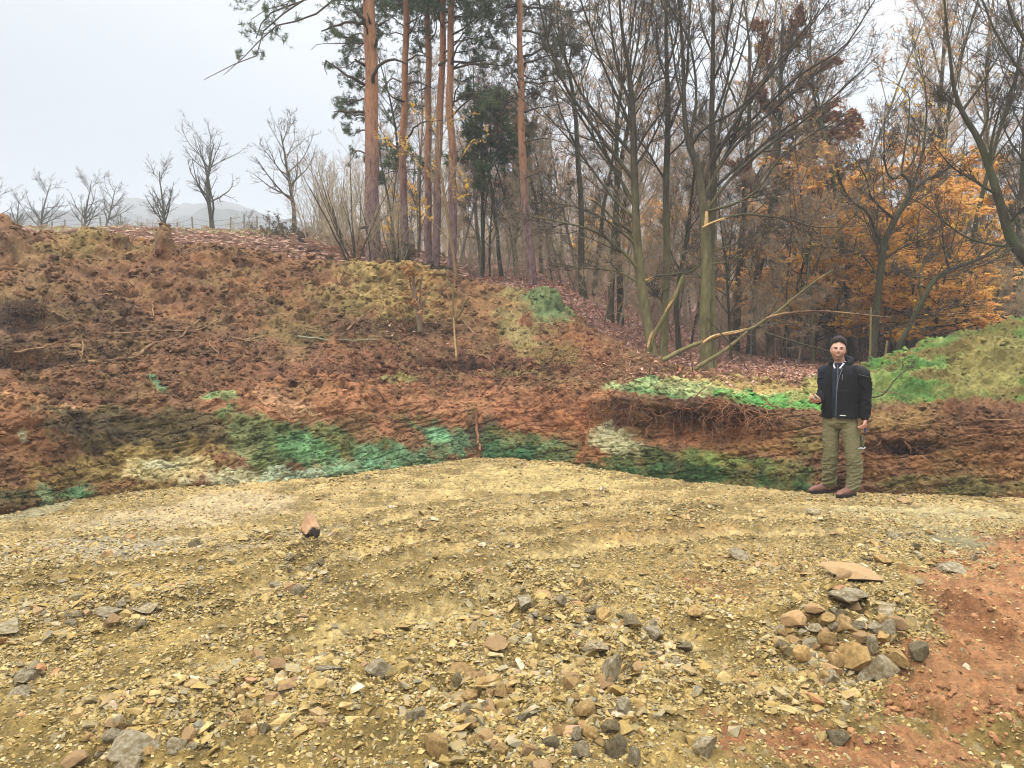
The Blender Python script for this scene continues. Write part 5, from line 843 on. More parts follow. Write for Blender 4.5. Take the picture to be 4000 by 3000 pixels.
PROTO = [grown('forest_tree', 11, .11, 61, B_dark, B_twigr, 600, LF_mx, .05), grown('forest_tree', 12.5, .12, 62, B_brown, B_twig, 900, LF_br), grown('forest_tree', 9.5, .08, 63, B_grey, B_twigr, 700, LF_mx, .05), grown('forest_tree', 10.5, .09, 64, B_dark, B_twigd, 300, LF_mx, .05, .5), grown('forest_tree', 8, .06, 65, B_green, B_twig, 700, LF_mx, .05, .25), grown('forest_tree', 11.5, .10, 66, B_brown, B_twigr, 900, LF_br, .05, .3)]
def beech(seed, h, leafn, leafm, leafs=.05):
    """understorey tree whose boughs lie in flat layers"""
    r = np.random.RandomState(seed); root = bpy.data.objects.new('beech_tree', None); SC.collection.objects.link(root); tag(root, 'prototype', 'beech tree')
    t = grow(np.array([[0, 0, -.2]]), np.array([[0, 0, 1.]]), np.array([h]), 14, .06, .03, r); R = .05*np.linspace(1.2, .15, 15)[None]; tb = Tubes(); tb.add(t, R, 7)
    p, d_, ln, rd = spawn(t, R, np.array([h]), 26, r, .18, .97, (1.1, 1.5), (.28, .5), .5, .4, .45); q = grow(p, d_, ln, 8, .07, .015, r); RR = taper(rd, 8, .25); tb.add(q, RR, 4); tb.build('trunk', B_dark, root)
    bt = Tubes(); out = twigs(bt, q, RR, ln, r, [dict(per=8, n=4, wob=.08, up=-.01, ang=(.5, .9), ratio=(.35, .6), rr=.6, k=3, flat=.15), dict(per=4, n=3, wob=.1, up=-.01, ang=(.5, .9), ratio=(.4, .7), rr=.7, k=3, flat=.2)], minr=.004); bt.build('crown', B_twigd, root)
    leaves_mesh('leaves', np.concatenate([seg_points(out[-1], leafn*2//3, r), seg_points(out[-2], leafn//3, r)]), leafs*(.7+.6*r.rand(leafn*2//3+leafn//3)), leafm, r, root, flat=.45); return root
BEECH = [beech(71, 5.5, 9000, LF_or, .07), beech(72, 4.5, 8000, LF_yo, .065), beech(73, 6.5, 9500, LF_or, .07)]
SAPL = [grown('sapling', 5.0, .028, 81, B_grey, B_twig, 260, LF_mx, .04, .15, cat='sapling', dense=.9, thin=.8), grown('sapling', 4.0, .022, 82, B_brown, B_twigr, 220, LF_br, .04, .1, cat='sapling', dense=.9, thin=.8), grown('sapling', 6.0, .035, 83, B_dark, B_twigd, 200, LF_mx, .045, .2, cat='sapling', thin=.8), grown('sapling', 4.5, .025, 84, B_grey, B_twigr, 0, None, .04, .1, cat='sapling', spread=.8, thin=.8)]
UNDER = [fan_shrub('undergrowth_shrub', 0, 0, 1, 14, 1.9, .7, 'prototype', 85, B_twig, leafn=60, r0=.010, loc=(0, 0, 0)), fan_shrub('undergrowth_shrub', 0, 0, 1, 16, 1.5, .9, 'prototype', 86, B_twigr, leafn=90, r0=.009, loc=(0, 0, 0))]
used = set()
def place(proto, px, d, sc, rz=None, label=None, group=None, tilt=.05):
    q = P(px, 1400, d); z = gz_at(px, d); loc = (q[0], d, z-.05); rz = (random.gauss(0, tilt), random.gauss(0, tilt), random.uniform(0, 6.28)) if rz is None else ((0, 0, rz) if not isinstance(rz, tuple) else rz)
    if proto.name in used: o = copy_tree(proto, loc, rz, sc, label)
    else:
        used.add(proto.name); o = proto; o.location = loc; o.rotation_euler = rz; o.scale = (sc, sc, sc) if not isinstance(sc, tuple) else sc; o['label'] = label
    if group: o['group'] = group
    return o
random.seed(99)
def spread_px(n, a, b): return [a+(b-a)*(i+random.uniform(.1, .9))/n for i in range(n)]
# trunks one can tell apart at mid distance
for k, (px, d, pr, sc, lab) in enumerate([(2280, 21, 0, .95, 'dark trunk standing in the litter right of the lone pine'), (2385, 18.5, 3, .9, 'dark curved trunk left of the left hornbeam'), (2420, 19, 0, .85, 'thin dark trunk just left of the left hornbeam'), (2320, 24, 3, .9, 'second dark trunk on the leafy slope behind the green crest'), (3090, 22, 2, .9, 'straight thin trunk right of the fallen trunks'), (3010, 24, 1, 1.0, 'brown trunk behind the forked hornbeam'), (2870, 21, 0, 1.0, 'dark trunk behind the broken limb'), (3230, 20, 2, .95, 'thin trunk left of the crooked tree'), (3620, 22, 0, 1.0, 'dark trunk rising behind the green heap'), (3760, 18, 3, .9, 'dark leaning trunk behind the heap crest'), (3845, 23, 1, 1.05, 'brown trunk far right above the heap'), (3530, 24, 2, 1.0, 'trunk seen between the forking arms behind the man'), (3180, 18, 4, .9, 'green stemmed young tree left of the man'), (3330, 18.5, 3, 1.0, 'tall dark trunk directly above the man'), (1960, 24, 3, .8, 'thin dark trunk between the pine row and the lone pine'), (2005, 26, 4, .9, 'slim trunk left of the lone pine')]):
    place(PROTO[pr], px, d, sc, label=lab, group='trees of the wood')
lab_f = ['bare brown tree of the deep wood behind the hornbeams', 'bare tree deep in the wood behind the pine row', 'bare tree deep in the wood behind the green heap']
def zone_label(px): return lab_f[1] if px < 2150 else (lab_f[0] if px < 3300 else lab_f[2])
zg = {0: 'trees behind the hornbeams', 1: 'trees behind the pine row', 2: 'trees behind the green heap'}
def zid(px): return 1 if px < 2150 else (0 if px < 3300 else 2)
for (n, d0, d1, a, b_) in [(22, 25, 32, 1500, 4150), (36, 33, 44, 1500, 4200), (50, 46, 70, 1450, 4250)]:
    for i, px in enumerate(spread_px(n, a, b_)):
        z_ = zid(px); s_ = random.uniform(.72, 1.0)*(.80 if px < 2400 else .92)*(.9 if 2900 < px < 3500 else 1); place(random.choice(PROTO), px, random.uniform(d0, d1), (s_*1.15, s_*1.15, s_), label=lab_f[z_], group=zg[z_])
for (n, d0, d1, a, b_) in [(44, 17, 24, 1850, 4150), (56, 24, 36, 1500, 4150)]:
    for i, px in enumerate(spread_px(n, a, b_)):
        d = random.uniform(d0, d1)
        if px < 2350 and d < 20: d += 4
        s_ = random.uniform(.7, 1.15); z_ = zid(px); place(random.choice(SAPL), px, d, s_, label=['thin bare sapling of the understorey behind the hornbeams', 'thin bare sapling of the understorey behind the pines', 'thin bare sapling of the understorey behind the green heap'][z_], group='saplings '+zg[z_][6:], tilt=.10)
for (n, d0, d1, a, b_) in [(34, 18, 27, 1850, 4150), (40, 27, 42, 1450, 4150)]:
    for i, px in enumerate(spread_px(n, a, b_)):
        d = random.uniform(d0, d1)
        if px < 2350 and d < 20: d += 4
        z_ = zid(px); place(random.choice(UNDER), px, d, random.uniform(.7, 1.2), label=['low bare twiggy shrub on the leaf litter behind the hornbeams', 'low bare twiggy shrub behind the pines', 'low bare twiggy shrub behind the green heap'][z_], group='undergrowth '+zg[z_][6:])
BE = [(3240, 17.8, 0, .7, 'low orange beech right of the fallen tree tip'), (3420, 17.5, 1, .6, 'low yellow beech at the foot of the crooked tree'), (3800, 17.5, 2, .5, 'low orange beech over the right part of the heap'), (3540, 17, 2, .65, 'low orange beech at the heap crest'), (3180, 18.5, 1, .8, 'yellow orange beech low between the fallen tree and the man'), (3000, 21.5, 0, .8, 'orange beech glimpsed behind the forked hornbeam'), (3640, 17.5, 0, .75, 'small orange beech just over the heap'), (3080, 19.5, 0, .95, 'orange beech close behind the fallen tree'), (3290, 20.5, 2, .85, 'orange beech close to the left of the crooked tree'), (3480, 19.5, 0, 1.0, 'orange beech close behind the crooked tree'), (3580, 18.5, 1, .9, 'yellow beech close behind the heap crest'), (3730, 20, 0, 1.0, 'orange beech close behind the heap crest at right'), (3860, 21, 1, .9, 'yellow beech near the right edge'), (3380, 23, 1, 1.0, 'yellow topped beech above the crooked tree'), (3120, 24, 0, 1.0, 'orange leaved beech low between the oak and the crooked tree'), (3230, 26, 2, 1.0, 'orange beech in layered leaf left of the crooked tree'), (3360, 25, 0, 1.05, 'orange beech behind the crooked tree'), (3560, 22, 0, 1.0, 'bright orange yellow beech right of the crooked tree'), (3660, 20.5, 1, 1.05, 'yellow leaved beech just above the green heap'), (3700, 25, 2, .8, 'tall orange beech behind the yellow one'), (3800, 24, 0, .9, 'small orange beech toward the right edge'), (3480, 29, 2, .85, 'distant orange beech between the dark trunks'), (3600, 28, 1, 1.1, 'tall yellow leaved beech high behind the straight trunk'), (3290, 30, 1, 1.2, 'yellow beech deep behind the man'), (2330, 30, 1, .8, 'small yellow beech left of the left hornbeam'), (2540, 31, 0, .75, 'small orange beech behind the left hornbeam'), (3040, 32, 2, .9, 'small orange beech far behind the oak'), (1620, 30, 1, .7, 'small yellow tree behind the second pine'), (2700, 34, 2, .9, 'faint orange beech between the hornbeam pairs')]
for px, d, pr, sc, lab in BE: place(BEECH[pr], px, d, sc, label=lab, group='autumn beeches of the understorey')
# the far side of the wood: one mass of twigs beyond the trees one can tell apart
def wood_mass(seed, n, x0, x1, d0, d1):
    r = np.random.RandomState(seed); px = x0+(x1-x0)*r.rand(n); d = d0+(d1-d0)*r.rand(n); q = P(px, 1400, d); z = np.array([gz_at(a, min(b_, 290)) for a, b_ in zip(px, d)]); b0 = np.stack([q[:, 0], d, z], -1); h = (4.5+3.0*r.rand(n))*np.interp(px, [1300, 1800, 2600, 4400], [.8, .9, 1.15, 1.3])
    dr = np.stack([.10*r.randn(n), .1*r.randn(n), np.ones(n)], -1); t = grow(b0, dr, h, 8, .05, .03, r); R = taper(.05+.06*r.rand(n), 8, .2); tb = Tubes(); tb.add(t, R, 4)
    twigs(tb, t, R, h, r, [dict(per=9, n=4, wob=.13, up=.06, ang=(.4, 1.0), ratio=(.2, .42), rr=.5, k=3, t0=.08), dict(per=5, n=3, wob=.15, up=.04, ang=(.4, 1.0), ratio=(.35, .6), rr=.65, k=3)], minr=.010); return tb
tag(wood_mass(91, 620, 1250, 4400, 48, 100).build('far_wood', B_twigr), 'far side of the bare wood reading as one brown grey mass', 'wood', kind='stuff')

# ------------------------------------------------------------------ field edge: fruit trees, fence, bracken
def fruit(seed, h, low, name='fruit_tree'):
    r = np.random.RandomState(seed); root = bpy.data.objects.new(name, None); SC.collection.objects.link(root); tag(root, 'prototype', 'fruit tree')
    t = grow(np.array([[0, 0, -.3]]), np.array([[.05*r.randn(), 0, 1.]]), np.array([h]), 12, .07, .04, r); R = h*.020*np.linspace(1.3, .2, 13)[None]; tb = Tubes(); tb.add(t, R, 8)
    p, d_, ln, rd = spawn(t, R, np.array([h]), 17, r, low, .95, (.6, 1.15), (.45, .75), .55, None, .5); q = grow(p, d_, ln, 10, .10, .05, r); RR = taper(rd, 10, .25); tb.add(q, RR, 5); tb.build('trunk', B_dark, root)
    bt = Tubes(); twigs(bt, q, RR, ln, r, [dict(per=7, n=6, wob=.12, up=.06, ang=(.5, .9), ratio=(.3, .55), rr=.55, k=4), dict(per=4, n=4, wob=.13, up=.07, ang=(.5, 1.0), ratio=(.35, .6), rr=.7, k=3, lmin=.18)], minr=.006); bt.build('crown', B_twigd, root); return root
FRU = [fruit(201, 4.6, .15), fruit(202, 3.6, .10), fruit(203, 4.4, .30)]
for px, d, pr, h, lab in [(838, 38, 0, 1.18, 'largest bare fruit tree with round crown on the field edge'), (655, 37, 1, .98, 'bare fruit tree leaning left beside the largest one'), (1158, 34, 2, 1.12, 'bare fruit tree with tall crooked trunk above the bramble'), (165, 44, 1, .95, 'small bare fruit tree with upright twigs near the left edge'), (335, 42, 1, .92, 'first of two close small fruit trees left of the gap'), (418, 44, 2, .78, 'second of two close small fruit trees left of the gap'), (5, 43, 0, .72, 'bare fruit tree cut by the left frame edge'), (75, 46, 1, .7, 'tiny bare fruit tree right of the one at the left edge'), (990, 46, 1, .45, 'small far fruit tree between the largest one and the crooked one'), (480, 47, 1, .5, 'small faint fruit tree just right of the close pair')]:
    place(FRU[pr], px, d, h, rz=random.uniform(0, 6), label=lab, group='bare fruit trees on the field edge')
M_post = plain_mat('weathered_post', C(128, 120, 108), .9, .3, 12)
fpos = [P(px, 1400, 41.)*np.array([1, 1, 0]) for px in (-60, 12, 52, 98, 158, 212, 264, 330, 405, 482, 560, 640, 700, 762, 830, 905, 962, 1010, 1060)]
for q, px in zip(fpos, (-60, 12, 52, 98, 158, 212, 264, 330, 405, 482, 560, 640, 700, 762, 830, 905, 962, 1010, 1060)): q[2] = gz_at(px, 41.)
fence = empty('fence', fpos[0], 'old wire fence on leaning grey posts along the field edge', 'fence')
random.seed(5)
tops = []
for q in fpos:
    b = Tubes(); t_ = q+np.array([random.uniform(-.06, .06), 0, random.uniform(.75, 1.1)]); b.add(np.array([q-np.array([0, 0, .3]), (q+t_)/2, t_]), np.array([.05, .045, .04]), 6); b.build('post', M_post, fence, loc=fpos[0]); tops.append(t_)
for hh in (.35, .62, .9):
    b = Tubes(); b.add(np.array([q+(t_-q)*hh for q, t_ in zip(fpos, tops)]), np.full(len(fpos), .009), 3); b.build('wire', M_post, fence, loc=fpos[0])
for px, d, sc, lab in [(600, 36, .55, 'pale dry shrub with seed heads on the field edge'), (560, 38, .5, 'pale dry shrub left of the other on the field edge'), (930, 37, .6, 'grey green low bush right of the largest fruit tree'), (985, 36, .55, 'grey low bush on the field edge'), (1330, 24, .9, 'reddish bare shrub in the bracken left of the pines'), (700, 39, .5, 'small dry shrub by the fence')]:
    place(UNDER[0], px, d, sc, rz=1.0+px, label=lab, group='low shrubs on the field edge')
# bracken
def frond_mesh(name, pos, ln, r, mat):
    n = len(pos); k = 7; a = r.rand(n)*6.28; h = np.stack([np.cos(a), np.sin(a), 0*a], -1); s_ = np.stack([-np.sin(a), np.cos(a), 0*a], -1); up = np.array([0, 0, 1.]); rise = .55+.35*r.rand(n); V = []; 
    for i in range(k):
        t0 = .25+.75*i/k; t1 = t0+.10; w_ = .34*(1-t0)**.7+.03
        def pt(t): return pos+(h*(t*.9)[..., None] if hasattr(t, 'shape') else pos*0+h*t*.9)*ln[:, None]+up*((rise*t-.75*t*t)*ln)[:, None]
        for sg in (-1, 1):
            c0 = pos+h*(t0*.8*ln)[:, None]+up*((rise*t0*1.3-.8*t0*t0)*ln)[:, None]; c1 = pos+h*(t1*.8*ln)[:, None]+up*((rise*t1*1.3-.8*t1*t1)*ln)[:, None]
            o = s_*(sg*w_*ln)[:, None]+up*(-.10*w_*ln+.05*ln*r.randn(n)*.5)[:, None]+h*(.08*ln)[:, None]; V += [c0, c1, c1+o*.9, c0+o]
    V = np.stack(V, 1); idx = np.arange(n*k*2*4).reshape(-1, 4); return mesh_np(name, V.reshape(-1, 3), [idx], mat, smooth=False)
r = np.random.RandomState(17); n = 15000; d_ = 13.2*(40/13.2)**(r.rand(n)**.8); px = -900+r.rand(n)*2900; keep = (px < 1500) | ((px < 1800) & (d_ > 18)) | ((d_ > 20) & (px < 1750) & (r.rand(n) < .5)); keep &= (fbm(np.stack([px/120, d_*.4, 0*d_], -1), 3, 7) > -.25) & (d_ > 14.2+sstep(700, 1500, px)*2.2)
px, d_ = px[keep], d_[keep]; p0 = P(px, 1400, d_); jj = np.clip(np.searchsorted(fd, d_)-1, 0, len(fd)-2); ii = np.clip(np.searchsorted(fxi, px)-1, 0, len(fxi)-2)
pos = np.stack([p0[:, 0], d_, Zg[jj, ii]], -1); M_brk = island_mat('dead_bracken', [(0, C(166, 124, 106)), (.35, C(190, 148, 128)), (.6, C(150, 112, 94)), (.8, C(206, 172, 146)), (.95, C(170, 152, 106)), (1, C(136, 100, 84))], .85, .1, 8, transl=.2)
tag(frond_mesh('bracken', pos, (.28+.34*r.rand(len(pos)))*(1+.2*(d_ > 24)), r, M_brk), 'reddish brown dead bracken covering the field behind the bank', 'bracken', kind='stuff')
n = 5000; d_ = 28+14*r.rand(n); px = -900+r.rand(n)*2200; p0 = P(px, 1400, d_); jj = np.clip(np.searchsorted(fd, d_)-1, 0, len(fd)-2); ii = np.clip(np.searchsorted(fxi, px)-1, 0, len(fxi)-2); pos = np.stack([p0[:, 0], d_, Zg[jj, ii]], -1)
M_gr = island_mat('dry_grass', [(0, C(150, 150, 92, 1)), (.5, C(176, 168, 110, 1)), (1, C(128, 134, 80, 1))], .85, .1, 8, transl=.2)
tufts('dry_grass', pos, .22+.15*r.rand(n), M_gr, None, r, 7, .06); tag(bpy.data.objects['dry_grass'], 'pale green dry grass at the top of the field', 'grass', kind='stuff')
def bush(name, px, py, d, R_, h, label, seed, leafm, n=1800, loc=None):
    r = np.random.RandomState(seed); b0 = P(px, py, d); root = empty(name, b0, label, 'bush'); a = r.rand(26)*6.28; dr = np.stack([np.cos(a)*(.4+r.rand(26)), np.sin(a)*(.4+r.rand(26)), np.ones(26)], -1); st = np.stack([r.randn(26)*R_*.4, r.randn(26)*R_*.4, np.full(26, -.1)], -1)
    q = grow(st, dr, h*(.8+.6*r.rand(26)), 10, .16, -.02, r, .12); R = taper(np.full(26, .009), 10, .4); tb = Tubes(); tb.add(q, R, 4); out = twigs(tb, q, R, np.full(26, h), r, [dict(per=10, n=5, wob=.2, up=0, ratio=(.2, .4), k=3, droop=.1)], minr=.004); tb.build('stems', B_dark, root)
    leaves_mesh('leaves', np.concatenate([seg_points(out[0], n//2, r), seg_points(q, n//2, r)])+r.randn(n//2*2, 3)*.03, .045*(.7+.6*r.rand(n//2*2)), leafm, r, root, flat=1.0); return root
LF_bram = island_mat('bramble_leaves', [(0, C(84, 72, 50)), (.3, C(112, 96, 62)), (.6, C(96, 104, 64)), (.85, C(140, 110, 74)), (1, C(72, 60, 46))], .75, .1, 9, transl=.15)
bush('bramble_bush', 1120, 945, 29, .8, 1.1, 'dark bramble mound at the foot of the crooked fruit tree', 301, LF_bram, 2600)
bush('bramble_bush', 1165, 955, 27, .5, .7, 'smaller bramble right of the dark bramble mound', 302, LF_bram, 1400)
bush('bramble_bush', 1545, 1045, 18.2, .5, .75, 'dark bramble tangle right of the thickest pine', 303, LF_bram, 1300)
bush('bramble_bush', 1420, 1005, 21, .6, .8, 'reddish bramble behind the fan shaped shrub', 304, LF_ru, 1300)
bush('bramble_bush', 1690, 1080, 18.3, .4, .5, 'small dark bramble at the foot of the pine row', 305, LF_bram, 800)

# ------------------------------------------------------------------ broken wood, sticks, roots
M_torn = plain_mat('torn_wood', C(206, 168, 116), .75, .4, 26, bd=.01); M_pale = bark_mat('pale_bark', C(104, 94, 62), C(150, 136, 94), C(112, 114, 66), 14); M_stick = bark_mat('stick_bark', C(140, 108, 76), C(176, 142, 104), C(104, 76, 56), 9); M_root = bark_mat('root_bark', C(124, 82, 58), C(172, 124, 90), C(96, 64, 48), 7); M_rootd = bark_mat('dark_root_bark', C(66, 50, 40), C(104, 80, 62), None, 9)
def poly3(pts, dd): return np.array([P(a, b, dd if np.isscalar(dd) else dd[i]) for i, (a, b) in enumerate(pts)])
def log(name, pts, dd, w0, w1, label, mat=M_pale, torn=None, twig=0, seed=1, cat='fallen branch', group=None, kinks=0):
    r = np.random.RandomState(seed); q = poly3(pts, dd); root = empty(name, q[0], label, cat, group); q2, ln = resample(q, 24); q2[1:-1] += r.randn(22, 3)*.006*ln*.3; dm = np.mean(q[:, 1]); tb = Tubes(); tb.add(q2, np.linspace(w0, w1, 24)/2/F*dm, 9); tb.build('trunk' if w0 > 14 else 'stick', mat, root, loc=q[0])
    if torn:
        for (tp_, td, tw0, tw1) in torn:
            s_ = poly3(tp_, td); s2, l2 = resample(s_, 8); tb = Tubes()
            for k in range(5): tb.add(s2+r.randn(1, 3)*.010+np.outer(np.linspace(0, 1, 8), r.randn(3)*.02), np.linspace(tw0, tw1, 8)/2/F*dm*.6, 4)
            tb.build('torn_wood', M_torn, root, loc=q[0])
    if twig:
        tb = Tubes(); twigs(tb, q2[None, 8:], np.linspace(w0, w1, 24)[None, 8:]/2/F*dm, np.array([ln]), r, [dict(per=twig, n=7, wob=.1, up=.03, ang=(.4, .9), ratio=(.15, .4), rr=.5, k=4), dict(per=5, n=4, wob=.12, up=.02, ratio=(.3, .5), k=3)], minr=.004); tb.build('twigs', B_twigd, root, loc=q[0])
    return root
log('broken_tree', [(2536, 1372), (2560, 1300), (2598, 1232), (2640, 1150), (2668, 1080)], [14.3, 14.2, 14.1, 14.0, 14.0], 20, 15, 'pale broken stem leaning over from the left hornbeam with torn wood at its foot', torn=[([(2530, 1355), (2542, 1318), (2560, 1290)], 14.2, 13, 4), ([(2600, 1215), (2625, 1175)], 13.95, 7, 3)], seed=1)
log('broken_branch', [(2520, 1098), (2560, 1080), (2620, 1072), (2690, 1062), (2742, 1030)], 14.6, 9, 6, 'thin snapped branch level across the two hornbeam trunks', torn=[([(2522, 1096), (2545, 1086)], 14.5, 7, 3)], mat=B_dark, seed=2, twig=4)
log('fallen_tree', [(2588, 1408), (2660, 1370), (2745, 1335), (2830, 1305), (2910, 1290), (2990, 1250), (3085, 1180), (3180, 1100), (3260, 1050)], [13.7, 13.7, 13.7, 13.6, 13.6, 13.5, 13.4, 13.2, 13.1], 20, 4, 'long pale fallen trunk with torn yellow middle slanting up to the right', torn=[([(2745, 1340), (2790, 1312), (2850, 1302), (2905, 1288)], 13.45, 17, 5)], twig=14, seed=3)
log('fallen_tree', [(2705, 1446), (2760, 1412), (2830, 1368), (2885, 1325), (2920, 1295)], [13.4, 13.4, 13.45, 13.5, 13.5], 17, 13, 'shorter green pale trunk lying under the long fallen trunk', twig=0, seed=4)
log('fallen_branch', [(2990, 1245), (3080, 1222), (3200, 1215), (3330, 1225), (3480, 1240)], 13.4, 10, 4, 'thin branch running level to the right from the fallen trunk', mat=M_stick, seed=5, twig=8)
log('fallen_branch', [(2990, 1300), (3060, 1322), (3140, 1345), (3240, 1372)], 13.2, 8, 5, 'dark curved branch dropping toward the head of the man', mat=B_dark, seed=6, twig=4)
log('fallen_branch', [(2760, 1240), (2840, 1330), (2900, 1410), (2945, 1490)], 12.9, 6, 3, 'thin dark branch crossing both fallen trunks', mat=B_dark, seed=7, twig=4)
log('fallen_branch', [(2700, 1420), (2735, 1350), (2775, 1280)], 13.2, 5, 3, 'thin stick leaning against the fallen trunks', mat=M_stick, seed=8, twig=3)
log('split_limb', [(2758, 880), (2760, 850), (2760, 825)], 14.35, 16, 11, 'pale torn stub where a limb broke from the forked hornbeam', mat=M_torn, torn=[([(2745, 888), (2775, 872), (2830, 852)], 14.3, 12, 4)], seed=9, cat='torn limb')
log('broken_branch', [(2290, 770), (2340, 800), (2400, 860), (2470, 910)], 14.7, 6, 12, 'dark limb with pale snapped tip left of the left hornbeam', mat=B_dark, torn=[([(2290, 770), (2320, 788)], 14.7, 6, 4)], seed=10, twig=5)
def surf(px, py, lift=.04):
    p, n_ = hit(px, py)
    if n_[1] > 0: n_ = -n_
    return p+n_*lift
def surf_stick(name, pts, w0, w1, label, mat=M_stick, lift=.05, seed=0, cat='stick', group=None, twig=0, lifts=None):
    r = np.random.RandomState(seed+900); q = np.array([surf(a, b, lift if lifts is None else lifts[i]) for i, (a, b) in enumerate(pts)]); dm = q[:, 1].mean(); q2, ln = resample(q, 18); q2[1:-1] += r.randn(16, 3)*.007; tb = Tubes(); tb.add(q2, np.linspace(w0, w1, 18)/2/F*dm, 6)
    root = empty(name, q2[0], label, cat, group); tb.build('stick', mat, root, loc=q2[0])
    if twig: tb = Tubes(); twigs(tb, q2[None], np.linspace(w0, w1, 18)[None]/2/F*dm, np.array([ln]), r, [dict(per=twig, n=6, wob=.12, up=.02, ang=(.4, .9), ratio=(.15, .4), rr=.5, k=4)], minr=.003); tb.build('twigs', mat, root, loc=q2[0])
    return root
ST = [([(51, 1377), (150, 1362), (262, 1340)], 9, 5, 'straight pale stick above the dark hollow at far left', M_stick, 2), ([(329, 1426), (443, 1410), (538, 1404), (589, 1366), (633, 1337), (702, 1321), (734, 1287), (772, 1261)], 19, 6, 'long crooked branch with thick dark butt on the left slope', M_stick, 4), ([(468, 1312), (601, 1299), (759, 1302), (816, 1277), (854, 1252)], 6, 4, 'thin pale stick lying level above the crooked branch', M_stick, 0), ([(655, 1385), (702, 1328), (734, 1233)], 7, 4, 'pale stick standing across the crooked branch', M_stick, 0), ([(905, 1331), (970, 1328), (1038, 1321)], 8, 6, 'short straight stick in the middle of the slope', M_stick, 0), ([(1158, 1321), (1234, 1331), (1330, 1332), (1400, 1333), (1470, 1338)], 11, 6, 'long dark grey branch lying level left of the snapped sapling', B_grey, 3), ([(183, 916), (220, 950), (253, 995)], 7, 4, 'curved stick poking from the crest at left', M_stick, 0), ([(297, 1024), (345, 1050), (392, 1084)], 5, 3, 'thin pale stick below the olive crest', M_stick, 0), ([(598, 1138), (590, 1190), (597, 1245)], 5, 3, 'upright pale twig on the left slope', M_stick, 0), ([(190, 1220), (225, 1236), (262, 1256)], 7, 4, 'pale stick right of the dark root ball', M_stick, 0), ([(807, 1302), (816, 1353), (848, 1391)], 5, 3, 'curved hanging twig in the middle left slope', M_stick, 0), ([(316, 1423), (322, 1385), (329, 1347)], 6, 4, 'short upright twig above the thick butt', M_stick, 0), ([(810, 1423), (860, 1418), (911, 1425)], 12, 8, 'dark bark strip lying on the lower slope', M_rootd, 0),
      ([(1359, 1300), (1450, 1222), (1544, 1138)], 6, 3, 'long thin pale stick slanting up toward the leafy stump', M_stick, 0), ([(2303, 1576), (2305, 1650), (2296, 1720), (2279, 1800)], 6, 4, 'long thin root hanging straight down the right cut face', M_root, 0), ([(1856, 1600), (1862, 1680), (1873, 1762)], 14, 9, 'brown root standing in the corner of the cut', M_root, 0), ([(1470, 1529), (1495, 1558), (1518, 1588)], 10, 8, 'pale broken root slanting in the red cut', M_root, 0), ([(2447, 1494), (2456, 1430), (2465, 1376)], 5, 3, 'thin upright twig near the left hornbeam foot', M_stick, 0), ([(1788, 1247), (1822, 1282), (1859, 1312)], 7, 4, 'pale stick behind the snapped sapling', M_stick, 0), ([(1812, 1210), (1850, 1260), (1882, 1300)], 5, 3, 'curved twig arching right of the snapped sapling', M_stick, 0), ([(1812, 1385), (1890, 1400), (1940, 1430)], 7, 4, 'stick below the snapped sapling', M_stick, 3), ([(2085, 1445), (2150, 1446)], 5, 4, 'short stick at right of the dark hollow', M_stick, 0), ([(2130, 1430), (2165, 1390)], 5, 3, 'short upright twig in the red spoil', M_stick, 0), ([(1340, 1060), (1400, 1085), (1470, 1105)], 5, 3, 'twig on the olive crest', M_stick, 2), ([(1440, 1130), (1520, 1130), (1610, 1110)], 6, 3, 'thin level branch left of the leafy stump', M_stick, 5), ([(3480, 1655), (3600, 1658), (3760, 1655), (3960, 1652)], 6, 4, 'long stick lying level right of the man', M_stick, 0), ([(3420, 1730), (3455, 1690), (3468, 1650)], 6, 4, 'curved pale root right of the man', M_root, 0), ([(3440, 1540), (3500, 1550), (3560, 1575)], 5, 3, 'short pale stick at the foot of the green heap', M_stick, 0)]
for i, (pts, w0, w1, lab, m_, tw) in enumerate(ST): surf_stick('fallen_stick', pts, w0, w1, lab, m_, .05, i, twig=tw)
q0 = surf(3395, 1550, .02)
log('bare_branch', [(3405, 1552), (3440, 1545), (3470, 1520), (3490, 1490), (3510, 1470), (3560, 1430)], 9.4, 7, 3, 'dark bare branch sticking out behind the arm of the man', mat=B_dark, twig=5, seed=77)
random.seed(31); 
for i in range(110):
    if i < 70: px, py = random.uniform(-100, 2350), random.uniform(1060, 1500)
    else: px, py = random.uniform(1500, 2500), random.uniform(1230, 1480)
    if py < 1010+px*.085 or (px > 1200 and py < 1060+(px-1400)*.25): continue
    a = random.uniform(-.9, .9)+(math.pi/2 if random.random() < .35 else 0); l_ = random.uniform(16, 75); dx, dy = math.cos(a)*l_, math.sin(a)*l_*.8
    try: surf_stick('twig', [(px, py), (px+dx*.5+random.uniform(-6, 6), py+dy*.5+random.uniform(-5, 5)), (px+dx, py+dy)], random.uniform(2.5, 5), 2, 'small twig or root end sticking out of the left slope' if px < 1400 else 'small twig or root end sticking out of the middle slope', random.choice([M_stick, M_root, M_rootd, M_stick]), random.uniform(.02, .12), 1000+i, 'twig', 'twigs on the left slope' if px < 1400 else 'twigs on the middle slope')
    except Exception: pass
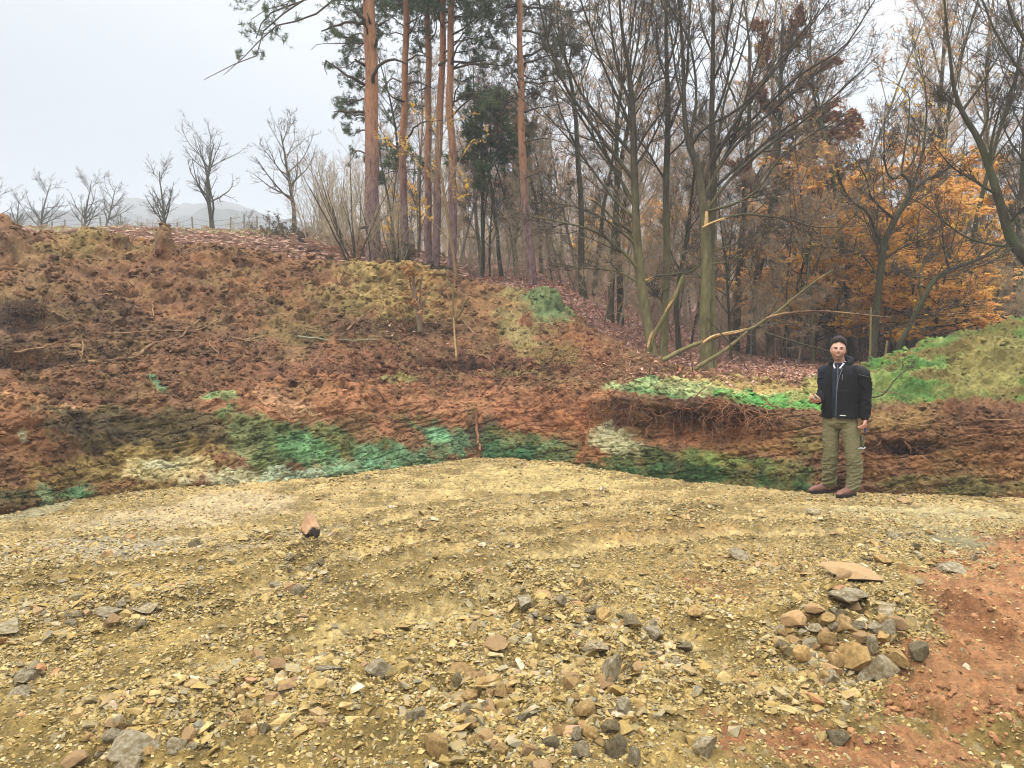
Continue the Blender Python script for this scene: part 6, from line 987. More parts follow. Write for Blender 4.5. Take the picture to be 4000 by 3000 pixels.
def tangle(name, px, py, rx, ry, n, ln, label, mat, seed, r0=.010, up=.0, out=.25, droop=.0, cat='root tangle', kind=None, wob=.28, ky=-.6):
    r = np.random.RandomState(seed); P0 = []; 
    while len(P0) < n:
        a = r.rand()*6.28; s_ = r.rand()**.5; h_, nn = hit(px+math.cos(a)*rx*s_, py+math.sin(a)*ry*s_)
        if h_ is not None: P0.append(h_)
    P0 = np.array(P0); d = np.stack([r.randn(n), ky-out*np.abs(r.randn(n)), up+.6*r.randn(n)], -1); L_ = ln*(.4+.9*r.rand(n)); q = grow(P0, d, L_, 9, wob, up, r, droop); R = taper(r0*(.4+.8*r.rand(n)), 9, .35); tb = Tubes(); tb.add(q, R, 4); tb2 = twigs(tb, q, R, L_, r, [dict(per=2, n=5, wob=wob, up=up, ratio=(.3, .6), k=3, droop=droop)], minr=.0025)
    return tag(tb.build(name, mat), label, cat, kind=kind)
tangle('root_tangle', 100, 1235, 85, 45, 55, .28, 'dark root ball torn out at the far left of the slope', M_rootd, 1, .009)
tangle('root_tangle', 470, 1160, 95, 55, 60, .28, 'dark root tangle below the olive crest at left', M_rootd, 2, .008)
tangle('root_tangle', 60, 1400, 190, 45, 70, .30, 'dark roots around the hollow at the left edge', M_rootd, 3, .008)
tangle('root_tangle', 400, 1400, 200, 35, 60, .30, 'roots around the thick butt of the crooked branch', M_rootd, 4, .007)
tangle('root_tangle', 1450, 1290, 200, 35, 110, .30, 'roots and twigs along the dark ledge left of the leafy stump', M_rootd, 5, .007)
tangle('root_tangle', 1800, 1420, 90, 20, 70, .28, 'dark roots under the snapped sapling', M_rootd, 6, .007)
tangle('root_tangle', 2010, 1440, 190, 22, 90, .32, 'roots spreading right of the snapped sapling', M_rootd, 7, .007)
tangle('root_tangle', 2240, 1400, 110, 45, 70, .32, 'reddish roots on the spoil edge below the leafy slope', M_root, 8, .006)
tangle('root_tangle', 2620, 1465, 130, 22, 70, .30, 'black brush heap at the foot of the hornbeams', M_rootd, 9, .008, up=.05)
tangle('hanging_roots', 2700, 1610, 370, 48, 130, .42, 'mat of fine brown roots hanging from the lip of the right cut', M_root, 10, .0085, out=.45, droop=.30, kind='stuff', wob=.34, cat='roots', ky=-.55)
tangle('hanging_roots', 2640, 1640, 300, 50, 90, .35, 'thin dark roots tangled under the lip of the right cut', M_rootd, 14, .006, out=.3, droop=.2, kind='stuff', wob=.4, cat='roots', ky=-.4)
tangle('hanging_roots', 2330, 1590, 160, 30, 80, .38, 'fine roots hanging left of the root mat', M_root, 11, .006, out=.3, droop=.4, kind='stuff', wob=.2, cat='roots', ky=-.5)
tangle('hanging_roots', 2880, 1660, 180, 40, 60, .38, 'loose roots under the mat near the man', M_root, 12, .007, out=.3, droop=.45, kind='stuff', wob=.22, cat='roots', ky=-.5)
tangle('root_tangle', 3680, 1700, 260, 50, 36, .22, 'small roots in the red bank right of the man', M_root, 13, .005, droop=.2)
# snapped sapling and leafy stump on the slope
a0, _ = hit(1783, 1398); dS = float(a0[1]); s0 = poly3([(1784, 1402), (1779, 1330), (1768, 1220), (1770, 1150), (1758, 1105), (1748, 1100)], dS-.05)
root = empty('snapped_sapling', s0[0], 'snapped pale sapling with a stripped yellow stem standing alone on the slope', 'snapped sapling'); q2, _ = resample(s0, 20); tb = Tubes(); tb.add(q2, np.linspace(11, 6, 20)/2/F*dS, 8); tb.add(resample(poly3([(1773, 1250), (1800, 1222), (1815, 1185), (1832, 1163)], [dS-.05, dS-.1, dS-.15, dS-.2]), 10)[0], np.linspace(8, 7, 10)/2/F*dS, 6); tb.build('stem', M_pale, root, loc=s0[0])
tb = Tubes(); tb.add(resample(poly3([(1783, 1396), (1777, 1330), (1772, 1240)], dS-.085), 10)[0], np.linspace(9, 5, 10)/2/F*dS, 6); tb.build('torn_wood', M_torn, root, loc=s0[0])
tb = Tubes(); twigs(tb, q2[None], np.full((1, 20), .012), np.array([1.5]), np.random.RandomState(3), [dict(per=16, n=7, wob=.12, up=.02, ang=(.6, 1.1), ratio=(.2, .55), rr=.5, k=4), dict(per=3, n=4, wob=.12, up=0, ratio=(.3, .6), k=3)], minr=.003); tb.build('twigs', M_stick, root, loc=s0[0])
a0, _ = hit(1640, 1290); dS = float(a0[1]); b0 = P(1640, 1292, dS); root = empty('leafy_stump', b0, 'broken brown stump wrapped in dry leaves left of the snapped sapling', 'stump'); tb = Tubes()
for pts, w0 in [([(1640, 1295), (1630, 1200), (1618, 1120), (1612, 1062)], 20), ([(1642, 1290), (1645, 1210), (1640, 1140), (1650, 1080)], 13), ([(1625, 1180), (1605, 1120), (1600, 1075)], 9), ([(1640, 1230), (1660, 1180), (1665, 1140)], 8)]: tb.add(resample(poly3(pts, dS-.1), 12)[0], np.linspace(w0, w0*.55, 12)/2/F*dS, 7)
tb.build('stem', B_brown, root, loc=b0); r = np.random.RandomState(4); tb = Tubes(); sq = resample(poly3([(1640, 1290), (1630, 1180), (1612, 1070)], dS-.1), 12)[0]; o_ = twigs(tb, sq[None], np.full((1, 12), .015), np.array([1.4]), r, [dict(per=26, n=7, wob=.14, up=.0, ang=(.5, 1.2), ratio=(.25, .6), rr=.4, k=4), dict(per=3, n=4, wob=.14, up=0, ratio=(.3, .6), k=3)], minr=.003); tb.build('twigs', M_stick, root, loc=b0)
leaves_mesh('leaves', seg_points(o_[0], 420, r)-b0, .04+.03*r.rand(420), LF_br, r, root, flat=1.2)
log('cut_stump', [(2178, 1192), (2176, 1150), (2172, 1128)], 18.2, 16, 15, 'small cut stump with orange leaves on top above the green crest', mat=B_grey, seed=12, cat='stump')
log('cut_stump', [(1330, 1118), (1334, 1080), (1328, 1068)], 14.7, 26, 18, 'torn pale stump on the olive crest', mat=M_pale, seed=13, cat='stump', torn=[([(1322, 1100), (1330, 1068)], 14.5, 18, 8)])
for pts, w0, lab in [([(3395, 1430), (3400, 1350), (3402, 1200)], 9, 'pale snapped pole right behind the man'), ([(3455, 1410), (3462, 1360), (3466, 1330)], 10, 'short pale pole at the left end of the green heap')]: log('broken_pole', pts, 13.0, w0, w0*.7, lab, mat=M_pale, seed=w0, cat='pole')

# ------------------------------------------------------------------ the man
class Solid:
    """closed tapering shapes, merged into one skin by remeshing"""
    def __init__(s): s.V = []; s.F = []; s.n = 0
    def raw(s, V, Fc): s.V.append(np.asarray(V, float)); s.F += [tuple(int(i)+s.n for i in f) for f in Fc]; s.n += len(V)
    def rings(s, R):
        """R: (m,k,3) rings, capped"""
        m, k, _ = R.shape; V = np.concatenate([R.reshape(-1, 3), R[0].mean(0)[None], R[-1].mean(0)[None]]); Fc = []
        for i in range(m-1):
            for j in range(k): Fc.append((i*k+j, i*k+(j+1) % k, (i+1)*k+(j+1) % k, (i+1)*k+j))
        for j in range(k): Fc.append((m*k, (j+1) % k, j)); Fc.append((m*k+1, (m-1)*k+j, (m-1)*k+(j+1) % k))
        s.raw(V, Fc)
    def limb(s, pts, rad, k=14, n=20, flat=None, fdir=None):
        pts = np.array(pts, float); rad = np.array(rad, float); x = np.concatenate([[0], np.cumsum(np.linalg.norm(np.diff(pts, axis=0), axis=1))]); xx = np.linspace(0, x[-1], n)
        q = catmull(pts, x, xx); r_ = np.interp(xx, x, rad); t = unit(np.gradient(q, axis=0)); q = np.vstack([q[0]-t[0]*r_[0]*.75, q[0]-t[0]*r_[0]*.4, q, q[-1]+t[-1]*r_[-1]*.4, q[-1]+t[-1]*r_[-1]*.75]); r_ = np.concatenate([[r_[0]*.45, r_[0]*.85], r_, [r_[-1]*.85, r_[-1]*.45]]); t = np.vstack([t[:1], t[:1], t, t[-1:], t[-1:]])
        ref = np.array(fdir if fdir is not None else (0, 1, 0.)); u = unit(ref-(t*ref).sum(1, keepdims=True)*t); v = np.cross(t, u); a = np.arange(k)*2*np.pi/k; fl = flat or 1.0
        s.rings(q[:, None]+r_[:, None, None]*(u[:, None]*np.cos(a)[None, :, None]*fl+v[:, None]*np.sin(a)[None, :, None]))
    def stack(s, rows, k=28, sq=1.0):
        """horizontal oval rings: (x, y, z, half width, half depth, turn)"""
        a = np.arange(k)*2*np.pi/k; R = []
        rows = np.array(rows, float); x = rows[:, 2]; zz = np.linspace(x[0], x[-1], max(8, int(abs(x[-1]-x[0])/.012))); rr = catmull(rows, x, zz) if x[-1] > x[0] else catmull(rows[::-1], x[::-1], zz)
        for x0, y0, z0, rx, ry, th in rr:
            ca, sa = np.sign(np.cos(a))*np.abs(np.cos(a))**sq, np.sign(np.sin(a))*np.abs(np.sin(a))**sq; lx, ly = rx*ca, ry*sa; R.append(np.stack([x0+lx*math.cos(th)-ly*math.sin(th), y0+lx*math.sin(th)+ly*math.cos(th), np.full(k, z0)], -1))
        s.rings(np.array(R))
    def ball(s, c, r_, rot=None):
        bm = bmesh.new(); bmesh.ops.create_icosphere(bm, subdivisions=3, radius=1); V = np.array([v.co[:] for v in bm.verts])*np.array(r_); Fc = [[v.index for v in f.verts] for f in bm.faces]; bm.free()
        if rot is not None: V = V@np.array(rot).T
        s.raw(V+np.array(c), Fc)
    def mesh(s, voxel, smooth=3, fac=.5):
        me = bpy.data.meshes.new('tmp'); me.from_pydata(np.concatenate(s.V).tolist(), [], s.F); o = bpy.data.objects.new('tmp', me); SC.collection.objects.link(o)
        m = o.modifiers.new('r', 'REMESH'); m.mode = 'VOXEL'; m.voxel_size = voxel
        if smooth: m2 = o.modifiers.new('s', 'SMOOTH'); m2.iterations = smooth; m2.factor = fac
        dg = bpy.context.evaluated_depsgraph_get(); ev = bpy.data.meshes.new_from_object(o.evaluated_get(dg)); V = np.zeros(len(ev.vertices)*3); ev.vertices.foreach_get('co', V); N_ = np.zeros(len(ev.vertices)*3); ev.vertices.foreach_get('normal', N_); Fc = np.zeros(len(ev.loops), int); ev.loops.foreach_get('vertex_index', Fc)
        tot = np.zeros(len(ev.polygons), int); ev.polygons.foreach_get('loop_total', tot); bpy.data.objects.remove(o); assert (tot == 4).all()
        return V.reshape(-1, 3), N_.reshape(-1, 3), Fc.reshape(-1, 4)
PM = P(3300, 1400, 8.46); mz = float(floor_h(np.array([PM[0]]), np.array([8.46]))[0]); MAN = np.array([PM[0], 8.46, mz+.015])
man = empty('person', MAN, 'dark haired man in black jacket and khaki trousers holding a green stone', 'person')
def col_mat(name, rough, spec=.25, bs=None, sc=60, bd=.004):
    m, t, b = nmat(name, rough, spec); a = t.nodes.new('ShaderNodeAttribute'); a.attribute_name = 'Col'; n = nz(t, sc, 5, .6); c = mixc(t, 1.0, a.outputs['Color'], ramp(t, n, [(.3, (.88,)*3), (.7, (1.12,)*3)]), 'MULTIPLY'); t.links.new(c, b.inputs['Base Color'])
    if bs: bump(t, b, nz(t, bs, 4, .6), .5, bd)
    return m
M_skin = col_mat('skin', .55, .35, 300, 90, .001); M_cloth = col_mat('trouser_cloth', .9, .15, 420, 40, .003); M_jack = col_mat('jacket_cloth', .82, .2, 380, 30, .003)
def frame(th): return np.array([math.cos(th), math.sin(th), 0]), np.array([math.sin(th), -math.cos(th), 0])      # his left, his front
TH = -.72
sd_, fr_ = frame(TH); UP = np.array([0, 0, 1.])
SHL = np.array([.135, -.085, 1.455]); SHR = np.array([-.150, .150, 1.46]); NK = np.array([-.035, .045, 1.50])
ELL = np.array([.192, -.085, 1.18]); WRL = np.array([.172, -.135, .915]); ELR = np.array([-.175, .17, 1.17]); WRR = np.array([-.285, .02, 1.085])
HC = np.array([-.078, .0, 1.675]); HTH = -.36; hs_, hf_ = frame(HTH); hs_ = unit(hs_+UP*-.05); hf_ = unit(hf_+UP*-.02); hu_ = np.cross(hf_, -hs_)*1.0; hu_ = hu_ if hu_[2] > 0 else -hu_
# head: sculpted from a sphere, in its own frame (x his left, y front, z up), in metres
def head_shape(V):
    """V on the unit sphere -> head surface"""
    x, y, z = V[:, 0], V[:, 1], V[:, 2]; X = x*.080; Y = y*.100; Z = z*.129
    low = np.clip(-z, 0, 1); jaw = sstep(.1, .95, low); X = X*(1-.24*jaw); Y = Y+np.where(y > 0, .014*jaw*y, 0); Y = np.where(y < 0, Y*(1-.30*jaw), Y)
    X = X*(1+.05*sstep(.3, 0, np.abs(z-.25))); g = lambda cx, cz, sx, sz: np.exp(-(((x-cx)/sx)**2+((z-cz)/sz)**2))*(y > 0)
    Y = Y+.024*g(0, -.16, .13, .12)+.014*g(0, .02, .10, .17)+.006*g(0, -.52, .30, .06)+.005*g(0, -.60, .25, .06)+.014*g(0, -.86, .34, .14)-.010*g(.36, .04, .17, .10)-.010*g(-.36, .04, .17, .10)+.006*g(.38, .20, .24, .07)+.006*g(-.38, .20, .24, .07)+.005*g(.50, -.25, .22, .2)+.005*g(-.50, -.25, .22, .2)-.004*g(0, -.56, .28, .022)-.004*g(.1, -.34, .5, .05)
    return np.stack([X, Y, Z], -1)
def hw(P_): return HC+P_[:, :1]*hs_+P_[:, 1:2]*hf_+P_[:, 2:3]*hu_
bm = bmesh.new(); bmesh.ops.create_icosphere(bm, subdivisions=6, radius=1); SV = np.array([v.co[:] for v in bm.verts]); SF = np.array([[v.index for v in f.verts] for f in bm.faces]); bm.free()
B = Solid(); B.raw(hw(head_shape(SV)), SF.tolist())
for sg in (1, -1):
    c = hw(np.array([[sg*.077, -.004, .000]]))[0]; rot = np.stack([unit(hs_*sg*.55-hf_*.8), unit(hf_+hs_*sg*.4), hu_], 1); B.ball(c, (.007, .018, .033), rot); B.ball(hw(np.array([[sg*.079, -.002, -.02]]))[0], (.008, .012, .014), rot)
B.limb([NK-UP*.06, NK+np.array([-.012, -.012, .05]), HC+np.array([0, .015, -.06])], [.064, .058, .056], n=10)
B.stack([(-.03, .04, .86, .15, .11, TH), (-.03, .04, 1.0, .15, .105, TH), (-.025, .04, 1.25, .165, .11, TH), (-.01, .035, 1.40, .14, .09, TH), (-.02, .04, 1.50, .08, .07, TH)])
B.limb([SHL*.9+NK*.1-UP*.03, ELL, WRL], [.044, .036, .029]); B.limb([SHR*.9+NK*.1-UP*.03, ELR, WRR], [.044, .036, .029])
LK = (.090, -.035, .50); LA = (.122, .012, .11); RK = (-.092, .115, .50); RA = (-.058, .240, .11)
B.limb([(.045, -.005, .90), LK, LA], [.080, .055, .034]); B.limb([(-.095, .085, .90), RK, RA], [.080, .055, .034])
for q in (LA, RA): B.limb([q, (q[0], q[1], .05)], [.034, .03], n=6)
# his left hand: hanging, fingers curled toward the thigh, thumb in front
def hand(wr, pdir, back, thumb, curl, spread_=.0, thumbcurl=.5, scale=1.0):
    """wr wrist, pdir along the palm, back out of the back of the hand, thumb toward the thumb side"""
    p, b_, t_ = unit(np.array(pdir, float)), None, unit(np.array(thumb, float)); t_ = unit(t_-p*(p@t_)); b_ = np.cross(t_, p); b_ = b_ if b_@np.array(back) > 0 else -b_
    s_ = scale; rot = np.stack([t_, b_, p], 1); B.ball(wr+p*.045*s_, (.041*s_, .015*s_, .052*s_), rot); B.limb([wr-p*.03, wr+p*.02*s_], [.027, .029*s_], n=6, flat=.75, fdir=b_)
    for i, (off, ln, cu) in enumerate([(.030, .074, 0), (.010, .082, .03), (-.010, .076, .08), (-.029, .060, .15)]):
        q = wr+p*(.086-.004*i)*s_+t_*off*s_; pts = [q-p*.02*s_]; a = curl[0]*.35+cu; d = p
        for j, fr in enumerate((.45, .30, .25)):
            a += curl[j] if j else curl[0]*.65; d = p*math.cos(a)-b_*math.sin(a)+t_*spread_*(1.5-i)*.2; pts.append(pts[-1]+unit(d)*ln*fr*s_*(1.25 if j == 0 else 1)); 
        B.limb(pts, [.0098*s_, .0094*s_, .0085*s_, .0074*s_], k=10, n=12)
    q = wr+p*.018*s_+t_*.026*s_; pts = [q, q+(p*.5+t_*.85-b_*.1)*.030*s_, q+(p*.95+t_*.9-b_*.35)*.045*s_, q+(p*1.0+t_*(.9-thumbcurl)-b_*(.4+thumbcurl*.9))*.066*s_]; B.limb(pts, [.0155*s_, .013*s_, .0110*s_, .0090*s_], k=10, n=12)
hand(WRL+np.array([.004, -.006, -.03]), (-.02, -.12, -1), (.95, -.5, .1), (-.45, -.85, 0), (.75, .95, .7), thumbcurl=.45, scale=1.04)
hand(WRR+np.array([-.012, -.012, .0]), (-.85, -.5, .02), (.15, .1, -1), (.35, -.9, .35), (.55, .75, .6), thumbcurl=.55, scale=1.04)
V, Nn, Fc = B.mesh(.0036, 2, .4); hl = (V-HC); lx, ly, lz = hl@hs_, hl@hf_, hl@hu_
skin = np.tile(srgb(226, 178, 152), (len(V), 1)); hd = (lz > -.16)
stub = sstep(-.035, -.06, lz)*(ly > -.03)*(lz > -.15)*.55; stub = np.maximum(stub, .5*np.exp(-((lz+.046)/.008)**2)*(np.abs(lx) < .03)*(ly > .05)); skin = mixm(skin, srgb(140, 104, 86), stub*hd)
skin = mixm(skin, srgb(216, 128, 108), .5*np.exp(-((np.abs(lx)-.04)**2+(lz+.03)**2)/.0005)*(ly > 0)); skin = mixm(skin, srgb(180, 100, 88), .8*np.exp(-(lx/.028)**4-((lz+.0675)/.0085)**4)*(ly > .05))
handm = (V[:, 2] < 1.15)*1.0; skin = mixm(skin, srgb(214, 146, 120), handm*.6)
body = mesh_np('body', V, [Fc], M_skin, man, col=np.clip(skin, 0, 1)*.66)
# eyes, brows, smile
M_eye = plain_mat('eye_white', (.38, .36, .34), .3, .02, 5, .5); M_iris = plain_mat('iris', (.035, .02, .012), .2, .1, 50, .5); M_brow = plain_mat('dark_hair', C(44, 34, 30), .75, .35, 160, .3); M_teeth = plain_mat('teeth', (.62, .6, .55), .35, .03, 5, .5); M_lip = plain_mat('lips', C(176, 98, 86), .5, .1, 30)
def face_pt(x, z, off=0.0):
    i = np.argmin((lx-x)**2+(lz-z)**2+np.where(ly > .02, 0, 9)); return HC+lx[i]*hs_+(ly[i]+off)*hf_+lz[i]*hu_
def ball_obj(name, c, r_, rot, mat, parent):
    s_ = Solid(); s_.ball(c, r_, rot); return mesh_np(name, np.concatenate(s_.V), [np.array(s_.F)], mat, parent)
HR = np.stack([hs_, hf_, hu_], 1)
for sg in (1, -1):
    c = face_pt(sg*.0295, .006, -.002); e_ = ball_obj('eye', c, (.0120, .0050, .0040), HR, M_eye, man); ball_obj('iris', c+hf_*.0040, (.0056, .0026, .0044), HR, M_iris, e_)
    tb = Tubes(); q = np.array([face_pt(sg*x_, z_, .0015) for x_, z_ in [(.013, .021), (.026, .0255), (.038, .0245), (.047, .018)]]); tb.add(resample(q, 10)[0], np.array([.0035]*8+[.002, .001]), 6); tb.build('eyebrow', M_brow, man)
    tb = Tubes(); q = np.array([face_pt(sg*x_, z_, .0012) for x_, z_ in [(.016, .008), (.028, .0125), (.041, .008)]]); tb.add(resample(q, 8)[0], np.full(8, .0016), 5); tb.build('eyelid', M_brow, man)
tb = Tubes(); tb.add(resample(np.array([face_pt(x_, z_, .0005) for x_, z_ in [(-.027, -.0585), (-.014, -.064), (0, -.066), (.014, -.064), (.027, -.0585)]]), 12)[0], np.array([.001, .0022]+[.0034]*8+[.0022, .001]), 6); tb.build('teeth', M_teeth, man)
for dz_, rr_ in ((.0052, .0026), (-.0050, .0034)):
    tb = Tubes(); tb.add(resample(np.array([face_pt(x_, z_+dz_*(1-abs(x_)/.03), .0012) for x_, z_ in [(-.029, -.057), (-.014, -.063), (0, -.066), (.014, -.063), (.029, -.057)]]), 12)[0], np.array([.001]+[rr_]*10+[.001]), 6); tb.build('lip', M_lip, man)
# hair: short sides, fuller combed top
hx, hy, hz_ = SV[:, 0], SV[:, 1], SV[:, 2]; HS = head_shape(SV); line = .60+.06*np.cos(hx*6)*(hy > 0); side = np.interp(hy, [-1, -.25, .05, .32, .55], [-.42, -.30, .10, .18, .60])
keep = hz_ > np.where(hy > .52, line, side); thick = .006+.016*sstep(.35, .8, hz_)+.010*sstep(.1, .8, hy)*sstep(.45, .75, hz_); hn = vnoise(SV*np.array([16, 5, 9]), 5)*.003+vnoise(SV*np.array([40, 12, 20]), 8)*.0016
rim = np.clip((hz_-np.where(hy > .52, line, side))/.12, .0, 1); HV = HS*(1+((thick*(.25+.75*rim)+hn*rim)/np.linalg.norm(HS, axis=1))[:, None]); inner = HS*.97
kf = keep[SF].all(1); u_, inv = np.unique(SF[kf], return_inverse=True); hair = mesh_np('hair', hw(HV[u_]), [inv.reshape(-1, 3)], M_brow, man); sm = hair.modifiers.new('thick', 'SOLIDIFY'); sm.thickness = .006; sm.offset = -1
# trousers
T = Solid(); T.stack([(-.028, .04, .84, .170, .125, TH), (-.028, .04, .90, .172, .128, TH), (-.028, .04, .965, .160, .118, TH)])
T.limb([(.050, -.01, .86), (.074, -.025, .68), (.092, -.038, .50), (.128, -.012, .30), (.124, .010, .105)], [.102, .098, .088, .086, .074], n=40, k=20); T.limb([(-.098, .09, .86), (-.100, .105, .68), (-.096, .112, .50), (-.080, .175, .30), (-.056, .236, .105)], [.100, .092, .082, .082, .070], n=40, k=20)
T.ball((-.03, .04, .83), (.15, .10, .07), None)
V, Nn, Fc = T.mesh(.0050, 3, .5); q = V.copy()
w_ = 1-np.abs(vnoise(np.stack([V[:, 0]*9+V[:, 2]*9, V[:, 1]*9, V[:, 2]*19-V[:, 0]*12], -1), 61)); w2_ = 1-np.abs(vnoise(np.stack([V[:, 0]*14-V[:, 2]*10, V[:, 1]*14, V[:, 2]*40], -1), 65)); low = sstep(.62, .28, V[:, 2])
wm = .3+.7*np.clip(vnoise(V*5, 69)+.4, 0, 1); V = V+Nn*((w_**4*(.007+.015*low)*wm+w2_**5*(.003+.004*low)-.004)*1.0)[:, None]
tc_ = np.tile(srgb(132, 126, 92), (len(V), 1)); tc_ = mixm(tc_, srgb(108, 102, 72), sstep(.2, .7, vnoise(V*7, 3))*.4); tc_ = mixm(tc_, srgb(140, 136, 106), sstep(.45, .1, V[:, 2])*.35)*.72
seam = np.exp(-((V[:, 0]-.175-.0*V[:, 2])/.004)**2)*0
tro = mesh_np('trousers', V, [Fc], M_cloth, man, col=tc_*.95)
M_kh = plain_mat('khaki_trim', C(120, 114, 82, .9), .9, .15, 60); M_blk = plain_mat('black_cord', (.012, .012, .014), .6, .1, 40); M_zip = plain_mat('grey_zip', (.13, .135, .145), .5, .1, 40, .5); M_tag = plain_mat('white_tag', (.62, .62, .60), .6, .03, 10)
def lofted(name, pts, rad, mat, parent=man, k=10, flat=None, fdir=None, n=16, vox=None):
    s_ = Solid(); s_.limb(pts, rad, k=k, n=n, flat=flat, fdir=fdir); return mesh_np(name, np.concatenate(s_.V), [np.array([f for f in s_.F if len(f) == 4]), np.array([f for f in s_.F if len(f) == 3])], mat, parent)
# cargo pocket on the outer thigh and its flap
s_ = Solid(); s_.ball((.176, -.075, .64), (.012, .055, .085), None); V, Nn, Fc = s_.mesh(.006, 2); mesh_np('pocket', V, [Fc], M_kh, tro)
# fleece and shirt
FLr = [(-.03, .038, .90, .155, .120, TH), (-.028, .038, 1.05, .160, .124, TH), (-.025, .038, 1.25, .172, .122, TH), (-.02, .038, 1.40, .165, .108, TH), (-.028, .042, 1.47, .11, .085, TH), (-.034, .044, 1.525, .072, .068, TH)]
s_ = Solid(); s_.stack(FLr); V, Nn, Fc = s_.mesh(.007, 3); V = V+Nn*(.006*np.abs(vnoise(V*np.array([8, 8, 14]), 4)))[:, None]; fl = mesh_np('fleece', V, [Fc], M_jack, man, col=np.tile(srgb(36, 42, 54), (len(V), 1))*.8)
def tpt(lx_, z_, off=.0):
    """a point on the front of the torso: lx_ to his left, z_ up"""
    rr = catmull(np.array(FLr), np.array([a[2] for a in FLr]), np.array([z_]))[0]; c = np.array([rr[0], rr[1], z_]); yy = rr[4]*math.sqrt(max(0, 1-(lx_/rr[3])**2)); return c+sd_*lx_+fr_*(yy+off)
lofted('zip', [tpt(.0, 1.20, .010), tpt(0, 1.32, .010), tpt(0, 1.44, .012), tpt(.0, 1.50, .016)], [.0035]*4, M_zip, fl)
M_shirt = plain_mat('white_shirt', (.72, .74, .80), .8, .05, 30)
col_ = Solid()
for sg in (1, -1): col_.limb([NK+sd_*sg*.058-fr_*.01+UP*.035, NK+sd_*sg*.05+fr_*.045+UP*.02, NK+sd_*sg*.028+fr_*.085-UP*.035], [.020, .022, .010], n=12, flat=.35, fdir=fr_)
V, Nn, Fc = col_.mesh(.0035, 1); mesh_np('shirt_collar', V, [Fc], M_shirt, man)
# jacket: open at the front, hood bunched behind the neck
J = Solid(); J.stack([(-.03, .035, .895, .205, .150, TH), (-.03, .035, .96, .203, .150, TH), (-.028, .035, 1.10, .200, .150, TH), (-.022, .035, 1.26, .205, .146, TH), (-.015, .035, 1.38, .205, .132, TH), (-.012, .038, 1.46, .175, .108, TH), (-.025, .045, 1.50, .115, .088, TH), (-.030, .047, 1.535, .085, .080, TH)], k=36)
J.limb([SHL+np.array([-.045, .02, -.02]), SHL+np.array([.022, -.018, -.055]), (ELL+SHL)/2+np.array([.016, -.012, .0]), ELL+np.array([.012, 0, 0]), (ELL+WRL)/2+np.array([.008, -.004, 0]), WRL+np.array([0, .003, .005])], [.070, .074, .072, .066, .061, .052], n=40, k=20)
J.limb([SHR+np.array([.045, -.02, -.02]), SHR+np.array([-.010, .01, -.045]), (ELR+SHR)/2, ELR, (ELR+WRR)/2, WRR+np.array([.01, .02, 0])], [.070, .074, .068, .060, .054, .046], n=40, k=20)
hood = []
for a in np.linspace(-.55, 3.75, 26):      # around the back of the neck, from collar to collar
    hood.append(NK+sd_*math.cos(a)*(.098+.02*math.sin(a))*1.0+(-fr_)*(math.sin(a)*.092+.01)+UP*(.012+.045*max(0, math.sin(a))))
J.limb(hood, [.024]+[.036]*3+[.040+.012*math.sin(i/19*math.pi) for i in range(18)]+[.036]*3+[.024], n=44, k=14, flat=1.1, fdir=(0, 0, 1)); J.limb([NK-fr_*.10+sd_*.10+UP*.055, NK-fr_*.135+UP*.03, NK-fr_*.09-sd_*.09+UP*.04], [.046, .060, .045], n=16)
V, Nn, Fc = J.mesh(.0062, 3, .5)
j1 = 1-np.abs(vnoise(np.stack([V[:, 0]*9+V[:, 2]*8, V[:, 1]*9, V[:, 2]*13-V[:, 0]*9], -1), 71)); j2 = vnoise(V*18, 73); arm = sstep(.16, .20, (V-np.array([-.02, .035, 0]))@sd_)+sstep(.17, .21, -(V-np.array([-.02, .035, 0]))@sd_)
V = V+Nn*((j1**5*(.004+.009*arm)-.002)+.002*j2)[:, None]
tl = (V-np.array([-.028, .036, 0])); tx_, ty_ = tl@sd_, tl@fr_
hemz = .895; fc_ = V[Fc].mean(1); fx_ = (fc_-np.array([-.028, .036, 0]))@sd_; fy_ = (fc_-np.array([-.028, .036, 0]))@fr_
opn = (fy_ > .05) & (fx_ > np.interp(fc_[:, 2], [.88, 1.1, 1.3, 1.45, 1.56], [-.052, -.055, -.062, -.066, -.06])) & (fx_ < np.interp(fc_[:, 2], [.88, 1.1, 1.3, 1.42, 1.50, 1.56], [-.000, .004, .016, .040, .056, .062])) & (fc_[:, 2] < 1.60); opn |= fc_[:, 2] < .886
opn &= ~((np.abs(fx_) > .19) & (fc_[:, 2] > .8) & False)
jc = np.tile(srgb(15, 15, 17), (len(V), 1)); jc = mixm(jc, srgb(30, 28, 30), sstep(1.36, 1.42, V[:, 2])*arm*.8); jc = mixm(jc, srgb(26, 31, 44), sstep(.12, .17, -tx_)*sstep(1.2, 1.3, V[:, 2])*.6)
u_, inv = np.unique(Fc[~opn], return_inverse=True); jk = mesh_np('jacket', V[u_], [inv.reshape(-1, 4)], M_jack, man, col=jc[u_]); so = jk.modifiers.new('thick', 'SOLIDIFY'); so.thickness = .007; so.offset = -1
jr = [(.90, .205, .150), (1.10, .200, .150), (1.26, .205, .146), (1.38, .205, .132), (1.46, .175, .108)]
def jpt(lx_, z_, off=.008):
    rx_, ry_ = np.interp(z_, [a[0] for a in jr], [a[1] for a in jr]), np.interp(z_, [a[0] for a in jr], [a[2] for a in jr]); return np.array([-.028, .036, z_])+sd_*lx_+fr_*(ry_*math.sqrt(max(0, 1-(lx_/rx_)**2))+off)
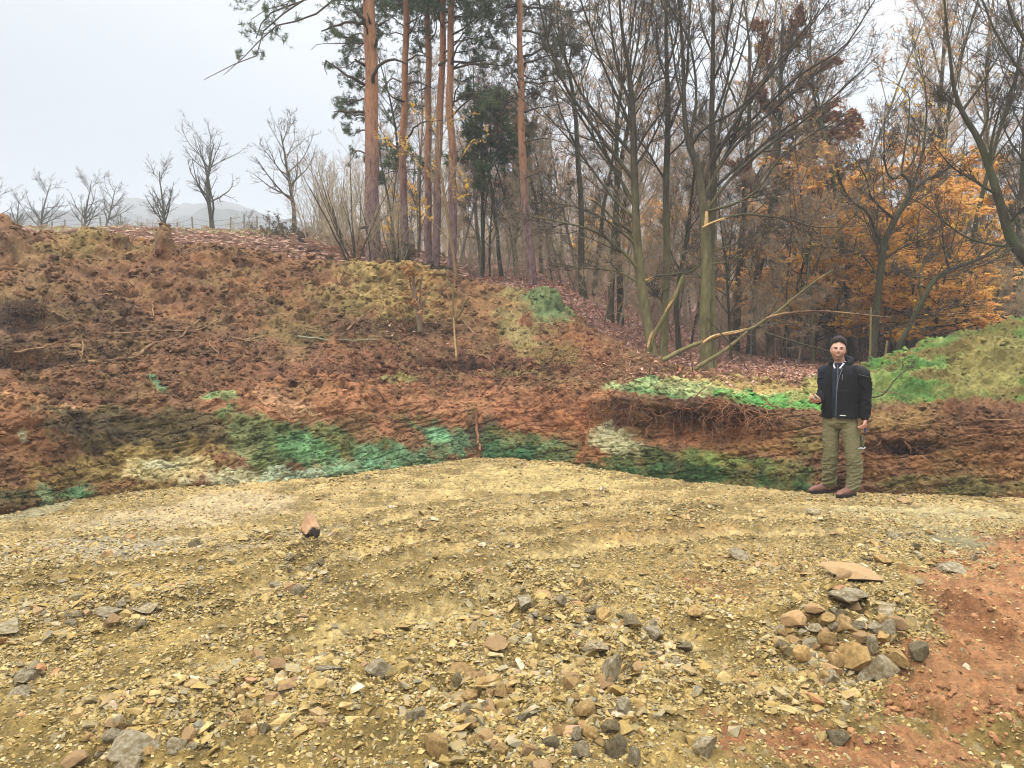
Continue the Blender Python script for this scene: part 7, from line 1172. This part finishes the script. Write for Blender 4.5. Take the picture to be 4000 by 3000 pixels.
lofted('zip', [jpt(.004, .92), jpt(.006, 1.1), jpt(.018, 1.3), jpt(.036, 1.40), jpt(.052, 1.46, .012)], [.003]*5, M_zip, jk); lofted('pocket_zip', [jpt(.060, 1.33), jpt(.062, 1.39)], [.003, .003], M_zip, jk, n=6); lofted('seam', [jpt(-.005, 1.205, .006), jpt(.07, 1.21, .006), jpt(.13, 1.215, .006)], [.0025]*3, M_blk, jk, n=8)
tg = Solid(); c = jpt(.075, .932, .009); tg.limb([c-sd_*.028, c+sd_*.028], [.0052, .0052], n=6, k=8, flat=.5, fdir=fr_); mesh_np('label_strip', np.concatenate(tg.V), [np.array([f for f in tg.F if len(f) == 4]), np.array([f for f in tg.F if len(f) == 3])], M_tag, jk)
q = [SHL+np.array([.045, .05, -.035]), SHL+np.array([.085, -.005, -.075]), SHL+np.array([.065, -.075, -.085]), SHL+np.array([.0, -.112, -.075]), SHL+np.array([-.06, -.105, -.06])]
lofted('piping', q, [.0022]*5, M_zip, jk, k=6)
cu = Solid(); cu.limb([WRL+np.array([.002, .003, .018]), WRL+np.array([.002, -.002, -.012])], [.045, .042], n=6); V, Nn, Fc = cu.mesh(.006, 1); mesh_np('cuff', V, [Fc], M_blk, jk)
# boots
M_boot = plain_mat('brown_boot_leather', C(122, 84, 70, .9), .6, .3, 22, .35, .003, 90); M_sole = plain_mat('dark_rubber_sole', C(58, 50, 46), .8, .25, 50)
for (hx_, hy_), ang, lab in (((.145, .035), -1.30+.12, 'near'), ((-.040, .262), -1.42, 'far')):
    s2, f2_ = frame(ang); o_ = np.array([hx_, hy_, 0.]); pt = lambda f_, z_, s_=0.: o_+f2_*f_+s2*s_+UP*z_
    b_ = Solid(); b_.stack([(*pt(.025, .03)[:2], .03, .043, .052, ang), (*pt(.03, .09)[:2], .09, .048, .054, ang), (*pt(.024, .16)[:2], .16, .056, .060, ang)])
    b_.limb([pt(.02, .048), pt(.09, .058), pt(.16, .046), pt(.225, .036)], [.044, .047, .042, .032], n=22, k=18, flat=.92, fdir=(0, 0, 1)); b_.limb([pt(.225, .030, .0), pt(.238, .030)], [.036, .030], n=5, flat=.8, fdir=(0, 0, 1)); b_.limb([pt(.035, .10), pt(.095, .078)], [.040, .034], n=8)
    V, Nn, Fc = b_.mesh(.0048, 2); V[:, 2] = np.maximum(V[:, 2], .018); V = V+Nn*(.003*vnoise(V*28, 7))[:, None]; bo = mesh_np('boot', V, [Fc], M_boot, man)
    s3 = Solid(); k = 26; ring = []
    for t_ in np.linspace(0, 2*np.pi, k, endpoint=False):
        f_ = .115+.150*math.cos(t_); wd = (.043+.008*math.cos(t_)); ring.append(pt(f_, 0, wd*math.sin(t_)*(1 if abs(math.cos(t_)) > .2 else .92)))
    ring = np.array(ring); s3.rings(np.array([ring*np.array([1, 1, 0])+UP*z_+(ring-ring.mean(0))*e_ for z_, e_ in ((-.012, -.06), (-.010, 0), (.018, .02), (.028, .0), (.030, -.05))])); mesh_np('sole', np.concatenate(s3.V), [np.array([f for f in s3.F if len(f) == 4]), np.array([f for f in s3.F if len(f) == 3])], M_sole, bo)
    for i in range(5): f_ = .060+.020*i; z_ = .125-.014*i; lofted('lace', [pt(f_, z_-.012, -.034), pt(f_+.012, z_+.004, 0), pt(f_, z_-.012, .034)], [.0032]*3, M_blk, bo, k=6, n=8)
# things he holds
st = HC*0+WRR+np.array([-.012, -.012, .0])+unit(np.array([-.85, -.5, .02]))*.062+UP*.027
V, Fc = rock_geo(909, 2, 1.0, 7); V = V*np.array([.060, .040, .020]); a = .5; V = V@np.array([[math.cos(a), math.sin(a), 0], [-math.sin(a), math.cos(a), 0], [0, 0, 1]])
o = mesh_np('green_stone', V, [Fc], rock_mat('green_rock', C(54, 74, 46), C(86, 112, 72), C(110, 132, 92), 40), smooth=False); o.location = MAN+st; tag(o, 'dark green stone held on the palm of the man', 'stone')
hc_ = WRL+np.array([-.005, -.02, -.115]); root = empty('lanyard', MAN+hc_, 'thin dark cord with blue tab and pale clip hanging from the hand of the man', 'lanyard')
lofted('tab', [(0, -.010, .0), (-.004, -.014, -.05)], [.010, .008], plain_mat('blue_fabric', C(40, 56, 120), .7, .1, 30), root, flat=.5, n=6); lofted('cord', [(-.004, -.014, -.05), (-.020, -.026, -.10), (-.035, -.022, -.16), (-.042, -.018, -.225)], [.0028]*4, M_blk, root, k=6); lofted('clip', [(-.075, -.02, -.235), (-.045, -.024, -.232), (-.020, -.02, -.238), (.0, -.014, -.220)], [.007, .011, .008, .006], plain_mat('pale_metal_clip', (.35, .38, .36), .4, .1, 30, .5), root, k=8, n=10)

# ------------------------------------------------------------------ the damp air
def haze(x0, x1, y0, y1, z0, z1, dens):
    V = np.array([(x, y, z) for x in (x0, x1) for y in (y0, y1) for z in (z0, z1)], float); Fc = [(0, 1, 3, 2), (4, 6, 7, 5), (0, 4, 5, 1), (2, 3, 7, 6), (0, 2, 6, 4), (1, 5, 7, 3)]
    m = bpy.data.materials.new('haze'); m.use_nodes = True; t = m.node_tree; t.nodes.clear(); o = t.nodes.new('ShaderNodeOutputMaterial'); v = t.nodes.new('ShaderNodeVolumePrincipled'); v.inputs['Color'].default_value = (.93, .96, 1, 1); v.inputs['Density'].default_value = dens; t.links.new(v.outputs[0], o.inputs['Volume'])
    return tag(mesh_np('haze', V, [np.array(Fc)], m, smooth=False), kind='stuff', label='pale damp haze filling the air over the whole valley', cat='haze')
haze(-520, 420, -20, 560, -4, 95, .0024)
